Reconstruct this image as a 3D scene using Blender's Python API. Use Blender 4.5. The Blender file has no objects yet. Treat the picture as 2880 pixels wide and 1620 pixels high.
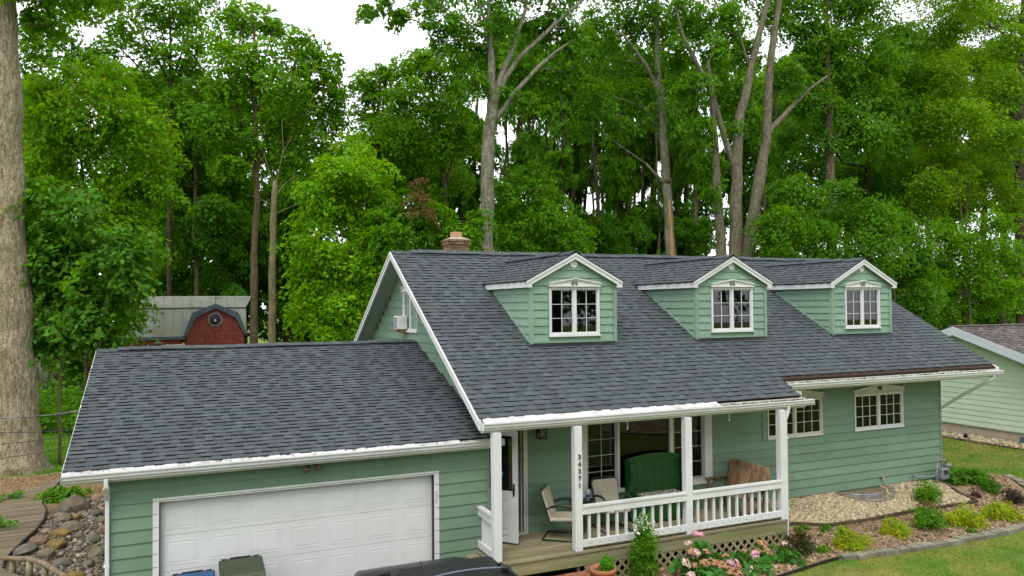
import bpy, math, random
import numpy as np
from mathutils import Vector, Matrix
random.seed(7)
RNG = np.random.default_rng(11)
SC = bpy.context.scene
COL = SC.collection

# ------------------------------------------------------------------ camera
cam_d = bpy.data.cameras.new("camera")
cam = bpy.data.objects.new("camera", cam_d)
COL.objects.link(cam)
SC.camera = cam
CX, CY, CZ, YAW, PITCH, ROLL, FPX = 0.948, -12.578, 5.005, 0.411, 0.024, -0.009, 2136.1
_fw = Vector((math.sin(YAW) * math.cos(PITCH), math.cos(YAW) * math.cos(PITCH), math.sin(PITCH)))
_r = Vector((math.cos(YAW), -math.sin(YAW), 0))
_u = _r.cross(_fw)
_r2 = _r * math.cos(ROLL) + _u * math.sin(ROLL)
_u2 = -_r * math.sin(ROLL) + _u * math.cos(ROLL)
cam.matrix_world = Matrix(((_r2.x, _u2.x, -_fw.x, CX), (_r2.y, _u2.y, -_fw.y, CY), (_r2.z, _u2.z, -_fw.z, CZ), (0, 0, 0, 1)))
cam_d.sensor_width = 36.0
cam_d.lens = 36.0 * FPX / 2880.0
cam_d.clip_start, cam_d.clip_end = 0.1, 600.0

# ------------------------------------------------------------------ overcast sky, soft sun, exposure
W = bpy.data.worlds.new("World")
SC.world = W
W.use_nodes = True
wn = W.node_tree
wn.nodes.clear()
SUN_EL, SUN_AZ = math.radians(58), math.radians(215)      # azimuth: clockwise from +y
sky = wn.nodes.new("ShaderNodeTexSky")
sky.sky_type = 'NISHITA'
sky.sun_disc = False
sky.sun_elevation = SUN_EL
sky.sun_rotation = SUN_AZ
sky.air_density, sky.dust_density, sky.ozone_density = 1.0, 2.0, 1.0
cl = wn.nodes.new("ShaderNodeMix"); cl.data_type = 'RGBA'
cl.inputs[0].default_value = 0.86                            # closed cloud cover
cl.inputs[7].default_value = (9.6, 9.75, 10.0, 1)
wn.links.new(sky.outputs[0], cl.inputs[6])
bg = wn.nodes.new("ShaderNodeBackground")
bg.inputs[1].default_value = 0.15
wn.links.new(cl.outputs[2], bg.inputs[0])
wo = wn.nodes.new("ShaderNodeOutputWorld")
wn.links.new(bg.outputs[0], wo.inputs[0])
sd = bpy.data.lights.new("sun", 'SUN')
sd.energy, sd.angle, sd.color = 1.5, math.radians(18), (1.0, 0.97, 0.92)
so = bpy.data.objects.new("sun", sd)
COL.objects.link(so)
_sv = Vector((math.sin(SUN_AZ) * math.cos(SUN_EL), math.cos(SUN_AZ) * math.cos(SUN_EL), math.sin(SUN_EL)))
so.rotation_euler = (-_sv).to_track_quat('-Z', 'Y').to_euler()
so.location = _sv * 60
vs = SC.view_settings
vs.view_transform = 'Standard'
vs.look = 'None'
vs.exposure = 0.42
vs.gamma = 1
vs.use_curve_mapping = False
cy = SC.cycles
cy.max_bounces, cy.diffuse_bounces, cy.glossy_bounces, cy.transmission_bounces, cy.transparent_max_bounces = 7, 4, 3, 4, 8
cy.caustics_reflective = cy.caustics_refractive = False
cy.use_denoising = True
try:
    cy.denoiser = 'OPENIMAGEDENOISE'; cy.denoising_prefilter = 'ACCURATE'
except Exception:
    pass

# ------------------------------------------------------------------ helpers
def tag(o, label=None, cat=None, group=None, kind=None):
    if label: o['label'] = label
    if cat: o['category'] = cat
    if group: o['group'] = group
    if kind: o['kind'] = kind
    return o

def setpar(o, parent):
    if parent is not None:
        o.parent = parent
        o.matrix_parent_inverse = Matrix.Translation(-WLOC.get(parent.name, Vector((0, 0, 0))))
WLOC = {}

def thing(name, loc, label=None, cat=None, group=None, parent=None, kind=None):
    o = bpy.data.objects.new(name, None)
    o.empty_display_size = .1
    COL.objects.link(o)
    loc = Vector(loc)
    if parent is not None:
        setpar(o, parent)
    o.location = loc
    WLOC[o.name] = loc
    return tag(o, label, cat, group, kind)

def link(name, me, parent=None, mat=None):
    o = bpy.data.objects.new(name, me)
    COL.objects.link(o)
    if mat is not None and not me.materials:
        me.materials.append(mat)
    setpar(o, parent)
    return o

def copy_tree(o, parent=None, off=(0, 0, 0), rz=0.0, first=True):
    c = o.copy(); COL.objects.link(c)
    if first:
        WLOC[c.name] = Vector(off)
        if parent is not None: setpar(c, parent)
        c.location = off
        c.rotation_euler = (0, 0, rz)
    else:
        c.parent = parent
        c.matrix_parent_inverse = o.matrix_parent_inverse
    for ch in list(o.children):
        copy_tree(ch, c, first=False)
    return c

class MB:
    def __init__(s): s.v, s.f, s.sm = [], [], []
    def add(s, vs, fs, smooth=False):
        b = len(s.v); s.v += [tuple(p) for p in vs]
        s.f += [tuple(b + i for i in f) for f in fs]; s.sm += [smooth] * len(fs)
        return s
    def hexa(s, p):      # 4 bottom ccw, 4 top ccw
        return s.add(p, [(3, 2, 1, 0), (4, 5, 6, 7), (0, 1, 5, 4), (1, 2, 6, 5), (2, 3, 7, 6), (3, 0, 4, 7)])
    def box(s, x0, x1, y0, y1, z0, z1):
        return s.hexa([(x0, y0, z0), (x1, y0, z0), (x1, y1, z0), (x0, y1, z0), (x0, y0, z1), (x1, y0, z1), (x1, y1, z1), (x0, y1, z1)])
    def bar(s, a, b, w, h, up=(0, 0, 1)):      # square bar from a to b, w sideways, h along up
        a, b = Vector(a), Vector(b); d = (b - a).normalized(); up = Vector(up)
        sd_ = d.cross(up)
        if sd_.length < 1e-4: sd_ = d.cross(Vector((1, 0, 0)))
        sd_.normalize(); u2 = sd_.cross(d)
        q = []
        for e in (a, b):
            q += [e - sd_ * w / 2 - u2 * h / 2, e + sd_ * w / 2 - u2 * h / 2, e + sd_ * w / 2 + u2 * h / 2, e - sd_ * w / 2 + u2 * h / 2]
        return s.hexa(q)
    def tube(s, pts, rad, seg=8, cap=True):
        pts = [Vector(p) for p in pts]; n = len(pts)
        if not hasattr(rad, '__len__'): rad = [rad] * n
        vs, fs = [], []
        prev = None
        for i, p in enumerate(pts):
            d = (pts[min(i + 1, n - 1)] - pts[max(i - 1, 0)]).normalized()
            if prev is None:
                a = d.orthogonal().normalized()
            else:
                a = (prev - d * prev.dot(d)).normalized()
            prev = a
            b = d.cross(a)
            for k in range(seg):
                t = 2 * math.pi * k / seg
                vs.append(p + (a * math.cos(t) + b * math.sin(t)) * rad[i])
        for i in range(n - 1):
            for k in range(seg):
                k2 = (k + 1) % seg
                fs.append((i * seg + k, i * seg + k2, (i + 1) * seg + k2, (i + 1) * seg + k))
        s.add(vs, fs, True)
        if cap:
            b0 = len(s.v) - len(vs)
            s.f += [tuple(b0 + k for k in reversed(range(seg))), tuple(b0 + (n - 1) * seg + k for k in range(seg))]; s.sm += [False, False]
        return s
    def lathe(s, prof, c=(0, 0, 0), seg=20):
        vs, fs = [], []
        for r, z in prof:
            for k in range(seg):
                t = 2 * math.pi * k / seg
                vs.append((c[0] + r * math.cos(t), c[1] + r * math.sin(t), c[2] + z))
        for i in range(len(prof) - 1):
            for k in range(seg):
                k2 = (k + 1) % seg
                fs.append((i * seg + k, i * seg + k2, (i + 1) * seg + k2, (i + 1) * seg + k))
        return s.add(vs, fs, True)
    def prism(s, poly, vec):      # polygon (3d pts) swept by vec
        n = len(poly); vec = Vector(vec)
        a = [Vector(p) for p in poly]; b = [p + vec for p in a]
        fs = [tuple(reversed(range(n))), tuple(range(n, 2 * n))] + [(i, (i + 1) % n, n + (i + 1) % n, n + i) for i in range(n)]
        return s.add(a + b, fs)
    def mesh(s, name):
        me = bpy.data.meshes.new(name)
        me.from_pydata(s.v, [], s.f)
        me.polygons.foreach_set('use_smooth', s.sm)
        me.update()
        return me
    def build(s, name, mat, parent=None, bevel=0.0, fix=False):
        me = s.mesh(name)
        if fix:
            import bmesh
            bm = bmesh.new(); bm.from_mesh(me); bmesh.ops.recalc_face_normals(bm, faces=bm.faces); bm.to_mesh(me); bm.free()
        o = link(name, me, parent, mat)
        if bevel:
            m = o.modifiers.new('bevel', 'BEVEL'); m.width = bevel; m.segments = 2; m.limit_method = 'ANGLE'
        return o

def fast_mesh(name, co, faces_n, mat, parent=None, smooth=False, idx=None):
    """co: (n,3) array; all faces have faces_n corners in order unless idx given (m,faces_n)."""
    co = np.ascontiguousarray(co, dtype=np.float32)
    if idx is None: idx = np.arange(len(co), dtype=np.int32).reshape(-1, faces_n)
    me = bpy.data.meshes.new(name)
    me.vertices.add(len(co)); me.vertices.foreach_set('co', co.ravel())
    me.loops.add(idx.size); me.loops.foreach_set('vertex_index', np.ascontiguousarray(idx, dtype=np.int32).ravel())
    m = len(idx)
    me.polygons.add(m)
    me.polygons.foreach_set('loop_start', np.arange(m, dtype=np.int32) * faces_n)
    try: me.polygons.foreach_set('loop_total', np.full(m, faces_n, dtype=np.int32))
    except Exception: pass
    if smooth: me.polygons.foreach_set('use_smooth', np.ones(m, dtype=bool))
    me.update(calc_edges=True)
    return link(name, me, parent, mat)

# ------------------------------------------------------------------ materials
class NT:
    def __init__(s, name):
        s.m = bpy.data.materials.new(name); s.m.use_nodes = True
        s.t = s.m.node_tree; s.t.nodes.clear()
        s.out = s.n("OutputMaterial"); s.geo = s.n("NewGeometry"); s.oi = s.n("ObjectInfo")
    def n(s, k, **kw):
        o = s.t.nodes.new("ShaderNode" + k)
        for a, b in kw.items(): setattr(o, a, b)
        return o
    def l(s, a, b): s.t.links.new(a, b)
    def math(s, op, a, b=None, c=None):
        o = s.n("Math", operation=op)
        for i, q in enumerate((a, b, c)):
            if q is None: continue
            if hasattr(q, 'is_linked'): s.l(q, o.inputs[i])
            else: o.inputs[i].default_value = q
        return o.outputs[0]
    def mapr(s, a, lo, hi, f0=0., f1=1.):
        o = s.n("MapRange"); s.l(a, o.inputs[0])
        for i, q in enumerate((f0, f1, lo, hi)): o.inputs[i + 1].default_value = q
        return o.outputs[0]
    def noise(s, scale, detail=3., rough=.55, stretch=None, off=None, dim='3D'):
        vec = s.geo.outputs['Position']
        if stretch:
            mp = s.n("Mapping"); mp.inputs['Scale'].default_value = stretch; s.l(vec, mp.inputs[0]); vec = mp.outputs[0]
        if off is not None:
            va = s.n("VectorMath", operation='ADD'); s.l(vec, va.inputs[0]); s.l(off, va.inputs[1]); vec = va.outputs[0]
        o = s.n("TexNoise"); s.l(vec, o.inputs['Vector'])
        o.inputs['Scale'].default_value = scale; o.inputs['Detail'].default_value = detail; o.inputs['Roughness'].default_value = rough
        return o.outputs[0]
    def mix(s, f, a, b, blend='MIX'):
        o = s.n("Mix", data_type='RGBA', blend_type=blend)
        for i, q in ((0, f), (6, a), (7, b)):
            if hasattr(q, 'is_linked'): s.l(q, o.inputs[i])
            elif i == 0: o.inputs[i].default_value = q
            else: o.inputs[i].default_value = (*q[:3], 1)
        return o.outputs[2]
    def rnd(s):
        a = s.math('ADD', s.geo.outputs['Random Per Island'], s.oi.outputs['Random'])
        return s.math('FRACT', a)
    def hsv(s, col, h=None, sa=None, v=None):
        o = s.n("HueSaturation"); s.l(col, o.inputs['Color'])
        for k, q in (('Hue', h), ('Saturation', sa), ('Value', v)):
            if q is None: continue
            if hasattr(q, 'is_linked'): s.l(q, o.inputs[k])
            else: o.inputs[k].default_value = q
        return o.outputs[0]
    def bump(s, h, strength=.3, dist=.02):
        o = s.n("Bump"); o.inputs['Strength'].default_value = strength; o.inputs['Distance'].default_value = dist; s.l(h, o.inputs['Height'])
        return o.outputs[0]

def pm(name, c1, c2=None, scale=4., rough=.6, spec=.4, stretch=None, rv=0., hv=0., dirt=None, dirt_scale=.6, dirt_amt=.5, bump=0., bscale=60., bstretch=None, bdist=.01, metal=0., lohi=(.35, .65), coat=0.):
    t = NT(name)
    if c2 is None: c2 = tuple(min(1, c * .86) for c in c1)
    f = t.mapr(t.noise(scale, 4., .6, stretch), 0, 1, *lohi)
    col = t.mix(f, c1, c2)
    if dirt is not None:
        d = t.mapr(t.noise(dirt_scale, 5., .65, stretch), 0, dirt_amt, .52, .72)
        col = t.mix(d, col, dirt)
    if rv or hv:
        r = t.rnd()
        v = t.mapr(r, 1 - rv, 1 + rv)
        h = t.mapr(t.math('FRACT', t.math('MULTIPLY', r, 7.31)), .5 - hv, .5 + hv)
        col = t.hsv(col, h, None, v)
    b = t.n("BsdfPrincipled")
    t.l(col, b.inputs['Base Color'])
    b.inputs['Roughness'].default_value = rough; b.inputs['Metallic'].default_value = metal
    b.inputs['Specular IOR Level'].default_value = spec
    if coat: b.inputs['Coat Weight'].default_value = coat; b.inputs['Coat Roughness'].default_value = .05
    if bump:
        t.l(t.bump(t.noise(bscale, 3., .6, bstretch), bump, bdist), b.inputs['Normal'])
    t.l(b.outputs[0], t.out.inputs[0])
    return t.m

def leafmat(name, c1, c2, scale=.35, rv=.35, hv=.02, trans=.5, c3=None, f3=.0):
    t = NT(name)
    f = t.mapr(t.noise(scale, 3., .6), 0, 1, .36, .64)
    col = t.mix(f, c1, c2)
    r = t.geo.outputs['Random Per Island']
    if c3 is not None:
        col = t.mix(t.mapr(t.math('FRACT', t.math('MULTIPLY', r, 3.77)), 0, 1, 1 - f3 - .001, 1 - f3), col, c3)
    col = t.hsv(col, t.mapr(t.math('FRACT', t.math('MULTIPLY', r, 7.31)), .5 - hv, .5 + hv), None, t.mapr(r, 1 - rv, 1 + rv))
    b = t.n("BsdfPrincipled")
    t.l(col, b.inputs['Base Color']); b.inputs['Roughness'].default_value = .55; b.inputs['Specular IOR Level'].default_value = .12
    tr = t.n("BsdfTranslucent"); t.l(t.hsv(col, .487, 1.1, 1.25), tr.inputs[0])
    m = t.n("MixShader"); m.inputs[0].default_value = trans
    t.l(b.outputs[0], m.inputs[1]); t.l(tr.outputs[0], m.inputs[2]); t.l(m.outputs[0], t.out.inputs[0])
    return t.m

def barkmat(name, c1, c2, scale=6., moss=None, strength=.7):
    t = NT(name)
    n1 = t.noise(scale, 5., .7, (1, 1, .26))
    n2 = t.noise(1.3, 3., .6, (1, 1, .5))
    n3 = t.noise(scale * 3.5, 3., .6, (1, 1, .3))
    col = t.mix(t.mapr(n1, 0, 1, .38, .62), c2, c1)
    col = t.mix(t.mapr(n3, 0, .85, .52, .62), col, tuple(c * .35 for c in c2))
    if moss: col = t.mix(t.mapr(n2, 0, .7, .45, .7), col, moss)
    b = t.n("BsdfPrincipled"); t.l(col, b.inputs['Base Color']); b.inputs['Roughness'].default_value = .9; b.inputs['Specular IOR Level'].default_value = .1
    t.l(t.bump(t.math('ADD', n1, t.math('MULTIPLY', n3, .5)), strength, .05), b.inputs['Normal'])
    t.l(b.outputs[0], t.out.inputs[0])
    return t.m

def glassmat(name, tint=(.45, .5, .5), refl=1.0):
    t = NT(name)
    tr = t.n("BsdfTransparent"); tr.inputs[0].default_value = (*tint, 1)
    gl = t.n("BsdfGlossy"); gl.inputs['Roughness'].default_value = .015; gl.inputs[0].default_value = (.95, .97, 1, 1)
    fr = t.n("Fresnel"); fr.inputs[0].default_value = 1.5
    f = t.math('MULTIPLY', t.math('ADD', fr.outputs[0], .03), refl)
    m = t.n("MixShader"); t.l(f, m.inputs[0]); t.l(tr.outputs[0], m.inputs[1]); t.l(gl.outputs[0], m.inputs[2]); t.l(m.outputs[0], t.out.inputs[0])
    return t.m

WHITE = pm("white_paint", (0.672, 0.680, 0.672), (0.622, 0.630, 0.613), 2., .45, .4, dirt=(0.462, 0.470, 0.420), dirt_scale=1.3, dirt_amt=.35)
CREAM = pm("cream_paint", (0.622, 0.622, 0.554), (0.554, 0.554, 0.470), 2., .5, .4, dirt=(0.378, 0.378, 0.277), dirt_scale=1.1, dirt_amt=.4)
GUTTER = pm("gutter_paint", (0.638, 0.647, 0.638), (0.554, 0.563, 0.546), 3., .4, .45, stretch=(.4, 1, 1), dirt=(0.378, 0.378, 0.336), dirt_scale=2., dirt_amt=.45)
GUARD = pm("gutter_guard_mesh", (0.605, 0.605, 0.605), (0.420, 0.420, 0.403), 9., .5, .4, dirt=(0.168, 0.134, 0.101), dirt_scale=5., dirt_amt=.8)
GREEN = pm("sage_siding_paint", (0.168, 0.258, 0.184), (0.150, 0.232, 0.163), 1.2, .6, .3, dirt=(0.112, 0.168, 0.115), dirt_scale=.8, dirt_amt=.6, rv=.075, bump=.12, bscale=30, bstretch=(.15, .15, 2.5), bdist=.004)
GREEN_D = pm("sage_shake_paint", (0.215, 0.330, 0.245), (0.188, 0.288, 0.212), 2., .65, .3, dirt=(0.154, 0.259, 0.182), dirt_scale=2.5, dirt_amt=.5, rv=.05, bump=.5, bscale=34, bstretch=(1.6, 1.6, .04), bdist=.008)
SHINGLE = pm("charcoal_shingle", (0.068, 0.080, 0.084), (0.054, 0.064, 0.068), 7., .88, .25, rv=.17, hv=.018, dirt=(0.070, 0.075, 0.072), dirt_scale=.9, dirt_amt=.35, bump=.5, bscale=160, bdist=.006)
TARBLACK = pm("black_flashing", (.012, .012, .014), None, 3., .5, .4)
DARK = pm("unlit_interior_dark", (.03, .03, .028), (.018, .018, .016), 1.5, .9, .1)  # near-black colour stands in for the gloom of unlit interiors
SOFFIT = pm("soffit_panel", (0.410, 0.435, 0.377), (0.344, 0.369, 0.312), 2., .7, .2, bump=.4, bscale=14, bstretch=(1, 6, .2), bdist=.01)
FOUND = pm("pale_foundation", (0.295, 0.344, 0.353), (0.230, 0.279, 0.287), 3., .8, .2, dirt=(0.164, 0.164, 0.131), dirt_scale=2., dirt_amt=.6, bump=.3, bscale=25)
GLASS = glassmat("window_glass", (.24, .28, .27), .5)
ROOFDECK = pm("brown_roof_deck", (.055, .036, .027), (.04, .027, .02), 8., .9, .1)
GLASSD = glassmat("dormer_glass", (.30, .34, .34), .95)
DECK = pm("weathered_deck_wood", (.30, .26, .165), (.21, .18, .105), 5., .8, .2, stretch=(.25, 2.5, 2.5), rv=.16, hv=.01, dirt=(0.115, 0.123, 0.041), dirt_scale=1.1, dirt_amt=.75, bump=.4, bscale=18, bstretch=(.2, 5, 5))
FASCIAW = pm("mossy_fascia_wood", (.28, .26, .15), (.20, .19, .10), 4., .8, .2, stretch=(.2, 2, 3), rv=.12, dirt=(0.098, 0.131, 0.029), dirt_scale=1.6, dirt_amt=.7, bump=.4, bscale=18, bstretch=(.2, 5, 5))
LATT = pm("lattice_wood", (0.344, 0.287, 0.172), (0.271, 0.221, 0.131), 6., .8, .2, rv=.12, dirt=(0.197, 0.180, 0.082), dirt_scale=3., dirt_amt=.6)
WALKW = pm("grey_walkway_wood", (0.193, 0.156, 0.102), (0.123, 0.094, 0.061), 4., .85, .15, stretch=(.25, 2.2, 2), rv=.18, dirt=(0.107, 0.102, 0.041), dirt_scale=.9, dirt_amt=.7, bump=.4, bscale=14, bstretch=(.2, 4, 4))
BENCHW = pm("brown_bench_wood", (.29, .19, .105), (.16, .095, .048), 7., .7, .3, stretch=(1, 1, .15), rv=.2, dirt=(.25, .18, .11), dirt_scale=4., dirt_amt=.5, bump=.4, bscale=30)
DOORW = pm("garage_door_paint", (0.647, 0.655, 0.643), (0.605, 0.613, 0.601), 1.2, .5, .35, dirt=(0.554, 0.554, 0.512), dirt_scale=1.6, dirt_amt=.4, bump=.1, bscale=90, bstretch=(.2, 1, 3), bdist=.003)
BLACK = pm("black_metal", (.014, .014, .014), None, 3., .45, .5)
DGREEN_M = pm("dark_green_metal", (.015, .04, .022), None, 3., .45, .5)
CUSH = pm("tan_cushion", (.48, .44, .34), (.40, .365, .28), 8., .9, .1, dirt=(0.230, 0.197, 0.139), dirt_scale=5., dirt_amt=.4, bump=.3, bscale=120)
SETTLE = pm("dark_green_paint", (.010, .078, .010), (.006, .055, .007), 3., .5, .4, bump=.15, bscale=40)
CLOTH = pm("patterned_cloth", (.62, .58, .46), (.14, .15, .13), 16., .9, .1, dirt=(.45, .25, .18), dirt_scale=6., dirt_amt=.6, lohi=(.46, .54))
BRICK = pm("old_red_brick", (.30, .12, .07), (.22, .085, .05), 8., .9, .1, rv=.25, hv=.012, bump=.4, bscale=60)
CHIMB = pm("tan_chimney_brick", (.26, .165, .085), (.15, .10, .06), 8., .9, .1, rv=.35, hv=.015, bump=.5, bscale=60)
MORTAR = pm("mortar", (.38, .33, .26), (.28, .24, .19), 9., .95, .1)
TERRA = pm("terracotta", (.42, .17, .075), (.34, .13, .06), 6., .8, .2, dirt=(.45, .33, .22), dirt_scale=5., dirt_amt=.5)
STONE = pm("field_stone", (.165, .14, .095), (.09, .078, .054), 5., .9, .15, rv=.35, hv=.025, dirt=(0.082, 0.094, 0.031), dirt_scale=3., dirt_amt=.7, bump=.6, bscale=22, bdist=.02)
STONE_Y = pm("ochre_stone", (0.246, 0.164, 0.057), (0.139, 0.098, 0.045), 4., .9, .15, dirt=(0.123, 0.115, 0.057), dirt_scale=4., dirt_amt=.6, bump=.6, bscale=22, bdist=.02)
STONE_P = pm("pinkish_stone", (0.246, 0.156, 0.111), (0.172, 0.115, 0.082), 5., .9, .15, rv=.2, bump=.5, bscale=22, bdist=.02)
STONE_G = pm("grey_stone", (.15, .14, .115), (.09, .083, .066), 5., .9, .15, rv=.2, bump=.5, bscale=22, bdist=.02)
PEBBLE = pm("creek_pebbles", (.25, .21, .16), (.12, .105, .085), 9., .85, .2, rv=.5, hv=.03)
GRAVEL = pm("cream_gravel", (0.426, 0.353, 0.230), (0.303, 0.246, 0.148), 14., .9, .15, rv=.35, hv=.015)
GRAVEL_B = pm("gravel_base", (.20, .16, .10), (.12, .095, .06), 20., .95, .1, bump=.6, bscale=40, bdist=.02)
MULCH = pm("brown_mulch", (.30, .215, .13), (.19, .132, .078), 7., .95, .1, dirt=(0.246, 0.164, 0.082), dirt_scale=18., dirt_amt=.6, bump=.8, bscale=45, bdist=.03)
CHIP = pm("mulch_chip", (.36, .26, .16), (.20, .14, .08), 9., .95, .1, rv=.5, hv=.012)
DIRT = pm("leaf_litter_soil", (.26, .165, .085), (.13, .085, .042), 3., .95, .1, dirt=(.10, .12, .03), dirt_scale=1.2, dirt_amt=.6, bump=.6, bscale=30, bdist=.03)
GRASS = pm("lawn_soil_and_grass", (.080, .15, .016), (.19, .185, .05), .9, .95, .1, dirt=(.05, .11, .016), dirt_scale=2.2, dirt_amt=.8, bump=.7, bscale=60, bdist=.03)
FLOORW = pm("woodland_floor", (.045, .06, .018), (.03, .028, .014), .6, .95, .1, bump=.6, bscale=12, bdist=.06)
ASPH = pm("driveway_asphalt", (.075, .075, .073), (.055, .055, .055), 6., .9, .2, bump=.3, bscale=90)
EDGEST = pm("grey_edging_stone", (.23, .215, .165), (.16, .15, .11), 6., .9, .15, rv=.16, dirt=(0.131, 0.131, 0.057), dirt_scale=4., dirt_amt=.55, bump=.5, bscale=40)
TIMBER = pm("old_timber", (.10, .075, .042), (.055, .042, .025), 6., .9, .1, dirt=(.09, .09, .03), dirt_scale=3., dirt_amt=.5, bump=.5, bscale=20)
GREYM = pm("grey_pipe_metal", (.20, .23, .235), (.14, .165, .165), 8., .5, .4, metal=.2)
GALV = pm("galvanised_metal", (.42, .44, .46), (.30, .32, .34), 6., .4, .5, metal=.6)
NSIDE = pm("pale_green_siding", (.52, .62, .48), (.47, .57, .43), 1.2, .6, .3, rv=.03)
NROOF = pm("brown_grey_shingle", (0.131, 0.115, 0.102), (0.090, 0.078, 0.070), 9., .9, .15, rv=.35, hv=.02)
NFASC = pm("pale_blue_fascia", (0.541, 0.590, 0.623), (0.492, 0.541, 0.574), 2., .5, .3)
BARNR = pm("barn_red_board", (.27, .070, .050), (.20, .050, .037), 6., .85, .15, rv=.15, dirt=(.09, .03, .02), dirt_scale=1.5, dirt_amt=.5)
BARNM = pm("weathered_roof_metal", (0.279, 0.295, 0.254), (0.205, 0.230, 0.180), 1.4, .55, .4, stretch=(1.4, 1, .25), dirt=(0.246, 0.180, 0.107), dirt_scale=1.3, dirt_amt=.5)
BARNT = pm("slate_blue_trim", (.10, .135, .155), (.075, .105, .12), 4., .7, .2)
CARB = pm("black_car_paint", (.008, .008, .009), (.010, .010, .011), 3., .38, .22, coat=.06)
CARG = pm("car_glass", (.008, .009, .010), None, 3., .05, .6)
CHROME = pm("dull_rail_metal", (.13, .15, .18), None, 3., .35, .5, metal=.5)
RUBBER = pm("tyre_rubber", (.02, .02, .02), None, 3., .85, .2)
BINB = pm("blue_bin_plastic", (.012, .075, .19), (.010, .06, .155), 3., .5, .4)
BING = pm("green_bin_plastic", (.026, .045, .022), (.035, .042, .022), 3., .55, .4, dirt=(.06, .058, .032), dirt_scale=3., dirt_amt=.5)
BLUE = pm("cobalt_blue", (.02, .06, .34), None, 3., .4, .4)
PAPERW = pm("white_cup", (0.689, 0.689, 0.672), None, 3., .5, .3)
YELLOWF = pm("yellow_fabric", (.62, .38, .03), (.5, .3, .02), 3., .9, .1)
CURT = pm("curtain_cloth", (.50, .47, .40), (.36, .34, .29), 4., .9, .1, stretch=(6, 6, .3))
CABLE = pm("dark_cable", (.035, .035, .035), None, 3., .6, .3)
CABLE_S = pm("silver_cable", (.20, .20, .20), (.05, .05, .05), 2.5, .5, .4)
WOODIN = pm("dark_interior_wood", (.07, .04, .02), (.045, .025, .013), 4., .8, .2)
PINK = pm("pink_petals", (.62, .27, .36), (.72, .45, .48), 20., .8, .1, rv=.15)
SALMON = pm("faded_salmon_petals", (.52, .28, .17), (.42, .23, .11), 20., .85, .1, rv=.2)
PALEP = pm("pale_pink_petals", (.68, .50, .47), (.60, .40, .34), 20., .8, .1, rv=.15)
L_MID = leafmat("leaf_mid_green", (.095, .255, .008), (.14, .32, .010))
L_LIME = leafmat("leaf_lime_green", (.165, .38, .008), (.115, .31, .009), c3=(.30, .40, .02), f3=.12)
L_YEL = leafmat("leaf_yellow_green", (.18, .40, .014), (.14, .34, .012), c3=(.28, .29, .03), f3=.10)
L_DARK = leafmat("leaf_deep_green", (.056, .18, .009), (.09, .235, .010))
L_OAK = leafmat("leaf_oak_green", (.072, .205, .012), (.105, .26, .012))
L_OLIVE = leafmat("leaf_olive_green", (.165, .32, .007), (.11, .255, .008), c3=(.14, .15, .02), f3=.08)
L_BLUE = leafmat("leaf_cool_green", (.078, .215, .022), (.115, .28, .024))
L_BROWN = leafmat("leaf_dead_brown", (.20, .11, .05), (.13, .09, .03), rv=.4)
L_GOLD = leafmat("needle_gold", (.38, .43, .02), (.25, .37, .022), scale=3., rv=.35)
L_SHRUB = leafmat("leaf_shrub_green", (.12, .295, .010), (.08, .235, .011), scale=3.)
L_HOSTA = leafmat("leaf_hosta", (.10, .27, .02), (.14, .32, .03), scale=3.)
L_HYD = leafmat("leaf_hydrangea", (.055, .19, .025), (.09, .25, .045), scale=5., rv=.4)
L_GRASS = leafmat("grass_blade", (.10, .23, .015), (.25, .25, .05), scale=.9, rv=.35, trans=.25)
L_WHITE = pm("white_petals", (.75, .76, .70), None, 9., .8, .1)
BARK_P = barkmat("bark_pale_furrowed", (.37, .32, .21), (.20, .17, .105), 11., strength=.9)
BARK_T = barkmat("bark_grey_ridged", (.21, .185, .13), (.10, .088, .06), 9., moss=(.13, .135, .075))
BARK_G = barkmat("bark_grey_green", (.27, .255, .19), (.115, .108, .075), 8., moss=(.135, .15, .08))
BARK_D = barkmat("bark_dark", (.085, .068, .045), (.045, .036, .025), 8., moss=(.06, .065, .03))
BARK_M = barkmat("bark_brown", (.17, .13, .085), (.09, .068, .045), 8., moss=(.11, .11, .05))
SNAGW = barkmat("weathered_snag_wood", (.26, .22, .13), (.16, .14, .075), 8., moss=(.15, .16, .06))
SCARW = pm("bare_splintered_wood", (.40, .26, .12), (.26, .16, .07), 6., .9, .1, stretch=(3, 3, .3))

# ------------------------------------------------------------------ ground and paths
def sstep(a, b, x):
    t = min(1, max(0, (x - a) / (b - a))); return t * t * (3 - 2 * t)
def zg(x, y):
    z = .03 + .17 * sstep(5.6, 9, x) + (.30 * sstep(-1.95, .55, y) + .10 * sstep(-.2, .55, y)) * sstep(11, 12.6, x) * (1 - .5 * sstep(16.8, 20, x)) - .12 * sstep(17.5, 24, x) * sstep(0, 4, y)
    z -= .10 * sstep(-3, -9, y)
    return z + .05 * sstep(-1, -4, x)
def sheet(name, mat, xs, ys, dz, kind='structure', fn=zg, parent=None):
    mb = MB(); nx = len(xs)
    mb.v = [(x, y, fn(x, y) + dz) for y in ys for x in xs]
    mb.f = [(j * nx + i, j * nx + i + 1, (j + 1) * nx + i + 1, (j + 1) * nx + i) for j in range(len(ys) - 1) for i in range(nx - 1)]
    mb.sm = [True] * len(mb.f)
    o = mb.build(name, mat, parent)
    return tag(o, kind=kind)
def lin(a, b, n): return [a + (b - a) * i / (n - 1) for i in range(n)]
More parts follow.
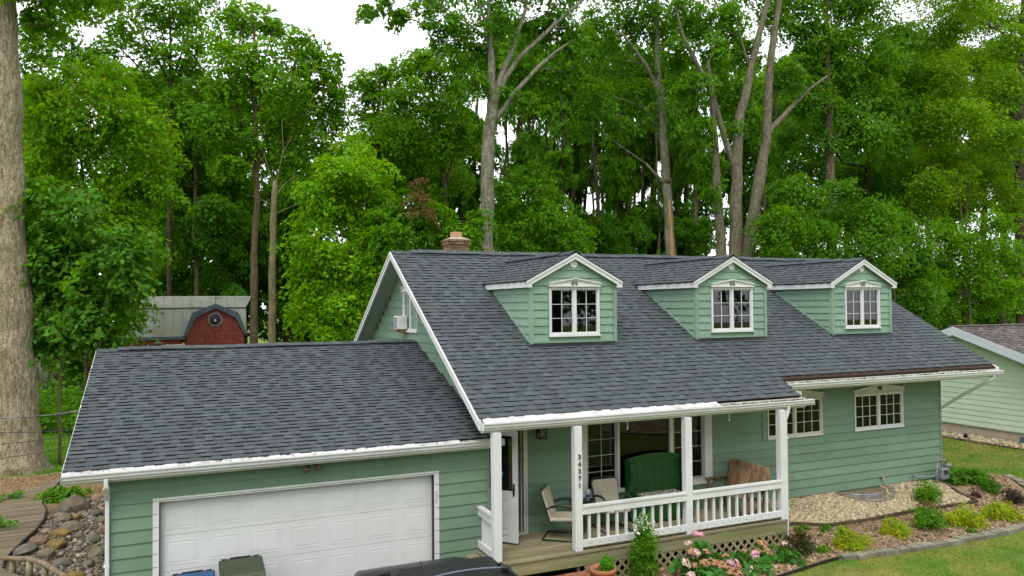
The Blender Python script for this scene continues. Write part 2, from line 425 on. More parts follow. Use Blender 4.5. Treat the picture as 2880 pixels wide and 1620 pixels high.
def polysheet(name, mat, poly, dz, kind='structure', step=.35):
    """ground-following sheet over a polygon: a dense fan of clipped grid cells"""
    xs = [p[0] for p in poly]; ys = [p[1] for p in poly]
    import bmesh
    bm = bmesh.new()
    f = bm.faces.new([bm.verts.new((p[0], p[1], 0)) for p in poly])
    for axis, lo, hi in ((0, min(xs), max(xs)), (1, min(ys), max(ys))):
        k = lo + step
        while k < hi:
            co = [0, 0, 0]; no = [0, 0, 0]; co[axis] = k; no[axis] = 1
            bmesh.ops.bisect_plane(bm, geom=bm.verts[:] + bm.edges[:] + bm.faces[:], plane_co=co, plane_no=no)
            k += step
    for v in bm.verts: v.co.z = zg(v.co.x, v.co.y) + dz
    bmesh.ops.recalc_face_normals(bm, faces=bm.faces)
    if sum(f.normal.z for f in bm.faces) < 0: bmesh.ops.reverse_faces(bm, faces=bm.faces)
    me = bpy.data.meshes.new(name); bm.to_mesh(me); bm.free()
    return tag(link(name, me, None, mat), kind=kind)

g1 = sorted(set([-300, -120, -60, -40, -25] + lin(-16, 32, 97) + [40, 60, 90, 140, 320]))
g2 = sorted(set([-150, -80, -50, -30, -20] + lin(-14, 26, 81) + [32, 40, 60, 90, 150, 320]))
sheet("lawn", GRASS, g1, g2, -.012)
polysheet("woodland_ground", FLOORW, [(-60, 23.5), (-4, 23), (1, 21.2), (9, 21.5), (30, 22.5), (70, 16), (110, 90), (-80, 90)], .004, step=4.)
polysheet("driveway", ASPH, [(.1, -22), (5.55, -22), (5.55, -.03), (.1, -.03)], .004, step=1.)
polysheet("leaf_litter", DIRT, [(-9, 10.2), (-6.2, 12.6), (-4.9, 14.2), (-3.2, 14.0), (-2.4, 14.4), (-1.1, 14.4), (-.05, 13.6), (-.05, -.8), (-.6, -2.2), (-9, -2)], .004, step=.6)
polysheet("mulch_bed", MULCH, [(6.9, -.95), (12.1, -.95), (12.1, .5), (18.6, .5), (18.9, 1.1), (20.1, 1.6), (20.9, .8), (19.9, -.6), (18.4, -1.75), (17.2, -2.0), (15.2, -2.0), (13.2, -1.92), (12.3, -1.80), (11.3, -1.95), (10.4, -2.1), (9.0, -2.3), (6.9, -2.35)], .03)
polysheet("gravel_bed", GRAVEL_B, [(12.15, -.30), (12.6, -.36), (13.27, -.62), (14.43, -.66), (15.7, -.60), (16.8, -.63), (17.74, -.61), (17.82, -.18), (18.12, .54), (12.15, .54)], .055)
polysheet("front_gravel_circle", GRAVEL, [(18.4 + 2.3 * math.cos(a * math.pi / 12), -12.1 + 1.5 * math.sin(a * math.pi / 12)) for a in range(24)], .02)

# ------------------------------------------------------------------ house
house = thing("house", (3, 0, 0), "sage green house with charcoal shingle roof, three dormers, garage and white porch", "house")
H = house
def zmain(y): return 3.073 + (y + .75) * .5535
XM, XR, XP, YR, ZR = 5.534, 19.361, 12.516, 5.132, 6.329
YW, XGW, XW = .553, 5.936, 18.214
DZ = .725                                            # deck height

BOARD = MB().hexa([(0, -1, 0), (1, -1, 0), (1, 0, 0), (0, 0, 0), (0, -.35, 1), (1, -.35, 1), (1, 0, 1), (0, 0, 1)]).mesh("siding_board")
def place_board(parent, mat, axis, plane, u0, u1, z0, z1, name, th):
    o = bpy.data.objects.new(name, BOARD_BY.setdefault(mat.name, None) or mk_board(mat))
    COL.objects.link(o); setpar(o, parent)
    h = z1 - z0
    if axis == 'y': o.location = (u0, plane, z0)
    elif axis == 'x-': o.location = (plane, u1, z0); o.rotation_euler = (0, 0, -math.pi / 2)
    else: o.location = (plane, u0, z0); o.rotation_euler = (0, 0, math.pi / 2)
    o.scale = (u1 - u0, th, h)
    return o
BOARD_BY = {}
def mk_board(mat):
    me = BOARD.copy(); me.materials.append(mat); BOARD_BY[mat.name] = me; return me
def lap(parent, mat, axis, plane, u0, u1, z0, z1, expo, holes=(), joint=3.6, name="siding_board", th=.030, prof=None, gap=.0):
    z = z0; r = 0
    while z < z1 - .01:
        zb = min(z + expo, z1)
        if prof is not None:
            a0, b0 = prof(z); a1, b1 = prof(zb)
            if b0 - a0 < .05: break
            if b1 - a1 < .02: m_ = (a1 + b1) / 2; a1, b1 = m_ - .01, m_ + .01
            mb = MB(); T = (lambda u, d, zz: (u, plane - d, zz)) if axis == 'y' else ((lambda u, d, zz: (plane - d, u, zz)) if axis == 'x-' else (lambda u, d, zz: (plane + d, u, zz)))
            mb.hexa([T(a0, th, z), T(b0, th, z), T(b0, 0, z), T(a0, 0, z), T(a1, th * .35, zb), T(b1, th * .35, zb), T(b1, 0, zb), T(a1, 0, zb)])
            pieces = None
            cut = [h for h in holes if h[2] < zb and h[3] > z]
            if not cut:
                mb.build(name, mat, parent, fix=True)
            else:
                h = cut[0]
                for (p, q) in ((max(a0, a1), h[0]), (h[1], min(b0, b1))):
                    if q - p > .03: place_board(parent, mat, axis, plane, p, q, z, zb, name, th)
            z = zb; r += 1; continue
        cuts = sorted(set([u0, u1] + [c for h in holes if h[2] < zb and h[3] > z for c in (h[0], h[1]) if u0 < c < u1]))
        for a, b in zip(cuts[:-1], cuts[1:]):
            zz = [(z, zb)]
            for h in holes:
                if h[0] < (a + b) / 2 < h[1]:
                    nz = []
                    for p, q in zz:
                        if h[3] <= p or h[2] >= q: nz.append((p, q)); continue
                        if h[2] > p + .015: nz.append((p, h[2]))
                        if h[3] < q - .015: nz.append((h[3], q))
                    zz = nz
            for p, q in zz:
                # butt joints, staggered from row to row
                x = a; js = []
                j0 = u0 + joint * (.35 + .37 * (r % 3))
                while joint and j0 < b - .4:
                    if j0 > a + .4: js.append(j0)
                    j0 += joint
                ed = [a] + js + [b]
                for e0, e1 in zip(ed[:-1], ed[1:]):
                    place_board(parent, mat, axis, plane, e0 + .003, e1 - .003, p - (.006 if p == z else 0), q, name, th)
        z = zb; r += 1

def rects(x0, x1, z0, z1, holes):
    cuts = sorted(set([x0, x1] + [c for h in holes for c in (h[0], h[1])]))
    out = []
    for a, b in zip(cuts[:-1], cuts[1:]):
        zz = [(z0, z1)]
        for h in holes:
            if h[0] < (a + b) / 2 < h[1]:
                nz = []
                for p, q in zz:
                    if h[2] > p: nz.append((p, min(q, h[2])))
                    if h[3] < q: nz.append((max(p, h[3]), q))
                zz = nz
        out += [(a, b, p, q) for p, q in zz if q > p]
    return out

SH_ME = None
def shingles(parent, O, ux, us, S, expo, bands, mat, singles=0, wr=(.10, .21), name="shingle", seed=1):
    """bands: list of (f0(t), f1(t), tmin, tmax). The nearest `singles` whole shingles become objects, the rest one stuff mesh."""
    global SH_ME, SH_THIN
    rg = random.Random(seed)
    O, ux, us = Vector(O), Vector(ux).normalized(), Vector(us).normalized(); n = ux.cross(us)
    if SH_ME is None:
        SH_ME = MB().hexa([(0, 0, 0), (1, 0, 0), (1, 1, -.35), (0, 1, -.35), (0, 0, 1), (1, 0, 1), (1, 1, -.2), (0, 1, -.2)]).mesh("shingle")
        SH_ME.materials.append(mat); SH_THIN = SH_ME.copy(); SH_ME.materials.append(TARBLACK); SH_ME.polygons[2].material_index = 1
    whole, rest = [], []; alt = 0
    for r in range(int(math.ceil(S / expo - 1e-6))):
        t0 = r * expo; t1 = min(t0 + expo * 1.22, S)
        for f0, f1, ta, tb in bands:
            if not (ta - 1e-6 <= t0 < tb): continue
            lo, hi = min(f0(t0), f0(t1)), max(f1(t0), f1(t1))
            s = lo - rg.random() * wr[1]
            while s < hi:
                w = rg.uniform(*wr); a, b = s, s + w; s = b
                c = [max(a, f0(t0)), min(b, f1(t0)), min(b, f1(t1)), max(a, f0(t1))]
                if c[1] - c[0] < .012 and c[2] - c[3] < .012: continue
                c[1] = max(c[1], c[0] + .002); c[2] = max(c[2], c[3] + .002)
                alt = (alt + 1) % 2 if rg.random() < .85 else alt; tab = alt == 1; th = (.021 if tab else .010) + rg.uniform(-.001, .001); lift = .007 + rg.random() * .003
                tj = t0 - (.016 if tab else 0) + rg.uniform(-.003, .003)
                rec = (c, tj, t1, th, lift)
                full = abs(c[0] - a) + abs(c[1] - b) + abs(c[2] - b) + abs(c[3] - a) < 1e-6
                p = O + ux * a + us * t0
                d = (p - Vector((CX, CY, CZ))).length
                (whole if full and singles else rest).append((d, rec))
    whole.sort(key=lambda q: q[0])
    for d, (c, t0, t1, th, lift) in whole[:singles]:
        o = bpy.data.objects.new(name, SH_ME if th > .015 else SH_THIN); COL.objects.link(o); setpar(o, parent)
        w = c[1] - c[0]; ln = t1 - t0
        a, b, e = ux * (w - .002), us * ln, n * th
        p = O + ux * c[0] + us * t0 + n * lift
        o.location = p
        M = Matrix(((a.x, b.x, e.x), (a.y, b.y, e.y), (a.z, b.z, e.z)))
        loc, q, sc = M.to_4x4().decompose()
        o.rotation_euler = q.to_euler(); o.scale = sc
    mb = MB(); mb.thick = []
    for d, (c, t0, t1, th, lift) in whole[singles:] + rest:
        mb.thick.append(th > .015)
        P = lambda s_, t_, h: O + ux * s_ + us * t_ + n * h
        g = .001
        mb.hexa([P(c[0] + g, t0, lift), P(c[1] - g, t0, lift), P(c[2] - g, t1, lift - th * .35), P(c[3] + g, t1, lift - th * .35),
                 P(c[0] + g, t0, lift + th), P(c[1] - g, t0, lift + th), P(c[2] - g, t1, lift - th * .2), P(c[3] + g, t1, lift - th * .2)])
    o = mb.build("shingles", mat, parent)
    o.data.materials.append(TARBLACK)
    o.data.polygons.foreach_set("material_index", [1 if (i % 6 == 2 and mb.thick[i // 6]) else 0 for i in range(len(o.data.polygons))])
    o['kind'] = 'stuff'
    return o

def ridge_caps(parent, p0, p1, slope_a, slope_b, lift, mat, step=.2, half=.15):
    """caps over a ridge from p0 to p1; slope_a/slope_b = downhill unit vectors of both roof planes"""
    p0, p1 = Vector(p0), Vector(p1); d = (p1 - p0).normalized(); L = (p1 - p0).length
    a, b = Vector(slope_a).normalized(), Vector(slope_b).normalized()
    na = -d.cross(a); nb = d.cross(b)
    if na.z < 0: na = -na
    if nb.z < 0: nb = -nb
    up = (na + nb).normalized()
    mb = MB(); ln = step * 1.35
    for sgn, dn, nn in ((0, a, na), (1, b, nb)):
        q = [Vector((0, 0, 0)), d * ln, d * ln + dn * half, dn * half]
        lo = [q[0] + up * .012, q[1], q[2], q[3] + nn * .012]
        hi = [v + nn * .010 for v in lo]
        mb.add(lo + hi, [(0, 1, 2, 3), (4, 5, 6, 7), (0, 1, 5, 4), (1, 2, 6, 5), (2, 3, 7, 6), (3, 0, 4, 7)])
    me = mb.mesh("ridge_cap")
    import bmesh
    bm = bmesh.new(); bm.from_mesh(me); bmesh.ops.recalc_face_normals(bm, faces=bm.faces); bm.to_mesh(me); bm.free()
    me.materials.append(mat)
    s = 0.; i = 0
    while s < L - .05:
        o = bpy.data.objects.new("ridge_cap", me); COL.objects.link(o); setpar(o, parent)
        lf = lift(s) if callable(lift) else lift
        o.location = p0 + d * s + up * (lf + random.uniform(-.003, .003))
        s += step; i += 1

def gutter(name, x0, x1, y, z, guard_to, parent=H, guard_x=None):
    """K-style gutter; lip at (y, z), trough behind it; white guard mesh from the lip up to the shingles"""
    prof = [(0, 0), (-.012, -.004), (-.012, -.022), (.004, -.034), (.006, -.075), (.030, -.102), (.030, -.118), (.10, -.118), (.10, .0), (.096, .0), (.096, -.112), (.036, -.112), (.012, -.078), (.010, -.03), (.0, -.02)]
    mb = MB().prism([(x0, y + a, z + b) for a, b in prof], (x1 - x0, 0, 0))
    g = mb.build(name, GUTTER, parent, fix=True)
    e = MB().box(x0 - .004, x0, y - .012, y + .10, z - .118, z - .001).box(x1, x1 + .004, y - .012, y + .10, z - .118, z - .001)
    e.build("end_cap", GUTTER, g)
    if guard_x:
        yb, zb = guard_to
        x = guard_x[0]
        while x < guard_x[1] - .05:
            xe = min(x + 1.2, guard_x[1]); w = random.uniform(-.001, .001)
            MB().hexa([(x, y + .002, z + .001 + w), (xe - .004, y + .002, z + .001 + w), (xe - .004, yb, zb), (x, yb, zb),
                       (x, y + .002, z + .006 + w), (xe - .004, y + .002, z + .006 + w), (xe - .004, yb, zb + .005), (x, yb, zb + .005)]).build("gutter_guard", GUARD, g)
            x = xe
    return g

def leafbits(name, n, fx, parent, size=(.012, .04)):
    """dead leaf scraps lying on the gutters"""
    mb = MB()
    for i in range(n):
        p = Vector(fx()); a = random.uniform(0, 6.28); s = random.uniform(*size)
        d = Vector((math.cos(a), math.sin(a) * .6, random.uniform(-.1, .3))) * s; e = Vector((-math.sin(a), math.cos(a) * .6, random.uniform(-.1, .3))) * s * .5
        mb.add([p - d, p + e, p + d, p - e], [(0, 1, 2, 3)])
    o = mb.build(name, L_LITTER, parent); o['kind'] = 'stuff'
    return o
L_LITTER = pm("dead_leaf_scraps", (.045, .03, .02), (.10, .06, .03), 20., .9, .1, rv=.5)

# --- walls -----------------------------------------------------------------------------------
GD = (.656, 4.926, -.02, 2.13)                       # garage door opening
gw = MB()
for a, b, p, q in rects(0, XGW, -.1, 2.56, [GD]): gw.box(a, b, .0, .12, p, q)
gwall = gw.build("garage_wall", GREEN, H)
lap(gwall, GREEN, 'y', -.001, .0, XGW, .0, 2.545, .196, [(GD[0] - .02, GD[1] + .02, -1, GD[3] + .02)])
MB().box(-.024, .012, -.034, .08, 0, 2.54).build("corner_board", GREEN, gwall)
MB().box(XGW - .03, XGW + .015, -.034, .07, .6, 2.54).build("corner_board", GREEN, gwall)
sw = MB().box(0, .12, .121, 8.9, -.1, 2.56)
gz = lambda y: 2.72 + (y + .2) * .3185
sw.prism([(0, .121, 2.56), (0, 8.8, 2.56), (0, 4.464, 4.0)], (.12, 0, 0)).box(.121, XGW, 8.78, 8.9, -.1, 2.56)
sw.build("garage_side_wall", GREEN, H, fix=True)
MB().box(.121, XGW, .121, 8.78, -.06, -.02).build("garage_floor", ASPH, H)

W1 = (12.74, 14.33, 2.05, 2.87); W2 = (15.34, 16.92, 2.05, 2.87)
PIC = (8.22, 11.04, 1.36, 2.72); DOOR = (5.98, 6.86, DZ + .02, 2.74)
mw = MB()
for a, b, p, q in rects(XGW, XW, .62, 3.3, [W1, W2, PIC, DOOR]): mw.box(a, b, YW, YW + .14, p, q)
mwall = mw.build("front_wall", GREEN, H)
holes = [(W1[0] - .0, W1[1] + .0, W1[2], 3.06), (W2[0], W2[1], W2[2], 3.06), (PIC[0] - .155, PIC[1] + .185, PIC[2] - .10, 3.1), (DOOR[0] - .05, DOOR[1] + .09, 0, 2.85)]
lap(mwall, GREEN, 'y', YW - .001, XGW, XW + .01, .70, 3.22, .190, holes)
MB().box(XW - .02, XW + .034, YW - .034, YW + .16, .69, 3.25).build("corner_board", GREEN, mwall)
MB().box(12.60, 12.715, YW - .036, YW - .001, 2.01, 3.1).build("trim_board", GREEN, mwall)
ow = MB()
ow.box(XW - .14, XW, YW + .141, 9.9, .5, 3.3).box(XGW, XW, 9.9, 10.04, .3, 3.3)
ow.prism([(XW - .14, YW + .3, 3.3), (XW - .14, 9.8, 3.3), (XW - .14, YR, ZR - .3)], (.14, 0, 0))
owall = ow.build("outer_wall", GREEN, H, fix=True)
lap(owall, GREEN, 'x+', XW + .001, YW + .15, 9.9, .70, 3.2, .19)
fb = MB().box(XGW, XW - .012, YW + .012, YW + .14, .2, .699).box(XW - .14, XW - .012, YW + .141, 9.9, .2, .68)
fb.build("foundation", FOUND, H)
MB().box(XGW + .14, XW - .14, YW + .14, 9.9, .60, .64).build("floor", WOODIN, H)
MB().box(XGW + .14, XW - .14, YW + .30, 9.9, 3.32, 3.36).build("ceiling", DARK, H)

# gable wall, seen above the garage roof
def gprof(z):
    t = (z - (zmain(YW) - .1)) / .5535
    return (max(YW - .5, YW + t), min(10.7, 2 * YR - YW - t)) if z > zmain(YW) - .1 else (YW, 2 * YR - YW)
gm = MB().prism([(XGW, YW + .002, .62), (XGW, 9.9, .62), (XGW, 9.9, 3.2), (XGW, YR, ZR - .24), (XGW, YW + .002, 3.2)], (.12, 0, 0))
gable = gm.build("gable_wall", GREEN, H, fix=True)
GWIN = (4.28, 5.46, 4.44, 5.36)
lap(gable, GREEN, 'x-', XGW - .001, 0, 0, 2.45, 6.05, .196, [GWIN], prof=gprof)

# --- roofs -----------------------------------------------------------------------------------
us_m = Vector((0, 1, .5535)).normalized(); us_m2 = Vector((0, -1, .5535)).normalized()
k = 1 / us_m.y
rd = MB()
def slab(mb, x0, x1, ya, yb, fz, th, dz=0.):
    mb.hexa([(x0, ya, fz(ya) - th + dz), (x1, ya, fz(ya) - th + dz), (x1, yb, fz(yb) - th + dz), (x0, yb, fz(yb) - th + dz),
             (x0, ya, fz(ya) + dz), (x1, ya, fz(ya) + dz), (x1, yb, fz(yb) + dz), (x0, yb, fz(yb) + dz)])
slab(rd, XM + .01, XR - .01, -.13, YR, zmain, .04); slab(rd, XM + .01, XP, -.64, -.131, zmain, .04)
zb_ = lambda y: zmain(2 * YR - y)
slab(rd, XM + .01, XR - .01, YR + .001, 10.75, zb_, .04)
mroof = rd.build("main_roof", ROOFDECK, H)
tn = (-.145 + .66) * k
shingles(mroof, (XM - .02, -.66, zmain(-.66)), (1, 0, 0), us_m, (YR + .66) * k, .14,
         [(lambda t: 0., lambda t: XR + .04 - XM, tn, 99), (lambda t: 0., lambda t: XP + .05 - XM, 0, tn)], SHINGLE, 170, seed=3)
shingles(mroof, (XR + .02, 10.77, zb_(10.77)), (-1, 0, 0), us_m2, (10.77 - YR) * k, .28, [(lambda t: 0., lambda t: XR + .04 - XM, 0, 99)], SHINGLE, 0, wr=(.6, .9), seed=4)
ridge_caps(mroof, (XM, YR, ZR + .008), (XM + .5, YR, ZR + .008), -us_m, -us_m2, .006, SHINGLE)
MB().prism([(XM + .5, YR - .10, ZR - .035), (XM + .5, YR, ZR + .02), (XM + .5, YR + .10, ZR - .035)], (13.2, 0, 0)).build("ridge_vent", TARBLACK, mroof, fix=True)
ridge_caps(mroof, (XM + .45, YR, ZR + .008), (XR - .1, YR, ZR + .008), -us_m, -us_m2, lambda s: .036 + .007 * math.sin(s * 2.1) + .005 * math.sin(s * 5.3), SHINGLE, half=.17)

GXL, GYR, GZR = -.56, 4.464, 4.205
gzr = lambda y: gz(2 * GYR - y)
us_g = Vector((0, 1, .3185)).normalized(); us_g2 = Vector((0, -1, .3185)).normalized(); kg = 1 / us_g.y
rg_ = MB(); slab(rg_, GXL + .01, XGW - .02, -.19, GYR, gz, .04); slab(rg_, GXL + .01, XGW - .02, GYR + .001, 9.1, gzr, .04)
groof = rg_.build("garage_roof", TARBLACK, H)
shingles(groof, (GXL - .02, -.21, gz(-.21)), (1, 0, 0), us_g, (GYR + .21) * kg, .128, [(lambda t: 0., lambda t: 6.5 + .02 - .012 * t, 0, 99)], SHINGLE, 130, seed=5)
shingles(groof, (XGW - .02, 9.12, gzr(9.12)), (-1, 0, 0), us_g2, (9.12 - GYR) * kg, .256, [(lambda t: 0., lambda t: 6.5, 0, 99)], SHINGLE, 0, wr=(.6, .9), seed=6)
MB().prism([(GXL + .35, GYR - .10, GZR - .025), (GXL + .35, GYR, GZR + .018), (GXL + .35, GYR + .10, GZR - .025)], (5.6, 0, 0)).build("ridge_vent", TARBLACK, groof, fix=True)
ridge_caps(groof, (GXL, GYR, GZR + .008), (GXL + .4, GYR, GZR + .008), -us_g, -us_g2, .006, SHINGLE)
ridge_caps(groof, (GXL + .36, GYR, GZR + .008), (XGW - .1, GYR, GZR + .008), -us_g, -us_g2, lambda s: .032 + .006 * math.sin(s * 2.6), SHINGLE, half=.165)
# step flashing where the garage roof meets the gable wall
MB().hexa([(XGW - .03, -.1, gz(-.1) + .022), (XGW - .002, -.1, gz(-.1) + .022), (XGW - .002, GYR, gz(GYR) + .022), (XGW - .03, GYR, gz(GYR) + .022),
           (XGW - .03, -.1, gz(-.1) + .03), (XGW - .002, -.1, gz(-.1) + .06), (XGW - .002, GYR, gz(GYR) + .06), (XGW - .03, GYR, gz(GYR) + .03)]).build("step_flashing", TARBLACK, groof)

# rake boards and sloping soffits of the main gables
def rake(x0, x1, mat, name, top, bot, ya=-.70, yb=YR, f=zmain):
    return MB().hexa([(x0, ya, f(ya) + bot), (x1, ya, f(ya) + bot), (x1, yb, f(yb) + bot), (x0, yb, f(yb) + bot),
                      (x0, ya, f(ya) + top), (x1, ya, f(ya) + top), (x1, yb, f(yb) + top), (x0, yb, f(yb) + top)]).build(name, mat, H)
rake(XM - .03, XM + .008, WHITE, "rake_board", .004, -.17)
rake(XM - .03, XM + .008, WHITE, "rake_board", .004, -.17, YR + .001, 10.85, zb_)
rake(XM - .045, XM - .031, WHITE, "rake_trim", .002, -.06)
rake(XM - .045, XM - .031, WHITE, "rake_trim", .002, -.06, YR + .001, 10.85, zb_)
rake(XR - .008, XR + .03, WHITE, "rake_board", .004, -.17, -.2)
rake(XR - .008, XR + .03, WHITE, "rake_board", .004, -.17, YR + .001, 10.85, zb_)
rake(XM + .009, XGW, SOFFIT, "rake_soffit", -.12, -.14)
rake(XM + .009, XGW, SOFFIT, "rake_soffit", -.12, -.14, YR + .001, 10.8, zb_)
rake(XW, XR - .009, SOFFIT, "rake_soffit", -.12, -.14, -.1)
rake(XW, XR - .009, SOFFIT, "rake_soffit", -.12, -.14, YR + .001, 10.8, zb_)
for (f, y0, y1) in ((gz, -.22, GYR), (gzr, GYR + .001, 9.15)):
    MB().hexa([(GXL - .03, y0, f(y0) - .15), (GXL + .005, y0, f(y0) - .15), (GXL + .005, y1, f(y1) - .15), (GXL - .03, y1, f(y1) - .15),
               (GXL - .03, y0, f(y0)), (GXL + .005, y0, f(y0)), (GXL + .005, y1, f(y1)), (GXL - .03, y1, f(y1))]).build("rake_board", WHITE, H)
    MB().hexa([(GXL + .006, y0 + .1, f(y0 + .1) - .13), (0, y0 + .1, f(y0 + .1) - .13), (0, y1, f(y1) - .13), (GXL + .006, y1, f(y1) - .13),
               (GXL + .006, y0 + .1, f(y0 + .1) - .11), (0, y0 + .1, f(y0 + .1) - .11), (0, y1, f(y1) - .11), (GXL + .006, y1, f(y1) - .11)]).build("rake_soffit", SOFFIT, H)

# gutters, fascia, soffits
gutter("gutter", GXL - .02, 6.12, -.314, 2.693, (-.20, gz(-.21) + .004), guard_x=(GXL - .02, 5.32))
MB().box(GXL - .01, 6.06, -.21, -.185, 2.53, 2.70).build("fascia_board", CREAM, H)
MB().box(GXL, 6.0, -.184, -.018, 2.55, 2.57).build("soffit", SOFFIT, H)
g2_ = gutter("gutter", XM + .02, XP + .26, -.80, 3.058, (-.665, zmain(-.66) + .003), guard_x=(XM + .03, 10.42))
MB().box(XM + .01, XP + .12, -.70, -.675, 2.89, 3.09).build("fascia_board", CREAM, H)
MB().box(XGW + .03, XP + .02, -.674, YW - .035, 2.92, 2.945).build("porch_ceiling", SOFFIT, H)
MB().box(XP + .02, XP + .05, -.674, YW - .02, 2.90, zmain(-.5)).build("fascia_board", CREAM, H)
g3_ = gutter("gutter", 12.55, XR + .05, -.285, 3.33, (-.15, zmain(-.15)), guard_x=None)
MB().box(12.6, XR, -.185, -.16, 3.17, 3.36).build("fascia_board", CREAM, H)
MB().box(XP + .05, XR - .02, -.159, YW - .02, 3.19, 3.215).build("soffit", SOFFIT, H)
leafbits("leaf_scraps", 90, lambda: (random.uniform(-.4, 5.2), random.uniform(-.30, -.215), 2.712 + random.uniform(0, .012)), H)
leafbits("leaf_scraps", 80, lambda: (random.uniform(5.7, 10.4), -.70 + random.uniform(-.02, .03), 3.10 + random.uniform(.0, .012)), H, (.006, .02))
leafbits("leaf_scraps", 260, lambda: (random.uniform(10.45, 12.6), random.uniform(-.775, -.68), 3.055 + random.uniform(-.01, .02)), H, (.02, .05))
leafbits("leaf_scraps", 560, lambda: (random.uniform(12.6, 18.9), random.uniform(-.26, -.16), 3.33 + random.uniform(-.012, .02)), H, (.02, .05))
MB().box(10.45, 12.7, -.785, -.69, 3.03, 3.045).box(12.6, 19.3, -.27, -.175, 3.30, 3.316).build("gutter_debris", pm("gutter_dirt", (.085, .05, .034), (.12, .07, .045), 12., .95, .1, bump=.5), H)

def downspout(pts, w=.07, d=.055, name="downspout", mat=WHITE):
    mb = MB()
    for a, b in zip(pts[:-1], pts[1:]):
        mb.bar(a, b, d, w, (0, 1, 0) if abs(b[2] - a[2]) > abs(b[1] - a[1]) * 3 else (1, 0, 0))
    return mb.build(name, mat, H, bevel=.008)
ds = downspout([(-.03, -.265, 2.60), (-.03, -.265, 2.47), (-.03, -.05, 2.24), (-.03, -.05, .05)])
MB().box(-.075, .0, -.086, -.012, 1.28, 1.31).box(-.075, .0, -.086, -.012, .4, .43).build("strap", WHITE, ds)
ds = downspout([(12.13, -.745, 2.95), (12.13, -.745, 2.86), (12.05, -.74, 2.68), (12.05, -.74, .36)])
MB().box(12.005, 12.095, -.785, -.695, 2.3, 2.33).box(12.005, 12.095, -.785, -.695, .9, .93).build("strap", WHITE, ds)
ds = downspout([(19.12, -.235, 3.22), (19.12, -.235, 3.14), (18.62, .28, 2.68), (18.26, .62, 2.33)], mat=pm("shaded_spout", (.52, .53, .5), (.45, .46, .43), 3., .5, .4))  # spout white greyed in the colour to carry the shade there
MB().bar((18.26, .62, 2.33), (18.26, .66, .5), .06, .06, (0, 1, 0)).build("strap", WHITE, ds)

# --- garage door -----------------------------------------------------------------------------
gd = MB(); rows_h = [(0.0, .53), (.535, 1.06), (1.065, 1.595), (1.60, 2.125)]
for a, b in rows_h: gd.box(GD[0] + .004, GD[1] - .004, .075, .115, a, b)
gdoor = gd.build("garage_door", DOORW, H)
pw = (GD[1] - GD[0]) / 7
for a, b in rows_h:
    for i in range(7):
        x0 = GD[0] + i * pw + .085; x1 = x0 + pw - .17; za, zb = a + .085, b - .085
        m = MB()
        for (e0, e1, d) in ((0, .020, .0035),):
            m.box(x0, x1, .075 - d, .075, za, za + .018).box(x0, x1, .075 - d, .075, zb - .018, zb).box(x0, x0 + .018, .075 - d, .075, za + .018, zb - .018).box(x1 - .018, x1, .075 - d, .075, za + .018, zb - .018)
        q = .05
        m.hexa([(x0 + .03, .0745, za + .03), (x1 - .03, .0745, za + .03), (x1 - .03, .0745, zb - .03), (x0 + .03, .0745, zb - .03),
                (x0 + q, .0715, za + q), (x1 - q, .0715, za + q), (x1 - q, .0715, zb - q), (x0 + q, .0715, zb - q)])
        m.build("door_panel", DOORW, gdoor, fix=True)
ft = MB().box(GD[0] - .09, GD[0] - .004, -.03, .07, -.02, GD[3] + .06).box(GD[1] + .004, GD[1] + .09, -.03, .07, -.02, GD[3] + .06).box(GD[0] - .004, GD[1] + .004, -.03, .07, GD[3] + .004, GD[3] + .06)
fr = ft.build("garage_door_frame", WHITE, H)
MB().box(GD[0] - .004, GD[0] + .012, -.012, .076, 0, GD[3]).box(GD[1] - .012, GD[1] + .004, -.012, .076, 0, GD[3]).build("weather_strip", BLACK, fr)
MB().box(GD[1] + .02, GD[1] + .05, -.045, -.03, 1.66, 1.86).build("keypad", pm("keypad_plastic", (.55, .56, .52), None, 3., .5), fr, bevel=.005)
fl = thing("flood_light", (2.85, -.09, 2.55), parent=H)
m = MB().lathe([(.0, 0), (.05, 0), (.05, -.03), (.0, -.03)], (2.85, -.09, 2.552), 12)
m.tube([(2.83, -.1, 2.53), (2.80, -.14, 2.49)], [.012, .012], 8).tube([(2.87, -.1, 2.53), (2.92, -.14, 2.50)], [.012, .012], 8)
m.build("base", BLACK, fl)
MB().tube([(2.81, -.13, 2.50), (2.77, -.18, 2.44), (2.76, -.2, 2.42)], [.02, .045, .05], 12).tube([(2.91, -.13, 2.51), (2.96, -.17, 2.46), (2.97, -.19, 2.44)], [.02, .04, .045], 12).build("lamp_head", pm("bronze_lamp", (.09, .06, .045), None, 3., .5), fl)

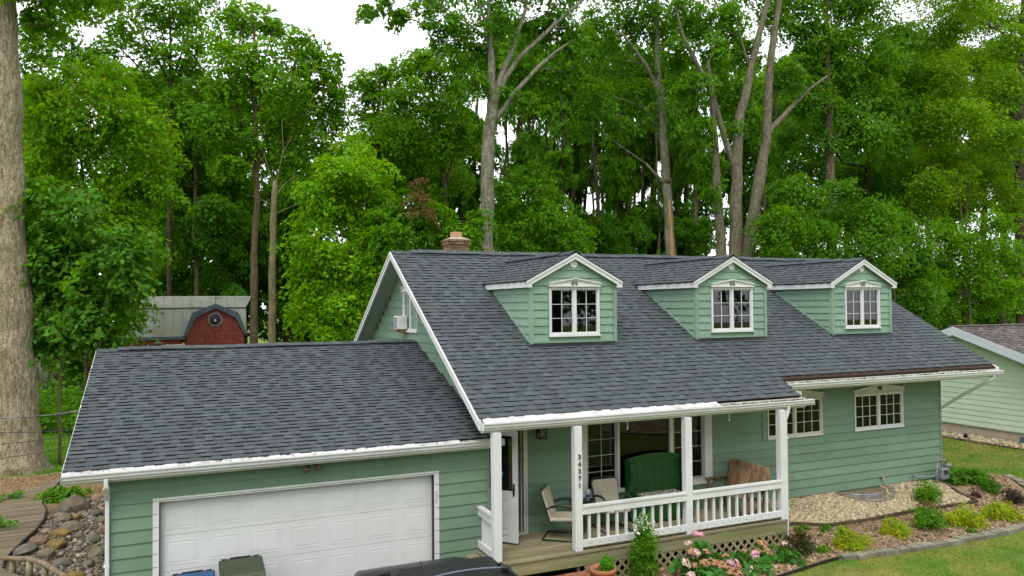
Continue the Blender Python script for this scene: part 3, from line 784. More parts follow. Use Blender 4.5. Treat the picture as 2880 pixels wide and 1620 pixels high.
# --- windows ----------------------------------------------------------------------------------
def window(parent, axis, plane, u0, u1, z0, z1, cols, rows, sashes=2, case=.028, mull=.05, glass=GLASS, frame_mat=WHITE, own=True, sash_w=.026, name="window"):
    T = (lambda u, d, z: (u, plane - d, z)) if axis == 'y' else (lambda u, d, z: (plane - d, u, z))
    def bx(mb, a, b, d0, d1, p, q): mb.hexa([T(a, d1, p), T(b, d1, p), T(b, d0, p), T(a, d0, p), T(a, d1, q), T(b, d1, q), T(b, d0, q), T(a, d0, q)])
    f = MB()
    bx(f, u0, u0 + case, -.04, .042, z0, z1); bx(f, u1 - case, u1, -.04, .042, z0, z1)
    bx(f, u0 + case, u1 - case, -.04, .042, z1 - case, z1); bx(f, u0 + case, u1 - case, -.04, .042, z0, z0 + case)
    bx(f, u0 - .015, u1 + .015, -.02, .055, z0 - .03, z0 - .001)
    iw = (u1 - u0 - 2 * case - mull * (sashes - 1)) / sashes
    for s in range(1, sashes):
        c = u0 + case + s * iw + (s - 1) * mull
        bx(f, c, c + mull, -.04, .038, z0 + case, z1 - case)
    fo = f.build(name if own else "window_frame", frame_mat, parent, fix=True)
    P = fo if own else parent
    for s in range(sashes):
        a = u0 + case + s * (iw + mull); b = a + iw; p, q = z0 + case, z1 - case
        sm = MB(); w = sash_w
        bx(sm, a, a + w, -.035, .018, p, q); bx(sm, b - w, b, -.035, .018, p, q); bx(sm, a + w, b - w, -.035, .018, p, p + w); bx(sm, a + w, b - w, -.035, .018, q - w, q)
        sm.build("sash", frame_mat, P, fix=True)
        ga, gb, gp, gq = a + w, b - w, p + w, q - w; mt = .010
        cw, rh = (gb - ga) / cols, (gq - gp) / rows
        g = MB()
        for i in range(1, cols): bx(g, ga + i * cw - mt / 2, ga + i * cw + mt / 2, -.02, .008, gp, gq)
        for j in range(1, rows):
            for i in range(cols):
                bx(g, ga + i * cw + (mt / 2 if i else 0), ga + (i + 1) * cw - (mt / 2 if i < cols - 1 else 0), -.019, .007, gp + j * rh - mt / 2, gp + j * rh + mt / 2)
        if cols * rows > 1: g.build("grille", frame_mat, P, fix=True)
        for i in range(cols):
            for j in range(rows):
                pm_ = MB().add([T(ga + i * cw, -.012, gp + j * rh), T(ga + (i + 1) * cw, -.012, gp + j * rh), T(ga + (i + 1) * cw, -.012, gp + (j + 1) * rh), T(ga + i * cw, -.012, gp + (j + 1) * rh)],
                               [(0, 1, 2, 3)] if axis == 'y' else [(3, 2, 1, 0)])
                pm_.build("pane", glass, P)
    return fo

def pediment(parent, axis, plane, u0, u1, z0, zt, mat=WHITE, d=.05):
    T = (lambda u, q, z: (u, plane - q, z)) if axis == 'y' else (lambda u, q, z: (plane - q, u, z))
    um = (u0 + u1) / 2; side = z0 + (zt - z0) * .42
    V = Vector(T(0, d, 0)) - Vector(T(0, 0, 0))
    po = MB().prism([T(u0, 0, z0), T(u1, 0, z0), T(u1, 0, side), T(um, 0, zt), T(u0, 0, side)], V).build("pediment", mat, parent, fix=True)
    m = MB()
    for (a, b) in ((u0 - .012, um), (u1 + .012, um)):
        s0, s1 = Vector(T(a, d / 2 + .012, side + .004)), Vector(T(b, d / 2 + .012, zt + .006))
        m.bar(s0, s1, d + .05, .022, (0, 0, 1))
    m.bar(Vector(T(u0 - .01, d / 2 + .012, z0 + .012)), Vector(T(u1 + .01, d / 2 + .012, z0 + .012)), d + .04, .02, (0, 0, 1))
    return po, m

def ornament(parent, axis, plane, u, z, mat, s=1.):
    T = (lambda a, q, b: (a, plane - q, b)) if axis == 'y' else (lambda a, q, b: (plane - q, a, b))
    m = MB()
    for sx in (-1, 1):
        c = u + sx * .032 * s
        for (dx, dz_, r) in ((0, .012, .024), (sx * .008, -.022, .019), (sx * -.002, -.045, .012)):
            pts = [T(c + dx * s + r * s * math.cos(a * math.pi / 5), 0, z + dz_ * s + r * 1.15 * s * math.sin(a * math.pi / 5)) for a in range(10)]
            m.prism(pts, Vector(T(0, .016, 0)) - Vector(T(0, 0, 0)))
    return m.build("ornament", mat, parent, fix=True)
ORN = pm("iron_ornament", (.16, .17, .17), None, 4., .6, .4)
ORND = pm("dark_ornament", (.05, .045, .04), None, 4., .6, .4)

for wi, Wn in enumerate((W1, W2)):
    wo_ = window(H, 'y', YW, *Wn, 3, 3, frame_mat=WHITE if wi else CREAM)
    po, trim = pediment(wo_, 'y', YW, Wn[0] - .02, Wn[1] + .02, Wn[3] + .012, 3.085, CREAM)
    trim.build("pediment_trim", CREAM, wo_, fix=True)
    if wi: ornament(wo_, 'y', YW - .055, (Wn[0] + Wn[1]) / 2, 3.0, ORND)
    c = MB()
    for a, b in ((Wn[0] + .02, Wn[0] + .16), (Wn[1] - .22, Wn[1] - .02)):
        for i in range(5):
            x = a + (b - a) * i / 5
            c.box(x, x + (b - a) / 5 - .004, YW + .16 + .02 * (i % 2), YW + .17 + .02 * (i % 2), Wn[2], Wn[3])
    c.build("curtain", CURT, wo_)
# picture window: two gridded casements beside a fixed pane
pf = MB(); a, b, p, q = PIC
pf.box(a - .16, a, YW - .045, YW + .1, p - .11, 2.9).box(b, b + .10, YW - .045, YW + .1, p - .11, 2.9).box(b + .104, b + .19, YW - .040, YW + .02, p - .11, 2.9)
pf.box(a, b, YW - .05, YW + .1, p - .11, p - .03).box(a, b, YW - .015, YW + .1, p - .029, p)
pf.box(8.93, 8.97, YW - .03, YW + .08, p, q).box(10.18, 10.25, YW - .03, YW + .08, p, q)
pf.box(a, b, YW - .03, YW + .1, q, q + .1)
pwin = pf.build("picture_window", WHITE, H)
for s0, s1 in ((a, 8.93), (10.25, b)):
    w = .05; m = MB().box(s0, s0 + w, YW, YW + .06, p, q).box(s1 - w, s1, YW, YW + .06, p, q).box(s0 + w, s1 - w, YW, YW + .06, p, p + w).box(s0 + w, s1 - w, YW, YW + .06, q - w, q)
    m.build("sash", pm("taupe_sash", (.42, .42, .38), None, 3., .5), pwin)
    g = MB(); gx = (s0 + s1) / 2
    g.box(gx - .008, gx + .008, YW + .02, YW + .035, p + w, q - w)
    rh = (q - p - 2 * w) / 4
    for j in (1, 2, 3): g.box(s0 + w, gx - .008, YW + .021, YW + .034, p + w + j * rh - .007, p + w + j * rh + .007).box(gx + .008, s1 - w, YW + .021, YW + .034, p + w + j * rh - .007, p + w + j * rh + .007)
    g.build("grille", pm("grey_grille", (.36, .38, .37), None, 3., .5), pwin)
    for i in (0, 1):
        for j in range(4):
            x0, x1 = (s0 + w, gx) if i == 0 else (gx, s1 - w)
            MB().add([(x0, YW + .028, p + w + j * rh), (x1, YW + .028, p + w + j * rh), (x1, YW + .028, p + w + (j + 1) * rh), (x0, YW + .028, p + w + (j + 1) * rh)], [(0, 1, 2, 3)]).build("pane", GLASS, pwin)
MB().add([(8.97, YW + .03, p), (10.18, YW + .03, p), (10.18, YW + .03, q), (8.97, YW + .03, q)], [(0, 1, 2, 3)]).build("pane", GLASS, pwin)

# gable window with two sashes
gwin = window(H, 'x-', XGW, GWIN[0], GWIN[1], GWIN[2], GWIN[3], 2, 3)
po, trim = pediment(gwin, 'x-', XGW, GWIN[0] - .02, GWIN[1] + .02, GWIN[3] + .01, GWIN[3] + .2)
trim.build("pediment_trim", WHITE, gwin, fix=True)
c = MB()
for i in range(16):
    y = 4.36 + i * .065
    if i % 2 == 0: c.box(XGW + .10, XGW + .11, y, y + .055, 4.5, 5.3)
c.build("curtain", PAPERW, gwin)
MB().box(XGW + .08, XGW + .085, 4.98, 5.36, 4.5, 4.86).build("yellow_curtain", pm("yellow_blue_stripes", (.62, .40, .03), (.02, .06, .22), 9., .9, .1, stretch=(1, 1.4, .05), lohi=(.45, .55)), gwin)
MB().box(XGW + .08, XGW + .085, 4.36, 4.82, 4.5, 4.86).build("blue_curtain", pm("blue_stripes", (.12, .32, .50), (.55, .62, .6), 9., .9, .1, stretch=(1, 1.6, .05), lohi=(.45, .55)), gwin)
MB().box(XGW + .11, XGW + .14, 4.2, 5.5, 4.3, 5.45).build("dark_backing", DARK, gwin)  # near-black sheet behind the glass stands in for the unlit interior

# --- dormers ----------------------------------------------------------------------------------
DC, DY, DW, DE, DZA, DZE = 8.406, 1.342, .993, 1.119, 6.10, 5.515
dm = thing("dormer", (DC, DY, 4.23), parent=H)
ym = lambda z: (z - 3.073) / .5535 - .75
sl = (DZA - DZE) / DE
x0, x1 = DC - DW, DC + DW
ez = DZE - .02
dwin = (7.83, 9.0, 4.40, 5.385)
core = MB()
for a, b, p, q in rects(x0, x1, 4.2, ez, [(dwin[0], dwin[1], dwin[2], dwin[3])]): core.box(a, b, DY, DY + .06, p, q)
core.prism([(x0, DY, ez), (x1, DY, ez), (x1, DY, ez + .03), (DC, DY, DZA - .05), (x0, DY, ez + .03)], (0, .06, 0))
core.prism([(x0, DY + .061, zmain(DY + .06)), (x0, DY + .061, ez), (x0, ym(ez), ez)], (.05, 0, 0)).prism([(x1 - .05, DY + .061, zmain(DY + .06)), (x1 - .05, DY + .061, ez), (x1 - .05, ym(ez), ez)], (.05, 0, 0))
dwall = core.build("wall", GREEN_D, dm, fix=True)
SR = .163
zz = 4.285
def dprof(z):
    if z <= ez: return (x0 + .06, x1 - .06)
    h = (DZA - .06 - z) / sl
    return (max(x0 + .06, DC - h), min(x1 - .06, DC + h))
r = 0
while zz < DZA - .12:
    zb = min(zz + SR, DZA - .1)
    segs = [(None, None)]
    if zb > dwin[2] - .03 and zz < dwin[3]:
        segs = [(x0 + .06, dwin[0] - .02), (dwin[1] + .02, x1 - .06)]
    for a, b in segs:
        if a is None:
            a0, b0 = dprof(zz); a1, b1 = dprof(zb)
        else: a0, b0, a1, b1 = a, b, a, b
        ed = [0.]; w_ = b0 - a0
        while ed[-1] < 1: ed.append(min(1., ed[-1] + random.uniform(.16, .34) / w_))
        if len(ed) > 2 and (1 - ed[-2]) * w_ < .05: ed.pop(-2)
        for e0, e1 in zip(ed[:-1], ed[1:]):
            p0, p1, q0, q1 = a0 + w_ * e0, a0 + w_ * e1 - .004, a1 + (b1 - a1) * e0, a1 + (b1 - a1) * e1 - .004
            k_ = random.uniform(-.004, .002)
            MB().hexa([(p0, DY - .028 + k_, zz - .006), (p1, DY - .028 + k_, zz - .006), (p1, DY, zz - .006), (p0, DY, zz - .006), (q0, DY - .007, zb), (q1, DY - .007, zb), (q1, DY, zb), (q0, DY, zb)]).build("siding_shake", GREEN_D, dm)
    zz = zb; r += 1
zz = 4.285
while zz < ez - .02:
    zb = min(zz + SR, ez)
    for sgn, X in ((-1, x0), (1, x1)):
        ya0, ya1 = ym(zz), ym(zb)
        ya0 = max(ya0, DY + .07)
        m = MB().hexa([(X, DY + .055, zz - .006), (X, ya0, zz - .006), (X + sgn * .028, ya0, zz - .006), (X + sgn * .028, DY + .055, zz - .006), (X, DY + .055, zb), (X, ya1, zb), (X + sgn * .007, ya1, zb), (X + sgn * .007, DY + .055, zb)])
        m.build("siding_shake", GREEN_D, dm, fix=True)
    zz = zb
for sgn, X in ((-1, x0), (1, x1)):
    ya, yb_ = DY + .06, ym(ez) - .02
    MB().hexa([(X, ya, zmain(ya) + .012), (X + sgn * .036, ya, zmain(ya) + .012), (X + sgn * .036, yb_, zmain(yb_) + .012), (X, yb_, zmain(yb_) + .012),
               (X, ya, zmain(ya) + .062), (X + sgn * .036, ya, zmain(ya) + .062), (X + sgn * .036, yb_, zmain(yb_) + .062), (X, yb_, zmain(yb_) + .062)]).build("cheek_trim", GREEN_D, dm, fix=True)
for a, b in ((x0 - .024, x0 + .06), (x1 - .06, x1 + .024)):
    MB().box(a, b, DY - .034, DY + .055, 4.24, ez).build("corner_board", GREEN_D, dm)
MB().box(x0 + .06, x1 - .06, DY - .028, DY - .001, 4.25, 4.285).build("base_board", GREEN_D, dm)
MB().hexa([(x0 - .18, DY - .34, zmain(DY - .34) + .022), (x1 + .2, DY - .34, zmain(DY - .34) + .022), (x1 + .2, DY + .02, zmain(DY + .02) + .022), (x0 - .18, DY + .02, zmain(DY + .02) + .022),
           (x0 - .18, DY - .34, zmain(DY - .34) + .026), (x1 + .2, DY - .34, zmain(DY - .34) + .026), (x1 + .2, DY + .02, zmain(DY + .02) + .026), (x0 - .18, DY + .02, zmain(DY + .02) + .026)]).build("flashing", TARBLACK, dm) if False else None
MB().box(x0 + .03, x1 - .03, DY - .06, DY - .005, 4.215, 4.249).build("flashing", TARBLACK, dm)
MB().hexa([(x0 - .1, DY - .13, zmain(DY - .13) + .02), (x1 + .14, DY - .13, zmain(DY - .13) + .02), (x1 + .14, DY, zmain(DY) + .02), (x0 - .1, DY, zmain(DY) + .02),
           (x0 - .1, DY - .13, zmain(DY - .13) + .028), (x1 + .14, DY - .13, zmain(DY - .13) + .028), (x1 + .14, DY, zmain(DY) + .028), (x0 - .1, DY, zmain(DY) + .028)]).build("apron_flashing", TARBLACK, dm)
window(dm, 'y', DY, *dwin, 2, 3, glass=GLASSD, own=False, case=.034, mull=.05, sash_w=.026)
po, trim = pediment(dm, 'y', DY, dwin[0] - .005, dwin[1] + .005, dwin[3] + .01, 5.56)
trim.build("pediment_trim", WHITE, dm, fix=True)
ornament(dm, 'y', DY - .055, DC - .005, 5.475, ORN, 1.15)
MB().box(dwin[0], dwin[1], DY + .26, DY + .28, 4.35, 5.45).box(dwin[0] - .01, dwin[0], DY + .05, DY + .27, 4.4, 5.4).box(dwin[1], dwin[1] + .01, DY + .05, DY + .27, 4.4, 5.4).build("dark_backing", DARK, dm)  # near-black sheets just behind the dormer glass mimic an unlit interior
m = MB().prism([(DC + .09 * math.cos(t * math.pi / 10), DY - .012, 5.88 + .09 * math.sin(t * math.pi / 10)) for t in range(20)], (0, -.02, 0)); m.build("vent_disc", WHITE, dm, fix=True)
# dormer roof
yF = DY - .10
dr = MB()
for sg in (-1, 1):
    e, rr = (DC + sg * DE), DC
    dr.hexa([(e, yF, DZE - .03), (rr, yF, DZA - .03), (rr, ym(DZA), DZA - .03), (e, ym(DZE), DZE - .03), (e, yF, DZE), (rr, yF, DZA), (rr, ym(DZA) + .02, DZA), (e, ym(DZE) + .02, DZE)])
droof = dr.build("roof", TARBLACK, dm, fix=True)
usd = Vector((DE, 0, DZA - DZE)).normalized(); usd2 = Vector((-DE, 0, DZA - DZE)).normalized(); Sd = math.hypot(DE, DZA - DZE)
zt = lambda t: DZE + t * usd.z
shl = shingles(dm, (DC - DE - .02 * usd.x, 4.8, DZE - .02 * usd.z), (0, -1, 0), usd, Sd + .02, .14, [(lambda t: 4.8 - ym(zt(t)), lambda t: 4.8 - yF + .02, 0, 99)], SHINGLE, 0, seed=8)
shingles(dm, (DC + DE + .02 * usd.x, yF - .02, DZE - .02 * usd.z), (0, 1, 0), usd2, Sd + .02, .14, [(lambda t: 0., lambda t: ym(zt(t)) - yF + .02, 0, 99)], SHINGLE, 0, seed=9)
ridge_caps(dm, (DC, yF, DZA + .012), (DC, 4.7, DZA + .012), -usd, -usd2, lambda s: .010 if s < .5 else .03, SHINGLE, half=.14)
for sg in (-1, 1):
    e = DC + sg * DE
    # front rake boards (two layers) and eave boards
    for (d0, d1, tp, bt, nm) in ((yF - .004, yF + .03, -.012, -.135, "rake_board"), (yF - .020, yF - .0045, -.010, -.055, "rake_trim")):
        MB().hexa([(e, d0, DZE + bt), (DC, d0, DZA + bt), (DC, d1, DZA + bt), (e, d1, DZE + bt), (e, d0, DZE + tp), (DC, d0, DZA + tp), (DC, d1, DZA + tp), (e, d1, DZE + tp)]).build(nm, WHITE, dm, fix=True)
    MB().box(min(e, e - sg * .03), max(e, e - sg * .03), yF + .031, ym(DZE - .1), DZE - .135, DZE - .006).build("eave_board", WHITE, dm)
    MB().box(min(DC + sg * DW, e - sg * .031), max(DC + sg * DW, e - sg * .031), yF + .031, ym(DZE - .12), DZE - .125, DZE - .11).build("soffit", WHITE, dm)
    MB().box(min(e, e - sg * .125), max(e, e - sg * .125), yF - .001, yF + .032, DZE - .136, DZE - .07).build("return_board", WHITE, dm)
for cx_ in (12.475, 16.539):
    c = dm.copy(); COL.objects.link(c); setpar(c, H); c.location = (cx_, DY, 4.23)
    for ch in list(dm.children): copy_tree(ch, c, first=False)

# --- chimney -----------------------------------------------------------------------------------
ch = thing("chimney", (7.6, 6.4, 5.4), parent=H)
cx0, cx1, cy0, cy1 = 7.33, 7.87, 6.1, 6.62
MB().box(cx0 + .012, cx1 - .012, cy0 + .012, cy1 - .012, 4.9, 6.66).build("mortar", MORTAR, ch)
bk = MB()
def ring(z, x0, x1, y0, y1, h=.06, l=.19):
    for side in range(4):
        a, b = ((x0, x1) if side % 2 == 0 else (y0, y1)); s = a - random.random() * l
        while s < b:
            p, q = max(a, s), min(b, s + l); s += l + .011
            if q - p < .02: continue
            d = random.uniform(-.003, .003)
            if side == 0: bk.box(p, q, y0 + d, y0 + .05, z, z + h)
            elif side == 2: bk.box(p, q, y1 - .05, y1 + d, z, z + h)
            elif side == 1: bk.box(x0 + d, x0 + .05, p, q, z, z + h)
            else: bk.box(x1 - .05, x1 + d, p, q, z, z + h)
z = 5.0
while z < 6.58: ring(z, cx0, cx1, cy0, cy1); z += .071
ring(z, cx0 - .03, cx1 + .03, cy0 - .03, cy1 + .03); ring(z + .071, cx0 - .045, cx1 + .045, cy0 - .045, cy1 + .045)
o = bk.build("bricks", CHIMB, ch); o['kind'] = 'stuff'
MB().hexa([(cx0 - .03, cy0 - .03, z + .132), (cx1 + .03, cy0 - .03, z + .132), (cx1 + .03, cy1 + .03, z + .132), (cx0 - .03, cy1 + .03, z + .132),
           (cx0 + .12, cy0 + .12, z + .20), (cx1 - .12, cy0 + .12, z + .20), (cx1 - .12, cy1 - .12, z + .20), (cx0 + .12, cy1 - .12, z + .20)]).build("crown_cap", MORTAR, ch)
fz = z + .19
MB().box(7.48, 7.72, 6.24, 6.27, fz, fz + .15).box(7.48, 7.72, 6.45, 6.48, fz, fz + .15).box(7.48, 7.51, 6.27, 6.45, fz, fz + .15).box(7.69, 7.72, 6.27, 6.45, fz, fz + .15).build("flue", pm("clay_flue", (.50, .30, .18), (.42, .24, .14), 6., .8), ch)

# ------------------------------------------------------------------ porch
PX = (5.79, 7.32, 9.66, 11.94); PY = -.74
deck = MB().box(5.75, 11.96, -.74, YW - .02, DZ - .16, DZ - .04).build("porch_deck", FASCIAW, H)
y = -.835; i = 0
while y < YW - .03:
    y2 = min(y + .142, YW - .002)
    xs = [5.69 if y < -.02 else XGW + .02, 6.0 + (i * 1.37) % 4.4 + .6, 12.0]
    if y2 > 0 and y < 0: xs[0] = 5.69 if y2 < .02 else XGW + .02
    for a, b in zip(xs[:-1], xs[1:]):
        dz_ = random.uniform(-.002, .002)
        MB().box(a + .0015, b - .0015, y, y2 - .010, DZ - .036 + dz_, DZ + dz_).build("deck_plank", DECK, deck)
    y = y2; i += 1
MB().box(5.70, 12.0, -.815, -.78, DZ - .255, DZ - .04).build("fascia_board", FASCIAW, deck)
MB().box(11.965, 11.995, -.779, YW - .02, DZ - .255, DZ - .04).build("fascia_board", FASCIAW, deck)
MB().box(5.70, 5.73, -.779, -.03, DZ - .255, DZ - .04).build("fascia_board", FASCIAW, deck)
MB().box(5.48, 5.69, -.33, -.03, DZ - .14, DZ - .04).build("side_beam", LATT, deck)
MB().box(7.3, 7.34, -.77, -.70, .05, DZ - .26).box(9.6, 9.68, -.77, -.70, .05, DZ - .26).box(11.9, 11.96, -.77, -.70, .05, DZ - .26).build("support_post", FASCIAW, deck)
# lattice skirt: each diagonal strip is one piece
latt = MB().box(7.42, 11.95, -.795, -.787, DZ - .285, DZ - .257).build("lattice_skirt", LATT, H)
LX0, LX1, LZ0, LZ1 = 7.42, 11.95, .14, DZ - .258
def clipseg(x, sgn):
    h = LZ1 - LZ0; a, b = (x, LZ0), (x + sgn * h, LZ1)
    pts = []
    for t in (0., 1.): pts.append([a[0] + (b[0] - a[0]) * t, a[1] + (b[1] - a[1]) * t])
    for p, q in ((pts[0], pts[1]), (pts[1], pts[0])):
        if p[0] < LX0: p[1] += (q[1] - p[1]) * (LX0 - p[0]) / (q[0] - p[0]); p[0] = LX0
        if p[0] > LX1: p[1] += (q[1] - p[1]) * (LX1 - p[0]) / (q[0] - p[0]); p[0] = LX1
    return pts
x = LX0 - .4
while x < LX1 + .4:
    for sgn, yy in ((1, -.800), (-1, -.807)):
        if LX0 - .36 < (x if sgn > 0 else x - .0) < LX1 + (.36 if sgn < 0 else 0) and (sgn > 0 or x > LX0):
            (a, b) = clipseg(x, sgn)
            if abs(a[0] - b[0]) > .03:
                MB().bar((a[0], yy, a[1]), (b[0], yy, b[1]),   .006, .044, (-sgn * .7, 0, .7)).build("lattice_strip", LATT, latt)
    x += .178
# brick landing with timber edge
land = MB().box(5.95, 7.50, -1.85, -.83, .0, .345).build("brick_landing", MORTAR, H)
for r in range(9):
    yy = -1.84 + r * .111; xo = -.1 if r % 2 else 0
    for q in range(9):
        a = 5.955 + q * .205 + xo; b = min(a + .195, 7.495); a = max(a, 5.955)
        if b - a < .03: continue
        dz_ = random.uniform(-.004, .004)
        MB().box(a, b, yy, yy + .101, .335, .395 + dz_).build("brick", BRICK, land)
MB().box(7.51, 7.63, -1.86, -.85, .08, .41).build("timber_edge", FASCIAW, land)
# posts, numbers
for k_, px in enumerate(PX):
    po = MB().box(px - .07, px + .07, PY - .07, PY + .07, DZ + .0, 2.89).build("porch_post", WHITE, H, bevel=.006)
    MB().box(px - .076, px - .0705, PY - .06, PY + .06, DZ + .01, 2.88).build("post_wrap", WHITE, po)
    if k_ == 1:
        for j, chx in enumerate("34371"):
            cu = bpy.data.curves.new("house_number", 'FONT'); cu.body = chx; cu.size = .118; cu.extrude = .006; cu.align_x = 'CENTER'; cu.offset = .0025
            cu.materials.append(pm("bronze_number" + str(j), (.035, .028, .02), (.12, .075, .03), 30., .5, .4))
            o = bpy.data.objects.new("house_number", cu); COL.objects.link(o); setpar(o, po)
            me_ = bpy.data.meshes.new_from_object(o); bpy.data.objects.remove(o)
            o = link("house_number", me_, po)
            o.location = (px + .012, PY - .078, 2.364 - j * .124 - .042); o.rotation_euler = (math.pi / 2, 0, 0)
def railing(a, b, n, nrm, zb=.785, zt=1.472, bh=.125):
    """white balustrade from a to b: a top and a bottom board with balusters standing behind them"""
    a, b = Vector((*a, 0)), Vector((*b, 0)); d = (b - a).normalized(); N = Vector((*nrm, 0))
    up = Vector((0, 0, 1))
    root = MB().bar(a + N * .03 + up * (zt - bh / 2), b + N * .03 + up * (zt - bh / 2), .035, bh).build("porch_railing", WHITE, H, bevel=.004)
    MB().bar(a + N * .015 + up * (zt + .017), b + N * .015 + up * (zt + .017), .10, .034).build("cap_rail", WHITE, root)
    MB().bar(a + N * .03 + up * (zb + bh / 2), b + N * .03 + up * (zb + bh / 2), .035, bh).build("bottom_rail", WHITE, root, bevel=.004)
    L = (b - a).length; sc = MB()
    for i in range(n):
        p = a + d * (L * (i + .8) / (n + .6)) - N * .0115
        MB().bar(p + up * (zb + .01), p + up * (zt - .005), .046, .046, N).build("baluster", WHITE, root)
        for zz in (zb + bh * .45,):
            q = p + N * .0605
            sc.bar(q + d * -.013 + up * (zz - .003), q + d * .013 + up * (zz + .005), .004, .010)
    o = sc.build("screw_holes", GREYM, root); o['kind'] = 'stuff'
    return root
railing((PX[1] + .072, PY - .02), (PX[2] - .072, PY - .02), 11, (0, -1))
railing((PX[2] + .072, PY - .02), (PX[3] - .072, PY - .02), 11, (0, -1))
railing((PX[0] - .02, PY + .072), (PX[0] - .02, -.03), 4, (-1, 0))
# doorway and open half-glass door
df = MB().box(DOOR[1], DOOR[1] + .085, YW - .035, YW + .14, DZ, 2.82).box(DOOR[0] - .045, DOOR[0], YW - .035, YW + .14, DZ, 2.82).box(DOOR[0], DOOR[1], YW - .035, YW + .14, 2.74, 2.82).box(DOOR[0], DOOR[1], YW - .05, YW + .14, DZ, DZ + .03)
dfr = df.build("door_frame", CREAM, H)
MB().box(DOOR[1] - .03, DOOR[1] - .002, YW + .03, YW + .139, DZ + .03, 2.74).build("door_stop", WHITE, dfr)
st = MB()
for zz in (1.1, 1.6, 2.1): st.box(DOOR[1] + .03, DOOR[1] + .045, YW - .042, YW - .0355, zz, zz + .03)
st.build("frame_screw", GREYM, dfr)
MB().box(DOOR[0], DOOR[1], YW + 1.2, YW + 1.24, .64, 2.9).build("hall_wall", DARK, H)  # wall coloured near-black so the open doorway reads as unlit
MB().box(DOOR[0] + .1, DOOR[1], YW + .15, YW + 1.1, .645, .76).build("hall_floor", WOODIN, H)
sdoor = thing("storm_door", (5.99, .51, DZ + .04), parent=H)
SDW, SDH = .76, 2.0
def sdp(mb, a, b, d0, d1, p, q): mb.box(5.99 + a, 5.99 + b, .51 + d0, .51 + d1, DZ + .04 + p, DZ + .04 + q)
m = MB(); sdp(m, 0, .10, -.02, .02, 0, SDH); sdp(m, SDW - .10, SDW, -.02, .02, 0, SDH); sdp(m, .10, SDW - .10, -.02, .02, 0, .92); sdp(m, .10, SDW - .10, -.02, .02, SDH - .10, SDH)
m.build("door_leaf", WHITE, sdoor, bevel=.004)
m = MB(); a, b, p, q = .18, SDW - .16, .14, .80
for (x0_, x1_, z0_, z1_) in ((a, b, p, p + .03), (a, b, q - .03, q), (a, a + .03, p + .03, q - .03), (b - .03, b, p + .03, q - .03)): sdp(m, x0_, x1_, -.032, -.021, z0_, z1_)
ln = [(a + .07, .66), (a + .12, .70), (b - .1, .68), (b - .08, .55), (b - .11, .42), (b - .08, .26), (a + .14, .22), (a + .07, .25)]
m.tube([(5.99 + u_, .51 - .024, DZ + .04 + w_) for u_, w_ in ln], .009, 6)
m.build("raised_panel", WHITE, sdoor)
m = MB(); sdp(m, .10, SDW - .10, -.004, .004, .92, SDH - .10); m.build("glass", GLASSD, sdoor)
m = MB(); sdp(m, SDW - .085, SDW - .055, -.035, -.021, .86, 1.06); m.tube([(5.99 + SDW - .07, .51 - .03, DZ + 1.07), (5.99 + SDW - .06, .51 - .07, DZ + 1.02), (5.99 + SDW - .06, .51 - .07, DZ + .92), (5.99 + SDW - .07, .51 - .03, DZ + .88)], .012, 6); m.build("handle", BLACK, sdoor)
m = MB(); sdp(m, .36, .46, -.007, -.0045, 1.18, 1.25); st_ = m.build("sticker", pm("blue_sticker", (.03, .24, .72), (.5, .7, .85), 60., .5), sdoor)
sdoor.rotation_euler = (0, 0, -math.radians(50))
# wall lantern by the door
ln = thing("wall_lantern", (7.19, YW - .1, 2.5), parent=H)
lx, ly, lz = 7.19, YW - .14, 2.50
m = MB().box(lx - .05, lx + .05, YW - .04, YW - .018, 2.60, 2.80).box(lx - .085, lx + .085, ly - .085, ly + .085, lz + .21, lz + .225)
m.lathe([(.11, .226), (.06, .27), (.0, .30)], (lx, ly, lz), 4).box(lx - .075, lx + .075, ly - .075, ly + .075, lz, lz + .012)
for sx in (-1, 1):
    for sy in (-1, 1): m.box(lx + sx * .07 - .008, lx + sx * .07 + .008, ly + sy * .07 - .008, ly + sy * .07 + .008, lz + .012, lz + .21)
for t in (-.035, 0, .035): m.box(lx + t - .003, lx + t + .003, ly - .076, ly - .070, lz + .012, lz + .21)
for t in (.06, .11, .16): m.box(lx - .062, lx + .062, ly - .0765, ly - .0705, lz + t, lz + t + .006)
m.tube([(lx, YW - .04, 2.76), (lx, YW - .09, 2.80), (lx, ly, 2.80)], .012, 6)
m.build("cage", BLACK, ln)
MB().lathe([(.0, .02), (.04, .02), (.045, .12), (.025, .19), (0, .2)], (lx, ly, lz), 10).build("shade", pm("frosted_shade", (.45, .44, .38), None, 3., .4), ln)

def tubeset(lst, r, seg=7):
    m = MB()
    for pts in lst: m.tube(pts, r, seg)
    return m
def arc(p0, p1, p2, n=7):
    p0, p1, p2 = Vector(p0), Vector(p1), Vector(p2)
    return [p0 * (1 - t) ** 2 + p1 * 2 * t * (1 - t) + p2 * t * t for t in [i / (n - 1) for i in range(n)]]
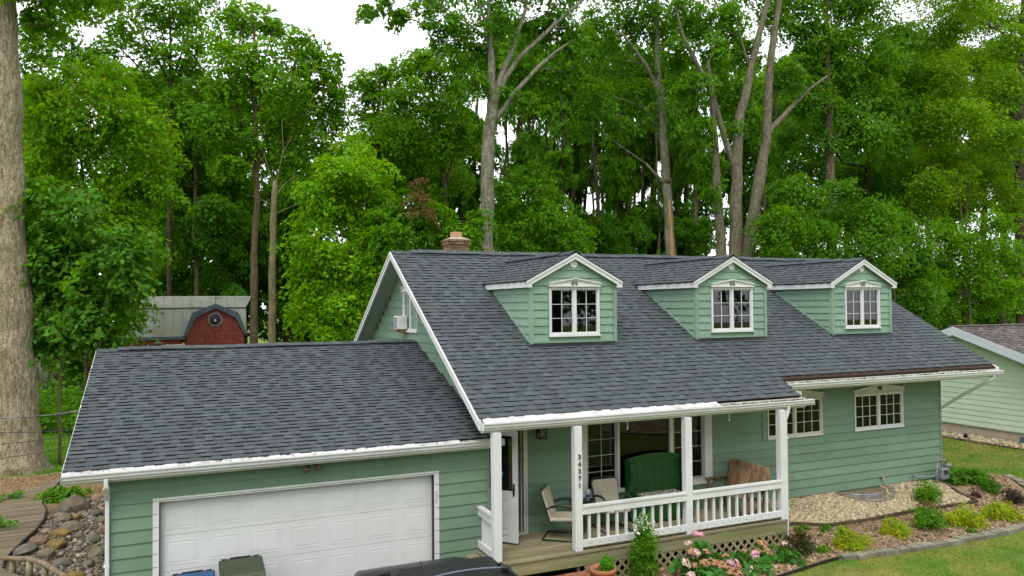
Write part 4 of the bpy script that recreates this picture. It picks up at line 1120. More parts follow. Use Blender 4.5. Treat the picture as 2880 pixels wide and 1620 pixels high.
# ------------------------------------------------------------------ porch furniture
def spring_chair(label):
    c = thing("patio_chair", (0, 0, 0), label, "chair", "cushioned metal chairs on the porch")
    for s in (-1, 1):
        x = s * .27
        pts = [(x, .34, .015), (x, -.26, .015)] + arc((x, -.26, .015), (x, -.42, .02), (x, -.38, .22), 6)[1:] + arc((x, -.38, .22), (x, -.34, .42), (x, -.27, .60), 5)[1:] + arc((x, -.27, .60), (x, -.1, .68), (x, .14, .61), 6)[1:] + [(x, .27, .58)]
        MB().tube(pts, .014, 7).build("side_frame", DGREEN_M, c)
        MB().tube(arc((x * 1.02, -.28, .61), (x * 1.02, -.1, .70), (x * 1.02, .18, .615), 8), [.016, .022, .024, .024, .024, .022, .018, .014], 7).build("armrest", DGREEN_M, c)
    for q_ in ([(-.27, .34, .015), (.27, .34, .015)], [(-.26, -.24, .36), (.26, -.24, .36)], [(-.26, .16, .34), (.26, .16, .34)], [(-.27, -.36, .20), (-.25, -.22, .36)], [(.27, -.36, .20), (.25, -.22, .36)]):
        MB().tube(q_, .012, 7).build("cross_bar", DGREEN_M, c)
    fr_ = [(-.25, .20, .36), (-.27, .33, .80)] + arc((-.27, .33, .80), (-.27, .37, .91), (-.18, .375, .91), 4)[1:] + arc((.18, .375, .91), (.27, .37, .91), (.27, .33, .80), 4) + [(.25, .20, .36)]
    MB().tube(fr_, .013, 7).build("back_frame", DGREEN_M, c)
    seat = MB().hexa([(-.26, -.30, .37), (.26, -.30, .37), (.26, .20, .345), (-.26, .20, .345), (-.26, -.30, .43), (.26, -.30, .43), (.26, .20, .405), (-.26, .20, .405)]).build("seat_cushion", CUSH, c, bevel=.025)
    n = 9; poly = [(-.25, .385), (.25, .385), (.265, .78)] + [(.265 - .07 * (1 - math.cos(t)), .82 + .07 * math.sin(t)) for t in [i * math.pi / 8 for i in range(5)]] + [(-.265 + .07 * (1 - math.cos(t)), .82 + .07 * math.sin(t)) for t in [i * math.pi / 8 for i in range(4, -1, -1)]] + [(-.265, .78)]
    yb = lambda z: .155 + (z - .385) * .30
    MB().prism([(px_, yb(pz), pz) for px_, pz in poly], (0, .05, -.012)).build("back_cushion", CUSH, c, bevel=.015, fix=True)
    return c
c1 = spring_chair("tan cushioned spring chair beside the front door, turned sideways to the rail")
c1.location = (7.42, .02, DZ + .003); c1.rotation_euler = (0, 0, math.radians(52)); WLOC[c1.name] = c1.location.copy()
c2 = copy_tree(c1, None, (8.52, .10, DZ + .003), math.radians(-4))
c2['label'] = "tan cushioned spring chair facing out between the side table and the green settle"
tb = thing("side_table", (8.0, .36, DZ), "small dark round side table holding a paper cup between two chairs", "table")
MB().lathe([(0, .52), (.23, .52), (.235, .53), (.23, .545), (0, .545)], (8.0, .33, DZ), 24).build("table_top", DGREEN_M, tb)
for i in range(3):
    a = i * 2.094 + .4
    MB().tube([(8.0 + .10 * math.cos(a), .33 + .10 * math.sin(a), DZ + .52), (8.0 + .05 * math.cos(a), .33 + .05 * math.sin(a), DZ + .26), (8.0 + .17 * math.cos(a), .33 + .17 * math.sin(a), DZ + .02), (8.0 + .21 * math.cos(a), .33 + .21 * math.sin(a), DZ + .014)], .012, 6).build("leg", DGREEN_M, tb)
cp = thing("paper_cup", (8.08, .28, DZ + .547), "tall white paper cup with a blue band on the side table", "cup")
zc = DZ + .547
MB().lathe([(0, 0), (.034, 0), (.047, .20), (.049, .205), (.045, .21), (0, .212)], (8.08, .26, zc), 20).build("cup_body", PAPERW, cp)
MB().lathe([(.0405, .075), (.0432, .105)], (8.08, .26, zc), 20).lathe([(.0425, .112), (.0446, .128)], (8.08, .26, zc), 20).build("blue_band", BLUE, cp)
MB().prism([(8.08 + .021 * math.cos(t * .5236), .26 - .0475, zc + .115 + .021 * math.sin(t * .5236)) for t in range(12)], (0, .003, 0)).build("blue_mark", BLUE, cp, fix=True)
# high-back settle
se = thing("settle_bench", (9.75, .4, DZ), "dark green high-backed wooden settle with curved wings in front of the picture window", "bench")
sx0, sx1, sy = 9.10, 10.36, .40
nb = 6
def crest(x): return DZ + 1.29 - .075 * ((x - (sx0 + sx1) / 2) / ((sx1 - sx0) / 2)) ** 2
for i in range(nb):
    a = sx0 + .02 + (sx1 - sx0 - .04) * i / nb; b = sx0 + .02 + (sx1 - sx0 - .04) * (i + 1) / nb - .006
    MB().hexa([(a, sy, DZ + .40), (b, sy, DZ + .40), (b, sy + .025, DZ + .40), (a, sy + .025, DZ + .40), (a, sy + .07, crest(a) - .10), (b, sy + .07, crest(b) - .10), (b, sy + .095, crest(b) - .10), (a, sy + .095, crest(a) - .10)]).build("back_board", SETTLE, se)
pts = [(sx0 + (sx1 - sx0) * t / 12, sy + .045, crest(sx0 + (sx1 - sx0) * t / 12)) for t in range(13)]
MB().prism(pts + [(x, y_, z - .13) for x, y_, z in reversed(pts)], (0, .03, 0)).build("crest_rail", SETTLE, se, fix=True)
for x in (sx0 - .03, sx1):
    prof = [(sy + .11, DZ), (sy + .11, DZ + 1.20), (sy + .02, DZ + 1.22), (sy - .10, DZ + 1.14), (sy - .14, DZ + .99), (sy - .09, DZ + .80), (sy - .06, DZ + .70), (sy - .12, DZ + .62), (sy - .36, DZ + .58), (sy - .40, DZ + .52), (sy - .36, DZ + .45), (sy - .36, DZ)]
    MB().prism([(x, a, b) for a, b in prof], (.03, 0, 0)).build("wing_panel", SETTLE, se, bevel=.006, fix=True)
MB().box(sx0, sx1, sy - .38, sy + .06, DZ + .385, DZ + .415).build("seat", SETTLE, se)
MB().box(sx0, sx1, sy - .34, sy - .315, DZ + .05, DZ + .384).build("apron", SETTLE, se)
MB().box(9.25, 10.2, sy - .40, sy + .02, DZ + .416, DZ + .53).build("seat_cushion", CLOTH, None, bevel=.025)
tag(bpy.data.objects["seat_cushion" if "seat_cushion" in bpy.data.objects and bpy.data.objects["seat_cushion"].parent is None else COL.objects[-1].name], "cream patterned cushion lying on the green settle seat", "cushion")
# slatted bench at the end of the porch, facing the door
bn = thing("glider_bench", (11.4, -.05, DZ), "weathered brown slatted bench standing across the right end of the porch", "bench")
by0, by1 = -.66, .46
for i in range(12):
    a = by0 + .03 + (by1 - by0 - .06) * i / 12; b = a + (by1 - by0 - .06) / 12 - .020
    top = DZ + .93 - .03 * math.cos(i * 2.1)
    MB().hexa([(11.50, a, DZ + .46), (11.52, a, DZ + .46), (11.52, b, DZ + .46), (11.50, b, DZ + .46), (11.66, a, top), (11.68, a, top), (11.68, b, top), (11.66, b, top)]).build("back_slat", BENCHW, bn)
MB().hexa([(11.645, by0, DZ + .90), (11.69, by0, DZ + .90), (11.69, by1, DZ + .90), (11.645, by1, DZ + .90), (11.675, by0, DZ + 1.01), (11.72, by0, DZ + 1.01), (11.72, by1, DZ + 1.01), (11.675, by1, DZ + 1.01)]).build("top_rail", BENCHW, bn, bevel=.008)
MB().hexa([(11.53, by0, DZ + .50), (11.56, by0, DZ + .50), (11.56, by1, DZ + .50), (11.53, by1, DZ + .50), (11.55, by0, DZ + .58), (11.58, by0, DZ + .58), (11.58, by1, DZ + .58), (11.55, by1, DZ + .58)]).build("lower_rail", BENCHW, bn)
for i in range(6):
    x = 11.06 + i * .075
    MB().box(x, x + .062, by0, by1, DZ + .415 - i * .004, DZ + .437 - i * .004).build("seat_slat", BENCHW, bn)
for yy in (by0 - .02, by1 - .005):
    MB().box(11.08, 11.14, yy, yy + .05, DZ, DZ + .62).build("leg", BENCHW, bn)
    MB().hexa([(11.48, yy, DZ), (11.55, yy, DZ), (11.55, yy + .05, DZ), (11.48, yy + .05, DZ), (11.66, yy, DZ + .95), (11.71, yy, DZ + .95), (11.71, yy + .05, DZ + .95), (11.66, yy + .05, DZ + .95)]).build("leg", BENCHW, bn)
    MB().box(11.03, 11.60, yy - .02, yy + .07, DZ + .62, DZ + .65).build("armrest", BENCHW, bn, bevel=.008)
    MB().box(11.08, 11.50, yy + .005, yy + .045, DZ + .34, DZ + .41).build("seat_rail", BENCHW, bn)
ln_ = thing("white_watering_can", (11.62, -.45, DZ), "pale plastic bucket beside the slatted bench at the corner post", "bucket")
MB().lathe([(0, .0), (.09, .0), (.11, .30), (.118, .31), (.11, .312), (.095, .03), (0, .03)], (11.80, -.40, DZ + .002), 16).build("bucket_body", PAPERW, ln_)
ln_.name = "bucket"
for x in (8.44, 10.76):
    o = thing("hanging_chain", (x, -.62, 2.91), "short chain with a hook hanging from the porch beam " + ("above the green settle" if x < 9 else "over the slatted bench"), "chain", "chains hanging from the porch beam")
    m = MB()
    for i in range(5):
        z = 2.905 - i * .032; r = .012
        pts = [(x + (r * math.cos(t * .785) if i % 2 == 0 else 0), -.62 + (r * math.cos(t * .785) if i % 2 else 0), z - .018 + .02 * math.sin(t * .785)) for t in range(9)]
        m.tube(pts, .004, 5, cap=False)
    m.build("links", PAPERW, o)
    MB().tube([(x, -.62, 2.765), (x + .012, -.62, 2.745), (x, -.62, 2.725), (x - .014, -.62, 2.74)], .005, 5).build("hook", PAPERW, o)

# ------------------------------------------------------------------ window air conditioner
ac = thing("air_conditioner", (XGW - .2, 5.2, 4.47), "white window air conditioner jutting out of the left gable window", "air conditioner")
ay0, ay1 = 5.06, 5.44
MB().box(XGW - .27, XGW - .03, ay0, ay1, 4.48, 4.80).build("casing", PAPERW, ac, bevel=.012)
MB().box(XGW - .280, XGW - .271, ay0 + .03, ay1 - .03, 4.51, 4.77).build("grille", pm("grey_grille_fins", (.30, .32, .32), (.2, .22, .22), 60., .6, stretch=(1, 6, .2)), ac)
MB().hexa([(XGW - .22, ay0 + .02, 4.44), (XGW - .02, ay0 + .02, 4.36), (XGW - .02, ay1 - .02, 4.36), (XGW - .22, ay1 - .02, 4.44), (XGW - .22, ay0 + .02, 4.485), (XGW - .02, ay0 + .02, 4.485), (XGW - .02, ay1 - .02, 4.485), (XGW - .22, ay1 - .02, 4.485)]).build("wood_support", BENCHW, ac)

# ------------------------------------------------------------------ bins
def bin_(x, y, mat, label, rz=0., zt=1.14):
    b = thing("wheelie_bin", (x, y, .02), label, "bin", "wheelie bins by the garage door")
    w, d = .29, .33
    MB().hexa([(x - w * .78, y - d * .75, .05), (x + w * .78, y - d * .75, .05), (x + w * .78, y + d * .75, .05), (x - w * .78, y + d * .75, .05),
               (x - w, y - d, zt - .12), (x + w, y - d, zt - .12), (x + w, y + d, zt - .05), (x - w, y + d, zt - .05)]).build("body", mat, b, bevel=.02)
    lid = MB()
    prof = [(-d - .03, zt - .12), (-d - .035, zt - .085), (-d + .04, zt - .01), (0, zt + .035), (d * .7, zt + .05), (d, zt + .03), (d, zt - .04)]
    lo = [(p, q - .02) for p, q in prof]
    lid.prism([(x - w - .02, y + p, q) for p, q in prof] , (2 * w + .04, 0, 0))
    lo_ = lid.build("lid", mat, b, bevel=.012, fix=True)
    MB().box(x - w + .02, x + w - .02, y + d + .0, y + d + .03, zt + .0, zt + .03).box(x - w + .02, x - w + .09, y + d - .06, y + d + .0, zt + .034, zt + .046).box(x + w - .09, x + w - .02, y + d - .06, y + d, zt + .034, zt + .046).box(x - w * .5, x + w * .5, y + d - .02, y + d + .012, zt + .034, zt + .05).build("handle", RUBBER, b)
    for s in (-1, 1):
        for k_ in (0,):
            MB().box(x + s * .16 - .05, x + s * .16 + .05, y - d - .01, y - d + .015, zt - .075, zt - .05).build("lid_grip", RUBBER, b)
        MB().tube([(x + s * (w - .04), y + d - .02, .13), (x + s * (w + .03), y + d - .02, .13)], .125, 14).build("wheel", RUBBER, b)
    return b
bin_(1.11, -.46, BINB, "blue wheelie bin by the garage door, lower of the two", zt=1.03)
bin_(1.78, -.52, BING, "dark green wheelie bin with a dusty lid by the garage door", zt=1.17)

# ------------------------------------------------------------------ black SUV (nose to the garage)
car = thing("parked_suv", (4.05, -4.2, 0), "black sport utility car with roof rack parked facing the garage", "car")
kx = 4.06
body = MB()
st_ = [(-6.15, .50, .80, 1.00), (-6.05, .42, .88, 1.08), (-5.6, .38, .91, 1.18), (-3.0, .36, .93, 1.22), (-1.95, .36, .92, 1.29), (-1.45, .40, .86, 1.18), (-1.25, .48, .74, .98)]
def ringp(y, zb, hw, zt): return [(kx - hw * .93, y, zb), (kx + hw * .93, y, zb), (kx + hw, y, zb + .15), (kx + hw, y, zt - .16), (kx + hw * .90, y, zt), (kx - hw * .90, y, zt), (kx - hw, y, zt - .16), (kx - hw, y, zb + .15)]
for y, zb, hw, zt in st_: body.v += ringp(y, zb, hw, zt)
nS = len(st_)
for i in range(nS - 1):
    for k_ in range(8):
        k2 = (k_ + 1) % 8; body.f.append((i * 8 + k_, i * 8 + k2, (i + 1) * 8 + k2, (i + 1) * 8 + k_)); body.sm.append(True)
body.f += [tuple(range(7, -1, -1)), tuple((nS - 1) * 8 + k_ for k_ in range(8))]; body.sm += [False, False]
body.build("body", CARB, car, bevel=.03, fix=True)
cab = MB()
lowq = [(kx - .83, -6.0, 1.08), (kx + .83, -6.0, 1.08), (kx + .86, -2.20, 1.27), (kx - .86, -2.20, 1.27)]
midq = [(kx - .70, -5.78, 1.60), (kx + .70, -5.78, 1.60), (kx + .70, -3.02, 1.60), (kx - .70, -3.02, 1.60)]
topq = [(kx - .60, -5.62, 1.755), (kx + .60, -5.62, 1.755), (kx + .60, -3.26, 1.755), (kx - .60, -3.26, 1.755)]
cab.add(lowq + midq, [(0, 1, 5, 4), (1, 2, 6, 5), (2, 3, 7, 6), (3, 0, 4, 7)])
cab.build("window_band", CARG, car)
rf = MB().add(midq + topq, [(0, 1, 5, 4), (1, 2, 6, 5), (2, 3, 7, 6), (3, 0, 4, 7), (4, 5, 6, 7)])
roofc = rf.build("roof", CARB, car, bevel=.05)
for s in (-1, 1):
    for (ya, yb) in ((-2.28, -3.02),):
        MB().bar((kx + s * .86, ya + .04, 1.27), (kx + s * .70, yb, 1.60), .07, .07).build("pillar", CARB, car)
    for yy in (-3.9, -4.9): MB().bar((kx + s * .835, yy - .1, 1.10), (kx + s * .705, yy, 1.60), .09, .02, (0, 0, 1)).build("pillar", CARB, car)
    MB().bar((kx + s * .83, -6.0, 1.08), (kx + s * .70, -5.78, 1.60), .10, .10).build("pillar", CARB, car)
    MB().tube([(kx + s * .56, -3.62, 1.742), (kx + s * .56, -3.72, 1.79), (kx + s * .56, -5.3, 1.79), (kx + s * .56, -5.42, 1.742)], .018, 8).build("roof_rail", BLACK, car)
    for yy in (-2.35, -5.3):
        w_ = MB().tube([(kx + s * .74, yy, .36), (kx + s * .95, yy, .36)], .36, 24).build("wheel", RUBBER, car)
        MB().tube([(kx + s * .951, yy, .36), (kx + s * .957, yy, .36)], .23, 20).build("rim", GALV, w_)
    MB().box(kx + s * .98 - .09, kx + s * .98 + .09, -2.72, -2.62, 1.10, 1.26).build("mirror", CARB, car, bevel=.03)
    MB().box(kx + s * .62 - .16, kx + s * .62 + .16, -1.34, -1.28, .72, .86).build("headlight", PAPERW, car, bevel=.01)
    MB().box(kx + s * .74 - .08, kx + s * .74 + .08, -6.17, -6.10, .80, 1.05).build("taillight", pm("red_lamp" + str(s), (.3, .01, .01), None, 3., .2), car, bevel=.01)
for i in range(5):
    x = kx - .42 + i * .21
    MB().hexa([(x - .022, -5.4, 1.753), (x + .022, -5.4, 1.753), (x + .022, -3.62, 1.753), (x - .022, -3.62, 1.753), (x - .010, -5.38, 1.768), (x + .010, -5.38, 1.768), (x + .010, -3.64, 1.768), (x - .010, -3.64, 1.768)]).build("roof_rib", CARB, roofc)
MB().tube(arc((kx - .53, -3.92, 1.80), (kx, -3.90, 1.87), (kx + .53, -3.92, 1.80), 9), .016, 8).build("crossbar", CHROME, car)
MB().tube(arc((kx - .53, -4.8, 1.80), (kx, -4.8, 1.90), (kx + .53, -4.8, 1.80), 9), .016, 8).build("crossbar", CHROME, car)
for s in (-1, 1):
    for yy in (-3.91, -4.8): MB().box(kx + s * .55 - .05, kx + s * .55 + .05, yy - .05, yy + .05, 1.765, 1.82).build("bar_foot", BLACK, car, bevel=.012)
MB().lathe([(.035, 0), (.03, .02), (.012, .035), (0, .036)], (kx - .36, -3.30, 1.755), 10).tube([(kx - .36, -3.30, 1.76), (kx - .36, -3.33, 1.83)], [.008, .005], 6).build("antenna", BLACK, car)
MB().box(kx - .5, kx + .5, -1.30, -1.24, .45, .68).build("grille", BLACK, car, bevel=.02)

# ------------------------------------------------------------------ gas meter, spigot, window well, splash blocks
gm_ = thing("gas_meter", (17.95, .3, .5), "grey gas meter with looped pipes at the right corner of the house", "gas meter")
mx, my = 17.98, .30
MB().tube([(mx - .22, my, .42), (mx - .22, my, 1.12)], .022, 8).tube(arc((mx - .22, my, 1.12), (mx - .20, my, 1.19), (mx - .08, my, 1.17), 6) + arc((mx - .08, my, 1.17), (mx - .02, my, 1.10), (mx - .06, my, 1.02), 5)[1:], .02, 8).tube([(mx - .10, my, 1.18), (mx + .08, my, 1.15), (mx + .12, my, 1.02)], .02, 8).tube([(mx - .24, my, .83), (mx - .40, my, .80), (mx - .78, my + .1, .80), (mx - .82, my + .2, .82)], .022, 8).build("pipes", GREYM, gm_)
MB().box(mx - .16, mx + .12, my - .09, my + .09, .70, .98).build("meter_body", GREYM, gm_, bevel=.04)
MB().lathe([(0, 0), (.08, 0), (.10, .03), (.08, .06), (0, .07)], (mx + .15, my, 1.0), 12).build("regulator", GREYM, gm_)
MB().box(mx - .08, mx + .04, my - .105, my - .091, .84, .94).build("dial", BLACK, gm_)
sp = thing("hose_spigot", (16.14, YW - .05, .85), parent=H)
MB().tube([(16.14, YW - .01, .86), (16.14, YW - .10, .86), (16.14, YW - .12, .81)], .018, 8).lathe([(0, 0), (.04, 0), (.04, .012), (0, .014)], (16.14, YW - .08, .895), 10).build("valve", pm("brass", (.45, .33, .16), (.5, .45, .35), 20., .4, metal=.5), sp)
ww = thing("window_well", (15.45, .3, .5), "galvanised half-round window well set in the gravel against the wall", "window well")
pts = [(15.45 - .54 * math.cos(a * math.pi / 16), YW - .02 - .42 * math.sin(a * math.pi / 16)) for a in range(17)]
m = MB()
for zz in [i * .035 for i in range(9)]:
    pass
nz = 13
m.v = [(15.45 + (p[0] - 15.45) * (1 + .018 * (j % 2)), YW - .02 + (p[1] - YW + .02) * (1 + .018 * (j % 2)), .30 + j * .028) for j in range(nz) for p in pts]
m.f = [(j * 17 + i, j * 17 + i + 1, (j + 1) * 17 + i + 1, (j + 1) * 17 + i) for j in range(nz - 1) for i in range(16)]; m.sm = [True] * len(m.f)
m.build("corrugated_liner", GALV, ww)
MB().tube([(p[0], p[1], .648) for p in pts], .014, 6).build("rim", GALV, ww)
MB().add([(p[0], p[1], .45) for p in pts], [tuple(range(17))]).build("well_floor", GRAVEL_B, ww)
for i in range(9):
    a = math.pi * (.06 + .88 * i / 8); x, y = 15.45 - .78 * math.cos(a), YW - .02 - .60 * math.sin(a)
    o = MB().hexa([(-.15, -.07, 0), (.15, -.07, 0), (.13, .07, 0), (-.13, .07, 0), (-.15, -.07, .17), (.15, -.07, .17), (.13, .07, .17), (-.13, .07, .17)]).build("edging_block", EDGEST, ww, bevel=.012)
    o.location = (x, y, zg(x, y) - .06); o.rotation_euler = (random.uniform(-.06, .06), random.uniform(-.06, .06), math.atan2(.60 * math.cos(a), .78 * math.sin(a)) * -1 + math.pi * 0)
dr_ = thing("black_downlight", (16.4, .2, .5), "small black garden spotlight lying on the gravel near the wall", "light")
dr_.name = "garden_spotlight"
MB().tube([(16.62, .22, .50), (16.66, .20, .60), (16.58, .17, .66)], [.03, .05, .02], 8).bar((16.55, .2, .52), (16.80, .15, .55), .08, .05).tube([(16.5, .25, .5), (16.45, .3, .72)], .008, 5).build("housing", BLACK, dr_)
for k_, (x, y) in enumerate(((26.0, 5.3),)):
    s_ = thing("garden_spotlight", (x - .3, y, .3), "small black spotlight on the gravel beside the pale green neighbour house", "light")
    MB().bar((x - .6, y, .28), (x - .1, y - .1, .30), .16, .06).tube([(x - .3, y, .28), (x - .25, y, .42), (x - .32, y - .05, .50)], [.05, .07, .04], 8).build("housing", BLACK, s_)

# ------------------------------------------------------------------ neighbour house
nh = thing("neighbour_house", (30, 5.9, 0), "pale green neighbour house with a brown-grey roof beyond the right corner", "house")
NX, NP, NZ = 26.5, 5.9, 4.14
sln = (NZ - 3.38) / (NP - 3.71)
nz_ = lambda y: NZ - sln * abs(y - NP)
MB().prism([(NX, -1.2, .62), (NX, 12.5, .62), (NX, 12.5, nz_(12.5) - .2), (NX, NP, NZ - .2), (NX, -1.2, nz_(-1.2) - .2)], (14, 0, 0)).build("wall", NSIDE, nh, fix=True)
lap(nh, NSIDE, 'x-', NX - .001, 0, 0, .66, NZ - .3, .185, prof=lambda z: (max(-1.2, NP - (NZ - .25 - z) / sln), min(12.5, NP + (NZ - .25 - z) / sln)), th=.02)
MB().box(NX + .03, NX + 13.9, -1.15, 12.4, -.2, .66).build("foundation", pm("tan_block", (.42, .36, .27), (.36, .30, .22), 5., .9), nh)
nr = MB()
for sg in (-1, 1):
    y1 = NP + sg * 7.6
    nr.hexa([(NX - .45, NP, NZ - .05), (NX + 14.5, NP, NZ - .05), (NX + 14.5, y1, nz_(y1) - .05), (NX - .45, y1, nz_(y1) - .05), (NX - .45, NP, NZ), (NX + 14.5, NP, NZ), (NX + 14.5, y1, nz_(y1)), (NX - .45, y1, nz_(y1))])
nro = nr.build("roof", NROOF, nh, fix=True)
un = Vector((0, 1, sln)).normalized()
shingles(nh, (NX - .47, NP - 7.6, nz_(NP - 7.6) + .002), (1, 0, 0), un, 7.6 / un.y, .15, [(lambda t: 0., lambda t: 14.9, 0, 99)], NROOF, 0, seed=12)
MB().box(NX - .47, NX + 14.4, NP - .12, NP + .12, NZ + .005, NZ + .04).build("ridge_cap", NROOF, nh)
for sg in (-1, 1):
    y1 = NP + sg * 7.6
    MB().hexa([(NX - .50, NP, NZ - .30), (NX - .451, NP, NZ - .30), (NX - .451, y1, nz_(y1) - .30), (NX - .50, y1, nz_(y1) - .30), (NX - .50, NP, NZ + .0), (NX - .451, NP, NZ), (NX - .451, y1, nz_(y1)), (NX - .50, y1, nz_(y1))]).build("rake_board", NFASC, nh, fix=True)
    MB().hexa([(NX - .45, NP, NZ - .20), (NX - .02, NP, NZ - .20), (NX - .02, y1, nz_(y1) - .20), (NX - .45, y1, nz_(y1) - .20), (NX - .45, NP, NZ - .18), (NX - .02, NP, NZ - .18), (NX - .02, y1, nz_(y1) - .18), (NX - .45, y1, nz_(y1) - .18)]).build("rake_soffit", NFASC, nh, fix=True)
MB().box(NX - .06, NX - .02, 3.0, 3.9, .10, .52).build("basement_window", pm("dim_basement_pane", (.10, .15, .20), (.06, .08, .10), 5., .2), nh)
polysheet("neighbour_gravel", GRAVEL_B, [(25.6, 1.0), (26.5, 1.0), (26.5, 9), (25.5, 9), (25.45, 5)], .02)
fh = thing("far_house", (66, 34, 0), "small dark roof of a distant house beyond the neighbour's ridge", "house")
MB().box(63.5, 70, 31, 37, -.2, 2.4).build("wall", NSIDE, fh)
MB().prism([(63, 30.4, 2.35), (63, 37.6, 2.35), (63, 34, 3.75)], (7.6, 0, 0)).build("roof", pm("slate_roof", (.10, .12, .14), None, 2., .9), fh, fix=True)

# ------------------------------------------------------------------ red barn
bn_ = thing("red_barn", (1.3, 24, 0), "red barn with a grey metal gambrel roof and an octagonal window behind the garage", "barn")
bx0, bx1 = -1.2, 3.55
MB().prism([(bx0 + .1, 22.15, 0), (bx0 + .1, 26.5, 0), (bx0 + .1, 26.5, 3.8), (bx0 + .1, 26.0, 5.0), (bx0 + .1, 24.3, 5.45), (bx0 + .1, 22.65, 5.0), (bx0 + .1, 22.15, 3.8)], (bx1 - bx0 - .3, 0, 0)).build("wall", BARNR, bn_, fix=True)
def mroofpanel(ya, za, yb, zb, x0, x1, nm="roof_panel", w=.36, x1b=None):
    x = x0; dx = (x1b - x1) if x1b else 0
    n = max(1, round((x1 - x0) / w)); w = (x1 - x0) / n
    for i in range(n):
        a, b = x0 + i * w, x0 + (i + 1) * w - .004
        q = dx * (1 if i == n - 1 else 0)
        m = MB().hexa([(a, ya, za), (b, ya, za), (b + q, yb, zb), (a, yb, zb), (a, ya, za + .02), (b, ya, za + .02), (b + q, yb, zb + .02), (a, yb, zb + .02)])
        m.bar((b - .015, ya, za + .028), (b - .015, yb, zb + .028), .022, .022)
        m.build(nm, BARNM, bn_, fix=True)
mroofpanel(22.0, 3.85, 22.62, 5.05, bx0, bx1)
mroofpanel(22.56, 5.06, 24.3, 5.53, bx0, bx1, x1b=3.92)
mroofpanel(26.65, 3.85, 26.0, 5.05, bx0, bx1); mroofpanel(26.06, 5.06, 24.302, 5.53, bx0, bx1)
MB().box(bx0 - .02, bx1, 22.54, 22.60, 5.075, 5.125).box(bx0, 3.92, 24.24, 24.36, 5.54, 5.58).build("roof_trim", pm("pale_trim_metal", (.55, .56, .52), (.42, .42, .38), 3., .5), bn_)
MB().box(bx0 - .03, 1.12, 21.96, 21.995, 3.74, 3.87).build("fascia_board", BARNT, bn_)
# gambrel wall dormer
P = [(1.05, 3.90), (1.38, 4.82), (2.29, 5.20), (3.20, 4.81), (3.55, 3.92)]
fy = 21.95
MB().prism([(1.15, fy, 0), (3.43, fy, 0), (3.43, fy, 3.93), (3.14, fy, 4.76), (2.29, fy, 5.11), (1.43, fy, 4.76), (1.15, fy, 3.93)], (0, .25, 0)).build("dormer_wall", BARNR, bn_, fix=True)
for i in range(4):
    a, b = P[i], P[i + 1]
    MB().hexa([(a[0], fy - .12, a[1]), (b[0], fy - .12, b[1]), (b[0], fy + 1.2, b[1]), (a[0], fy + 1.2, a[1]), (a[0], fy - .12, a[1] + .03), (b[0], fy - .12, b[1] + .03), (b[0], fy + 1.2, b[1] + .03), (a[0], fy + 1.2, a[1] + .03)]).build("dormer_roof", BARNT, bn_, fix=True)
    c = Vector((2.29, 0, 4.2)); A = Vector((a[0], 0, a[1])); B_ = Vector((b[0], 0, b[1]))
    tin = lambda v: (v.x + (.13 if v.x < 2.2 else (-.13 if v.x > 2.4 else 0)), v.z - (.17 if 1.2 < v.x < 3.4 else .0))
    ai, bi = tin(A), tin(B_)
    if ai[1] == A.z: ai = (ai[0], A.z)
    MB().prism([(A.x, fy - .13, A.z), (B_.x, fy - .13, B_.z), (bi[0], fy - .13, bi[1]), (ai[0], fy - .13, ai[1])], (0, .05, 0)).build("rake_board", BARNT, bn_, fix=True)
z = 3.44; r = 0
while z < 5.0:
    def wlim(zz): return (1.17 + max(0, (zz - 3.93)) * .33 if zz < 4.76 else 1.45 + (zz - 4.76) * 2.4)
    l0 = min(wlim(z), 2.2); h = .115
    xx = l0
    while xx < 4.58 - l0 - .02:
        w = min(random.uniform(.16, .28), 4.58 - l0 - xx)
        cxm = xx + w / 2
        if not (abs(cxm - 2.28) < .24 and abs(z + h / 2 - 4.56) < .28):
            MB().hexa([(xx, fy - .03, z), (xx + w - .006, fy - .03, z), (xx + w - .006, fy, z), (xx, fy, z), (xx, fy - .012, z + h), (xx + w - .006, fy - .012, z + h), (xx + w - .006, fy, z + h), (xx, fy, z + h)]).build("barn_shingle", BARNR, bn_)
        xx += w
    z += h; r += 1
for i in range(10):
    x = 1.16 + i * .227
    MB().box(x, x + .22, fy - .018, fy - .001, .3, 3.435).build("barn_board", BARNR, bn_)
for i in range(9):
    x = bx0 + .12 + i * .245
    MB().box(x, x + .238, 22.12, 22.149, .3, 3.8).build("barn_board", BARNR, bn_)
oc = lambda r, y, rot=.3927: [(2.27 + r * math.cos(rot + i * .7854), y, 4.56 + r * math.sin(rot + i * .7854)) for i in range(8)]
m = MB(); A, B_ = oc(.31, fy - .06), oc(.24, fy - .06); A2, B2 = oc(.31, fy - .002), oc(.24, fy - .002)
for i in range(8):
    j = (i + 1) % 8
    m.hexa([A[i], A[j], B_[j], B_[i], A2[i], A2[j], B2[j], B2[i]])
m.build("octagon_frame", pm("purple_grey_trim", (.20, .19, .20), None, 3., .6), bn_, fix=True)
MB().add(oc(.245, fy - .04), [tuple(range(8))]).build("octagon_pane", pm("black_pane", (.006, .006, .006), None, 3., .08), bn_)
MB().lathe([(0, 0), (.035, 0), (.04, .07), (.02, .11), (0, .12)], (2.27, fy - .075, 4.46), 8).build("owl_ornament", PAPERW, bn_)
vn = thing("weather_vane", (2.29, 22.3, 5.2), "thin metal weather vane on the red barn's gable peak", "weather vane")
MB().tube([(2.29, 22.0, 5.18), (2.29, 22.0, 5.60)], .009, 5).build("rod", BLACK, vn)
